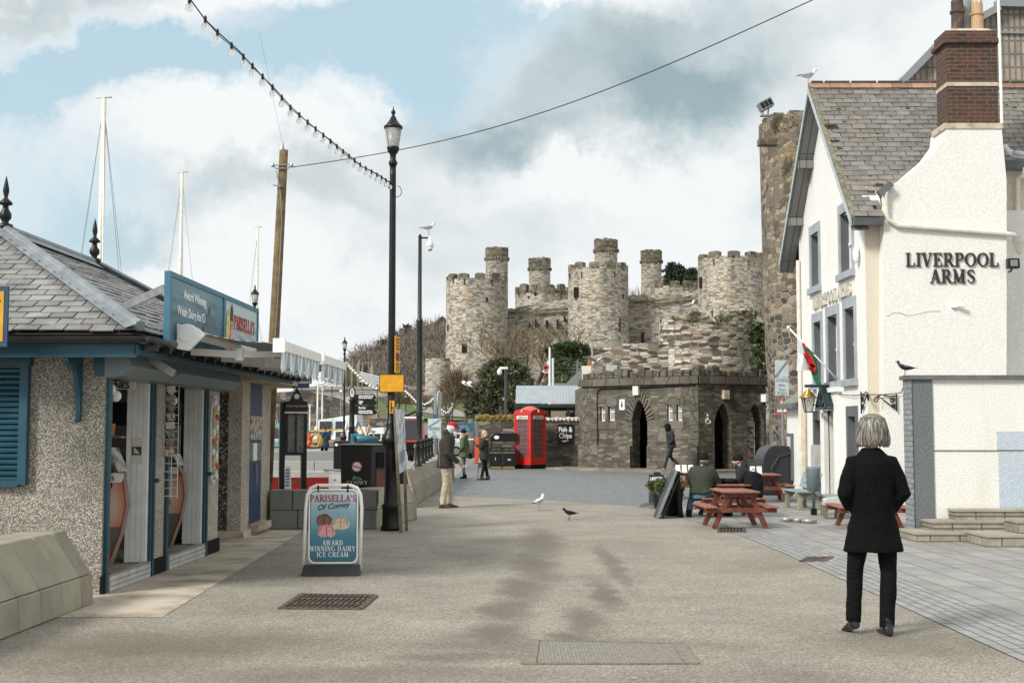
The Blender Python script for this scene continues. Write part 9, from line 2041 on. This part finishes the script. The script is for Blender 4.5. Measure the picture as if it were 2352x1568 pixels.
# red rowing boat
t=thing('rowing_boat','red clinker rowing boat with a white rim and blue bottom behind the notice board','boat',(xat(735,25.5),26.2,.10),R(-62)); n=12; L=4.0; H=.66; rb=plain('boat_red',(.50,.02,.015),.4,vs=6,var=.15,dirt_or_highlight=(.25,.03,.02),dirt_or_highlight_amt=.4)
def hs(u): w=.62*math.sin(PI*(.18+.82*min(1,u*1.0)))**.6*(1 if u<.6 else 1-((u-.6)/.4)**2); return u*L-L/2,max(.02,w),H*(.95+.5*(u-.45)**2)
for nm,f0,f1,mt in (('blue_bottom',0.0,.38,plain('boat_blue',(.03,.07,.13),.5)),('hull',.38,.84,rb),('gunwale',.84,1.0,plain('gunwale_white',(.66,.66,.64),.6,dirt_or_highlight=(.3,.25,.2),dirt_or_highlight_amt=.4))):
    mb=MB()
    for i in range(n):
        a=hs(i/n); b=hs((i+1)/n)
        for s in (-1,1):
            P=lambda q,f:(s*(q[1]*(.30+.70*math.sin(f*PI/2))+(.02 if nm=='gunwale' else 0)),q[0],q[2]*f)
            q=[P(a,f0),P(b,f0),P(b,f1),P(a,f1)]; mb.poly(q if s<0 else q[::-1]); mb.poly([(x*.94,y,z) for x,y,z in (q[::-1] if s<0 else q)])
    a=hs(0); mb.poly([(-a[1]*(.30+.70*math.sin(f0*PI/2)),a[0],a[2]*f0),(a[1]*(.30+.70*math.sin(f0*PI/2)),a[0],a[2]*f0),(a[1]*(.30+.70*math.sin(f1*PI/2)),a[0],a[2]*f1),(-a[1]*(.30+.70*math.sin(f1*PI/2)),a[0],a[2]*f1)]); mb.build(nm,mt,t)
mb=MB(); a=hs(.55); mb.tube([(a[1]*.9,a[0],a[2]*.2),(a[1]+.03,a[0],a[2]*.8),(a[1],a[0],a[2]+.02),(-a[1],a[0],a[2]+.02)],.03,5); mb.tube([(a[1]*-.9,a[0],a[2]*.2),(-a[1]-.03,a[0],a[2]*.8),(-a[1],a[0],a[2]+.02)],.03,5); mb.build('green_strap',plain('strap_green',(.12,.19,.15)),t)
mb=MB(); 
for k in (.3,.55,.75): q=hs(k); mb.box(-q[1]*.9,q[1]*.9,q[0]-.1,q[0]+.1,.42,.46)
mb.build('thwart',M['wood'],t)
p=at(770,1110,23.2); t=thing('small_notice','small white notice plate low beside the big litter bin','sign',(p.x,23.2,p.z)); mb=MB(); mb.box(-.12,.12,0,.01,-.2,.17); mb.build('plate',M['white'],t); mb=MB(); mb.box(-.02,.0,-.005,0,.05,.08); mb.box(-.02,.02,.02,.06,-1.2,-.2); mb.build('mark',M['black'],t)
# telescope
Yt=27; t=thing('telescope','teal blue coin operated telescope pointing out above the litter bin','telescope',(xat(822,Yt),Yt,0)); z1=zat(1022,Yt); z2=zat(996,Yt); tl=plain('telescope_teal',(.03,.15,.20),.4); mb=MB(); mb.lathe([(.11,0),(.07,.1),(.055,z1)],12,(.03,0,0)); mb.build('pedestal',tl,t)
mb=MB(); mb.box(-.14,.13,-.1,.1,z1+.02,z2); mb.build('box',tl,t,mods=bev(.02)); mb=MB(); zt=(z1+z2)/2+.01; mb.tube([(-.02,-.16,zt),(.42,.05,zt-.01)],[.085,.065],14); mb.build('barrel',tl,t,smooth=True); mb=MB(); mb.tube([(-.04,-.17,zt),(-.02,-.16,zt)],.065,12); mb.build('lens',M['black'],t)
for px,l in ((757,'low black cabinet to the left of the teal telescope'),(853,'low black cabinet to the right of the teal telescope')):
    p=at(px+ (30 if px<800 else 5),1040,30); t=thing('cabinet',l,'cabinet',(p.x,30,0)); mb=MB(); mb.box(-.22,.22,0,.4,0,zat(1012,30)); mb.build('body',M['black'],t,mods=bev(.02)); mb=MB(); z=zat(1018,30); mb.box(-.18,-.12,-.01,0,z-.06,z); mb.build('label_plate',M['white'],t)
# finger post
Yf=38; t=thing('finger_post','black finger post with a ring top and four white lettered arms pointing right','signpost',(xat(808,Yf),Yf,0)); zt=zat(940*.0+922,Yf)
mb=MB(); mb.lathe([(.12,0),(.10,.1),(.085,zat(985,Yf)),(.11,zat(982,Yf)),(.08,zat(978,Yf)),(.075,zt),(.10,zt+.05),(.05,zt+.12)],14); mb.build('post',M['black'],t,smooth=True)
mb=MB(); zr=zat(901,Yf); mb.tube([(.09*math.cos(a),0,zr+.16*math.sin(a)) for a in [2*PI*k/16 for k in range(17)]],.022,6); mb.build('ring',M['black'],t); mb=MB(); mb.tube([(.05*math.cos(a),-.01,zr+.11*math.sin(a)) for a in [2*PI*k/14 for k in range(15)]],.012,5); mb.build('inner_ring',M['white'],t)
for k,(py,h,L,s) in enumerate(((911,.21,.60,'Academi Frenhinol Gymreig\nRoyal Cambrian Academy'),(923.5,.20,.63,'Toiledau\nToilets'),(935,.17,.60,'Plas Mawr'),(945.5,.19,.64,'Canolfan Groeso/Toiledau\nTourist Information/Toilets'))):
    z=zat(py+1,Yf); mb=MB(); mb.prism([(.06,-.02,z-h/2+.02),(.06+L,-.02,z-h/2+.02),(.06+L+.07,-.02,z),(.06+L,-.02,z+h/2-.02),(.06,-.02,z+h/2-.02)],(0,.04,0)); o=mb.build('arm',M['black'],t); l=text('lettering',s,.062 if k!=2 else .085,M['white'],t,face_cam(.20,-.023,z+(.02 if k!=2 else -.03)),align='LEFT',xs=.62,bold=.003); l.parent=o
# road signs far
def rsign(label,px,py0,py1,Y,shape,w,col_,post=True,rz=0,zb=0):
    t=thing('road_sign',label,'road sign',(xat(px,Y),Y,zb),rz); zt=zat(py0,Y)-zb; z0=zat(py1,Y)-zb; mb=MB(); mb.lathe([(.05,0),(.05,zt-.02)],8,(0,.06,0)); mb.build('post',M['galv'],t); c=(zt+z0)/2; r=(zt-z0)/2
    if shape=='round': disc(MB(),(0,0,c),r,.03).build('ring',plain('ring_r',(.5,.06,.04)),t); disc(MB(),(0,-.035,c),r*.7,.01).build('face',col_,t)
    elif shape=='tri': mb=MB(); mb.prism([(-r*1.1,0,zt),(r*1.1,0,zt),(0,0,z0)],(0,.03,0)); mb.build('ring',plain('ring_r2',(.5,.06,.04)),t); mb=MB(); mb.prism([(-r*.65,-.01,zt-r*.35),(r*.65,-.01,zt-r*.35),(0,-.01,z0+r*.6)],(0,.01,0)); mb.build('face',col_,t)
    else: mb=MB(); mb.box(-w/2,w/2,-.01,.02,z0,zt); mb.build('face',col_,t)
    return t,z0,zt
Yz=52; t,z0,zt=rsign('square zone ends sign on a post beside the man in the red cap',998,961,1006,Yz,'sq',.54,sgw); zm=z0+(zt-z0)*.55; mb=MB(); mb.bar((-.24,-.02,zm+.03),(.24,-.02,zt-.03),.01,.05); mb.box(-.27,.27,-.025,-.011,zm-.02,zm); mb.build('marks',gp,t)
for k,(s,sz) in enumerate((('DIWEDD',.13),('Parth',.09),('Zone',.09),('ENDS',.13))): text('lettering',s,sz,gp,t,face_cam(0,-.013,zm-.13-.10*k),xs=.8,bold=.004)
t,z0,zt=rsign('grey tubular sign post with an edge-on round sign and blue arrow plate',1001,893,895,54,'sq',.1,M['galv']); mb=MB(); mb.lathe([(.10,0),(.10,zt)],10,(0,.06,0)); mb.build('tube_post',M['galv'],t); mb=MB(); mb.xf=Matrix.Translation((.13,0,zt-.45))@Matrix.Rotation(R(80),4,'Z')@Matrix.Rotation(PI/2,4,'X'); mb.lathe([(.40,0),(.40,.03)],20); mb.build('round_plate',sgw,t); mb=MB(); z=zat(970,54); mb.box(-.10,.10,-.06,-.05,z-.3,z+.35); bp_=mb.build('blue_plate',plain('blue_plate',(.03,.12,.20)),t); mb=MB(); mb.box(-.02,.02,-.07,-.06,z-.22,z-.08); mb.prism([(-.05,-.07,z-.1),(.05,-.07,z-.1),(0,-.07,z-.02)],(0,.01,0)); mb.build('arrow',M['white'],t)
t,z0,zt=rsign('wide blue information sign right of the man in the red cap',1066,971,992,58,'sq',.78,plain('info_blue',(.02,.12,.18),.5)); mb=MB()
for k in range(4): mb.box(-.25+.03*(k%2),.28-.04*k,-.015,-.011,z0+.06+.07*k,z0+.085+.07*k)
mb.build('print',plain('info_pale',(.25,.4,.45)),t)
rsign('small give way triangle sign left of the finger post',782,881,892,110,'tri',.5,M['white'],zb=1.0); rsign('small round sign below the give way triangle',782.2,892.5,902,109,'round',.5,M['white'],zb=1.0)
rsign('red no entry disc on a far pole under the white bulbs',969,900,910,105,'round',.5,plain('noentry',(.5,.05,.03)),zb=1.5); rsign('second red no entry disc right of the lamp with the white bulbs',1010,908,918,100,'round',.5,plain('noentry2',(.5,.05,.03)),zb=1.5)
# cars
def car(label,loc,rz,color,L=4.2,H=1.45,W=1.7,group='cars parked by the harbour'):
    t=thing('parked_car',label,'car',loc,rz,group); cp_=plain('car_paint',color,.25,var=.03,coat=.6); prof=[(-L/2,.30),(-L/2,.75),(-L/2+.15,.88),(-L*.28,.95),(-L*.12,H),(L*.22,H),(L*.40,.98),(L/2-.05,.92),(L/2,.6),(L/2,.30)]
    mb=MB(); mb.prism([(x,-W/2,z) for x,z in prof],(0,W,0)); b=mb.build('body',cp_,t,mods=bev(.08,3))
    for s in (-1,1):
        y=s*(W/2+.004)
        mb=MB(); q=[(-L*.25,.96),(-L*.12,H-.08),(L*.05,H-.07),(L*.05,.96)]; mb.prism([(x,y,z) for x,z in q],(0,-s*.01,0)); mb.prism([(x,y,z) for x,z in [(L*.08,.96),(L*.08,H-.07),(L*.21,H-.09),(L*.34,.97)]],(0,-s*.01,0)); mb.build('side_window',M['glass'],t)
        for x in (-L*.32,L*.31): mb=MB(); mb.xf=Matrix.Translation((x,s*(W/2-.1),.31))@Matrix.Rotation(PI/2,4,'X'); mb.lathe([(.31,-.11),(.31,.11)],18); w=mb.build('wheel',M['blackmat'],t); mb=MB(); mb.xf=Matrix.Translation((x,s*(W/2-.1),.31))@Matrix.Rotation(PI/2,4,'X'); mb.lathe([(.2,-.12),(.2,.12)],12); o=mb.build('rim',M['galv'],t); o.parent=w
    mb=MB(); mb.hexa([(-L*.265,-W*.42,.97),(-L*.265,W*.42,.97),(-L*.25,W*.42,.965),(-L*.25,-W*.42,.965),(-L*.14,-W*.38,H-.05),(-L*.14,W*.38,H-.05),(-L*.12,W*.38,H-.06),(-L*.12,-W*.38,H-.06)]); mb.build('windscreen',M['glass'],t)
    for s in (-1,1): mb=MB(); mb.box(-L/2-.01,-L/2+.05,s*W*.34-.15,s*W*.34+.15,.62,.76); mb.build('headlight',M['lampglass'],t)
    return t
silver=(.48,.50,.52); white=(.70,.71,.71)
car('silver hatchback just right of the man in the red cap',(at(1090,1040,78).x,80,0),R(10),silver); car('white car on the left of the person in the green coat',(at(1048,1040,86).x,86,0),R(4),white)
car('small white car seen between the telescope and the tall black lamp',(at(860,1030,88).x,90,0),R(5),white); car('grey car on the ramp behind the finger post',tuple(at(799,928,150)-Vector((0,0,1.2))),R(80),(.30,.33,.35)); car('dark car parked under the bridge cables behind the camera pole',tuple(at(955,912,150)-Vector((0,0,1.5))),R(75),(.03,.03,.035))
# red off-road vehicle
Yr=58; t=thing('off_road_vehicle','boxy red off road vehicle with a white roof and round headlights beside the tall lamp','car',(xat(930,Yr),Yr,0),R(2)); rp=plain('vehicle_red',(.42,.02,.02),.3,coat=.5); zt=zat(956,Yr)
w=.86
mb=MB(); mb.box(-w,w,0,3.6,.62,1.12); mb.box(-w,-w+.1,.0,3.6,1.12,1.2); mb.build('body',rp,t,mods=bev(.03)); mb=MB(); mb.hexa([(-w+.05,.9,1.12),(w-.05,.9,1.12),(w-.05,3.6,1.12),(-w+.05,3.6,1.12),(-w+.12,1.15,zt-.1),(w-.12,1.15,zt-.1),(w-.12,3.5,zt-.1),(-w+.12,3.5,zt-.1)]); mb.build('cab',rp,t)
mb=MB(); mb.box(-w+.1,w-.1,1.1,3.55,zt-.1,zt); mb.build('roof',M['white'],t,mods=bev(.04)); mb=MB(); mb.hexa([(-w+.16,.88,1.17),(w-.16,.88,1.17),(w-.16,.95,1.17),(-w+.16,.95,1.17),(-w+.2,1.1,zt-.16),(w-.2,1.1,zt-.16),(w-.2,1.2,zt-.16),(-w+.2,1.2,zt-.16)]); mb.build('windscreen',M['glass'],t)
mb=MB(); mb.box(-w+.28,w-.28,-.02,.02,.66,1.05); mb.build('grille',M['blackmat'],t); mb=MB(); mb.box(-w,w,-.18,-.02,.48,.62); mb.build('bumper',M['black'],t); mb=MB(); mb.box(-.3,.1,-.19,-.181,.50,.60); mb.build('number_plate',M['white'],t)
for s in (-1,1):
    disc(MB(),(s*.52,-.02,.88),.11,.03).build('headlight',M['lampglass'],t); disc(MB(),(s*.74,-.01,.95),.045,.02).build('side_light',M['lampglass'],t); disc(MB(),(s*.74,-.01,.80),.045,.02).build('indicator',plain('ind',(.6,.5,.4)),t)
    for y in (.55,2.9): mb=MB(); mb.xf=Matrix.Translation((s*(w-.12),y,.38))@Matrix.Rotation(PI/2,4,'Y'); mb.lathe([(.38,-.13),(.38,.13)],16); mb.build('wheel',M['blackmat'],t)
    mb=MB(); mb.box(s*(w+.02),s*(w+.16),.85,.92,1.15,1.38); mb.build('mirror',M['black'],t)
t=thing('off_road_vehicle','pale grey off road vehicle with stacked tyres behind the camera pole','car',(xat(975,64),64,0)); mb=MB(); mb.box(-.85,.85,0,3.5,.6,1.2); mb.build('body',plain('vehicle_grey',(.33,.34,.33),.4),t,mods=bev(.05)); mb=MB(); mb.hexa([(-.8,.8,1.2),(.8,.8,1.2),(.8,3.4,1.2),(-.8,3.4,1.2),(-.7,1.0,1.95),(.7,1.0,1.95),(.7,3.3,1.95),(-.7,3.3,1.95)]); mb.build('cab',plain('cab_grey',(.2,.21,.21),.3),t)
for s in (-1,1): mb=MB(); mb.xf=Matrix.Translation((s*.72,.5,.38))@Matrix.Rotation(PI/2,4,'Y'); mb.lathe([(.38,-.13),(.38,.13)],14); mb.build('wheel',M['blackmat'],t)
p=at(985,1030,66); t=thing('tarpaulin','white peaked tarpaulin cover behind the bollards','tarpaulin',(p.x,66,0)); mb=MB(); mb.loft([((0,0,0),.75,.6),((0,0,.8),.7,.55),((.05,0,1.35),.3,.25),((0,0,1.6),.05,.05)],9); mb.build('sheet',M['white'],t)
p=at(1097,1040,62); t=thing('barrier','orange plastic barrier block between the couple with long red and white pole','barrier',(p.x,62,0)); mb=MB(); mb.box(-.14,.14,-.1,.2,0,zat(1005,62)); mb.build('block',plain('barrier_orange',(.65,.10,.03),.5),t,mods=bev(.03)); mb=MB(); mb.m=0
for k in range(8): mb.m=k%2; mb.box(-.2-.35*k,-.2-.35*(k+1),0,.05,zat(1010,62),zat(1010,62)+.07)
mb.build('pole',[M['white'],plain('pole_red',(.5,.05,.03))],t)
# mound with anchor, standing stone sculpture
p=at(935,958,100); t=thing('anchor','old iron anchor leaning on a small stone mound behind the red vehicle','anchor',(p.x,100,0)); mb=MB(); z=p.z; mb.bar((-1.6,0,z+.9),(1.3,0,z-.6),.16); mb.bar((-1.2,0,z-.4),(1.2,.2,z+.7),.14); mb.tube([(1.3+.3*math.cos(a),0,z+.9+.3*math.sin(a)) for a in [.5*k for k in range(13)]],.05,5); mb.build('shank',M['blackmat'],t); mb=MB(); mb.ball((0,.5,z-1.2),1.6,10,7,(1,.6,.6)); mb.build('mound',M['quaywall'],t); mb=MB(); mb.lathe([(.3,0),(.2,z-1.5)],6,(0,1,0)); mb.build('footing',M['quaywall'],t)
p=at(1090,1000,74); t=thing('stone_sculpture','rounded grey standing stone sculpture behind the couple','sculpture',(p.x,74,0)); mb=MB()
mb.loft([((-.12,0,0),.3,.2),((-.15,0,1.2),.28,.2),((-.2,0,2.0),.25,.18),((-.22,0,2.3),.1,.1)],12); mb.loft([((.2,0,0),.3,.2),((.22,0,1.1),.28,.2),((.18,0,2.0),.26,.18),((.14,0,2.5),.1,.1)],12); mb.build('stone',plain('sculpture_grey',(.13,.13,.125),.8,vs=3,bmp=.5,bs=12),t,smooth=True)
t=thing('railing','dark railing along the car park edge behind the green coated person','railing',(xat(1060,90),90,0)); mb=MB(); a=at(955,975,92);b=at(1105,997,92)
for z in (1.9,1.2): mb.bar((a.x,92,z),(b.x,92,z),.05)
for k in range(9): x=a.x+(b.x-a.x)*k/8; mb.bar((x,92,.0),(x,92,1.9),.07)
mb.build('bars',M['black'],t,world=True)
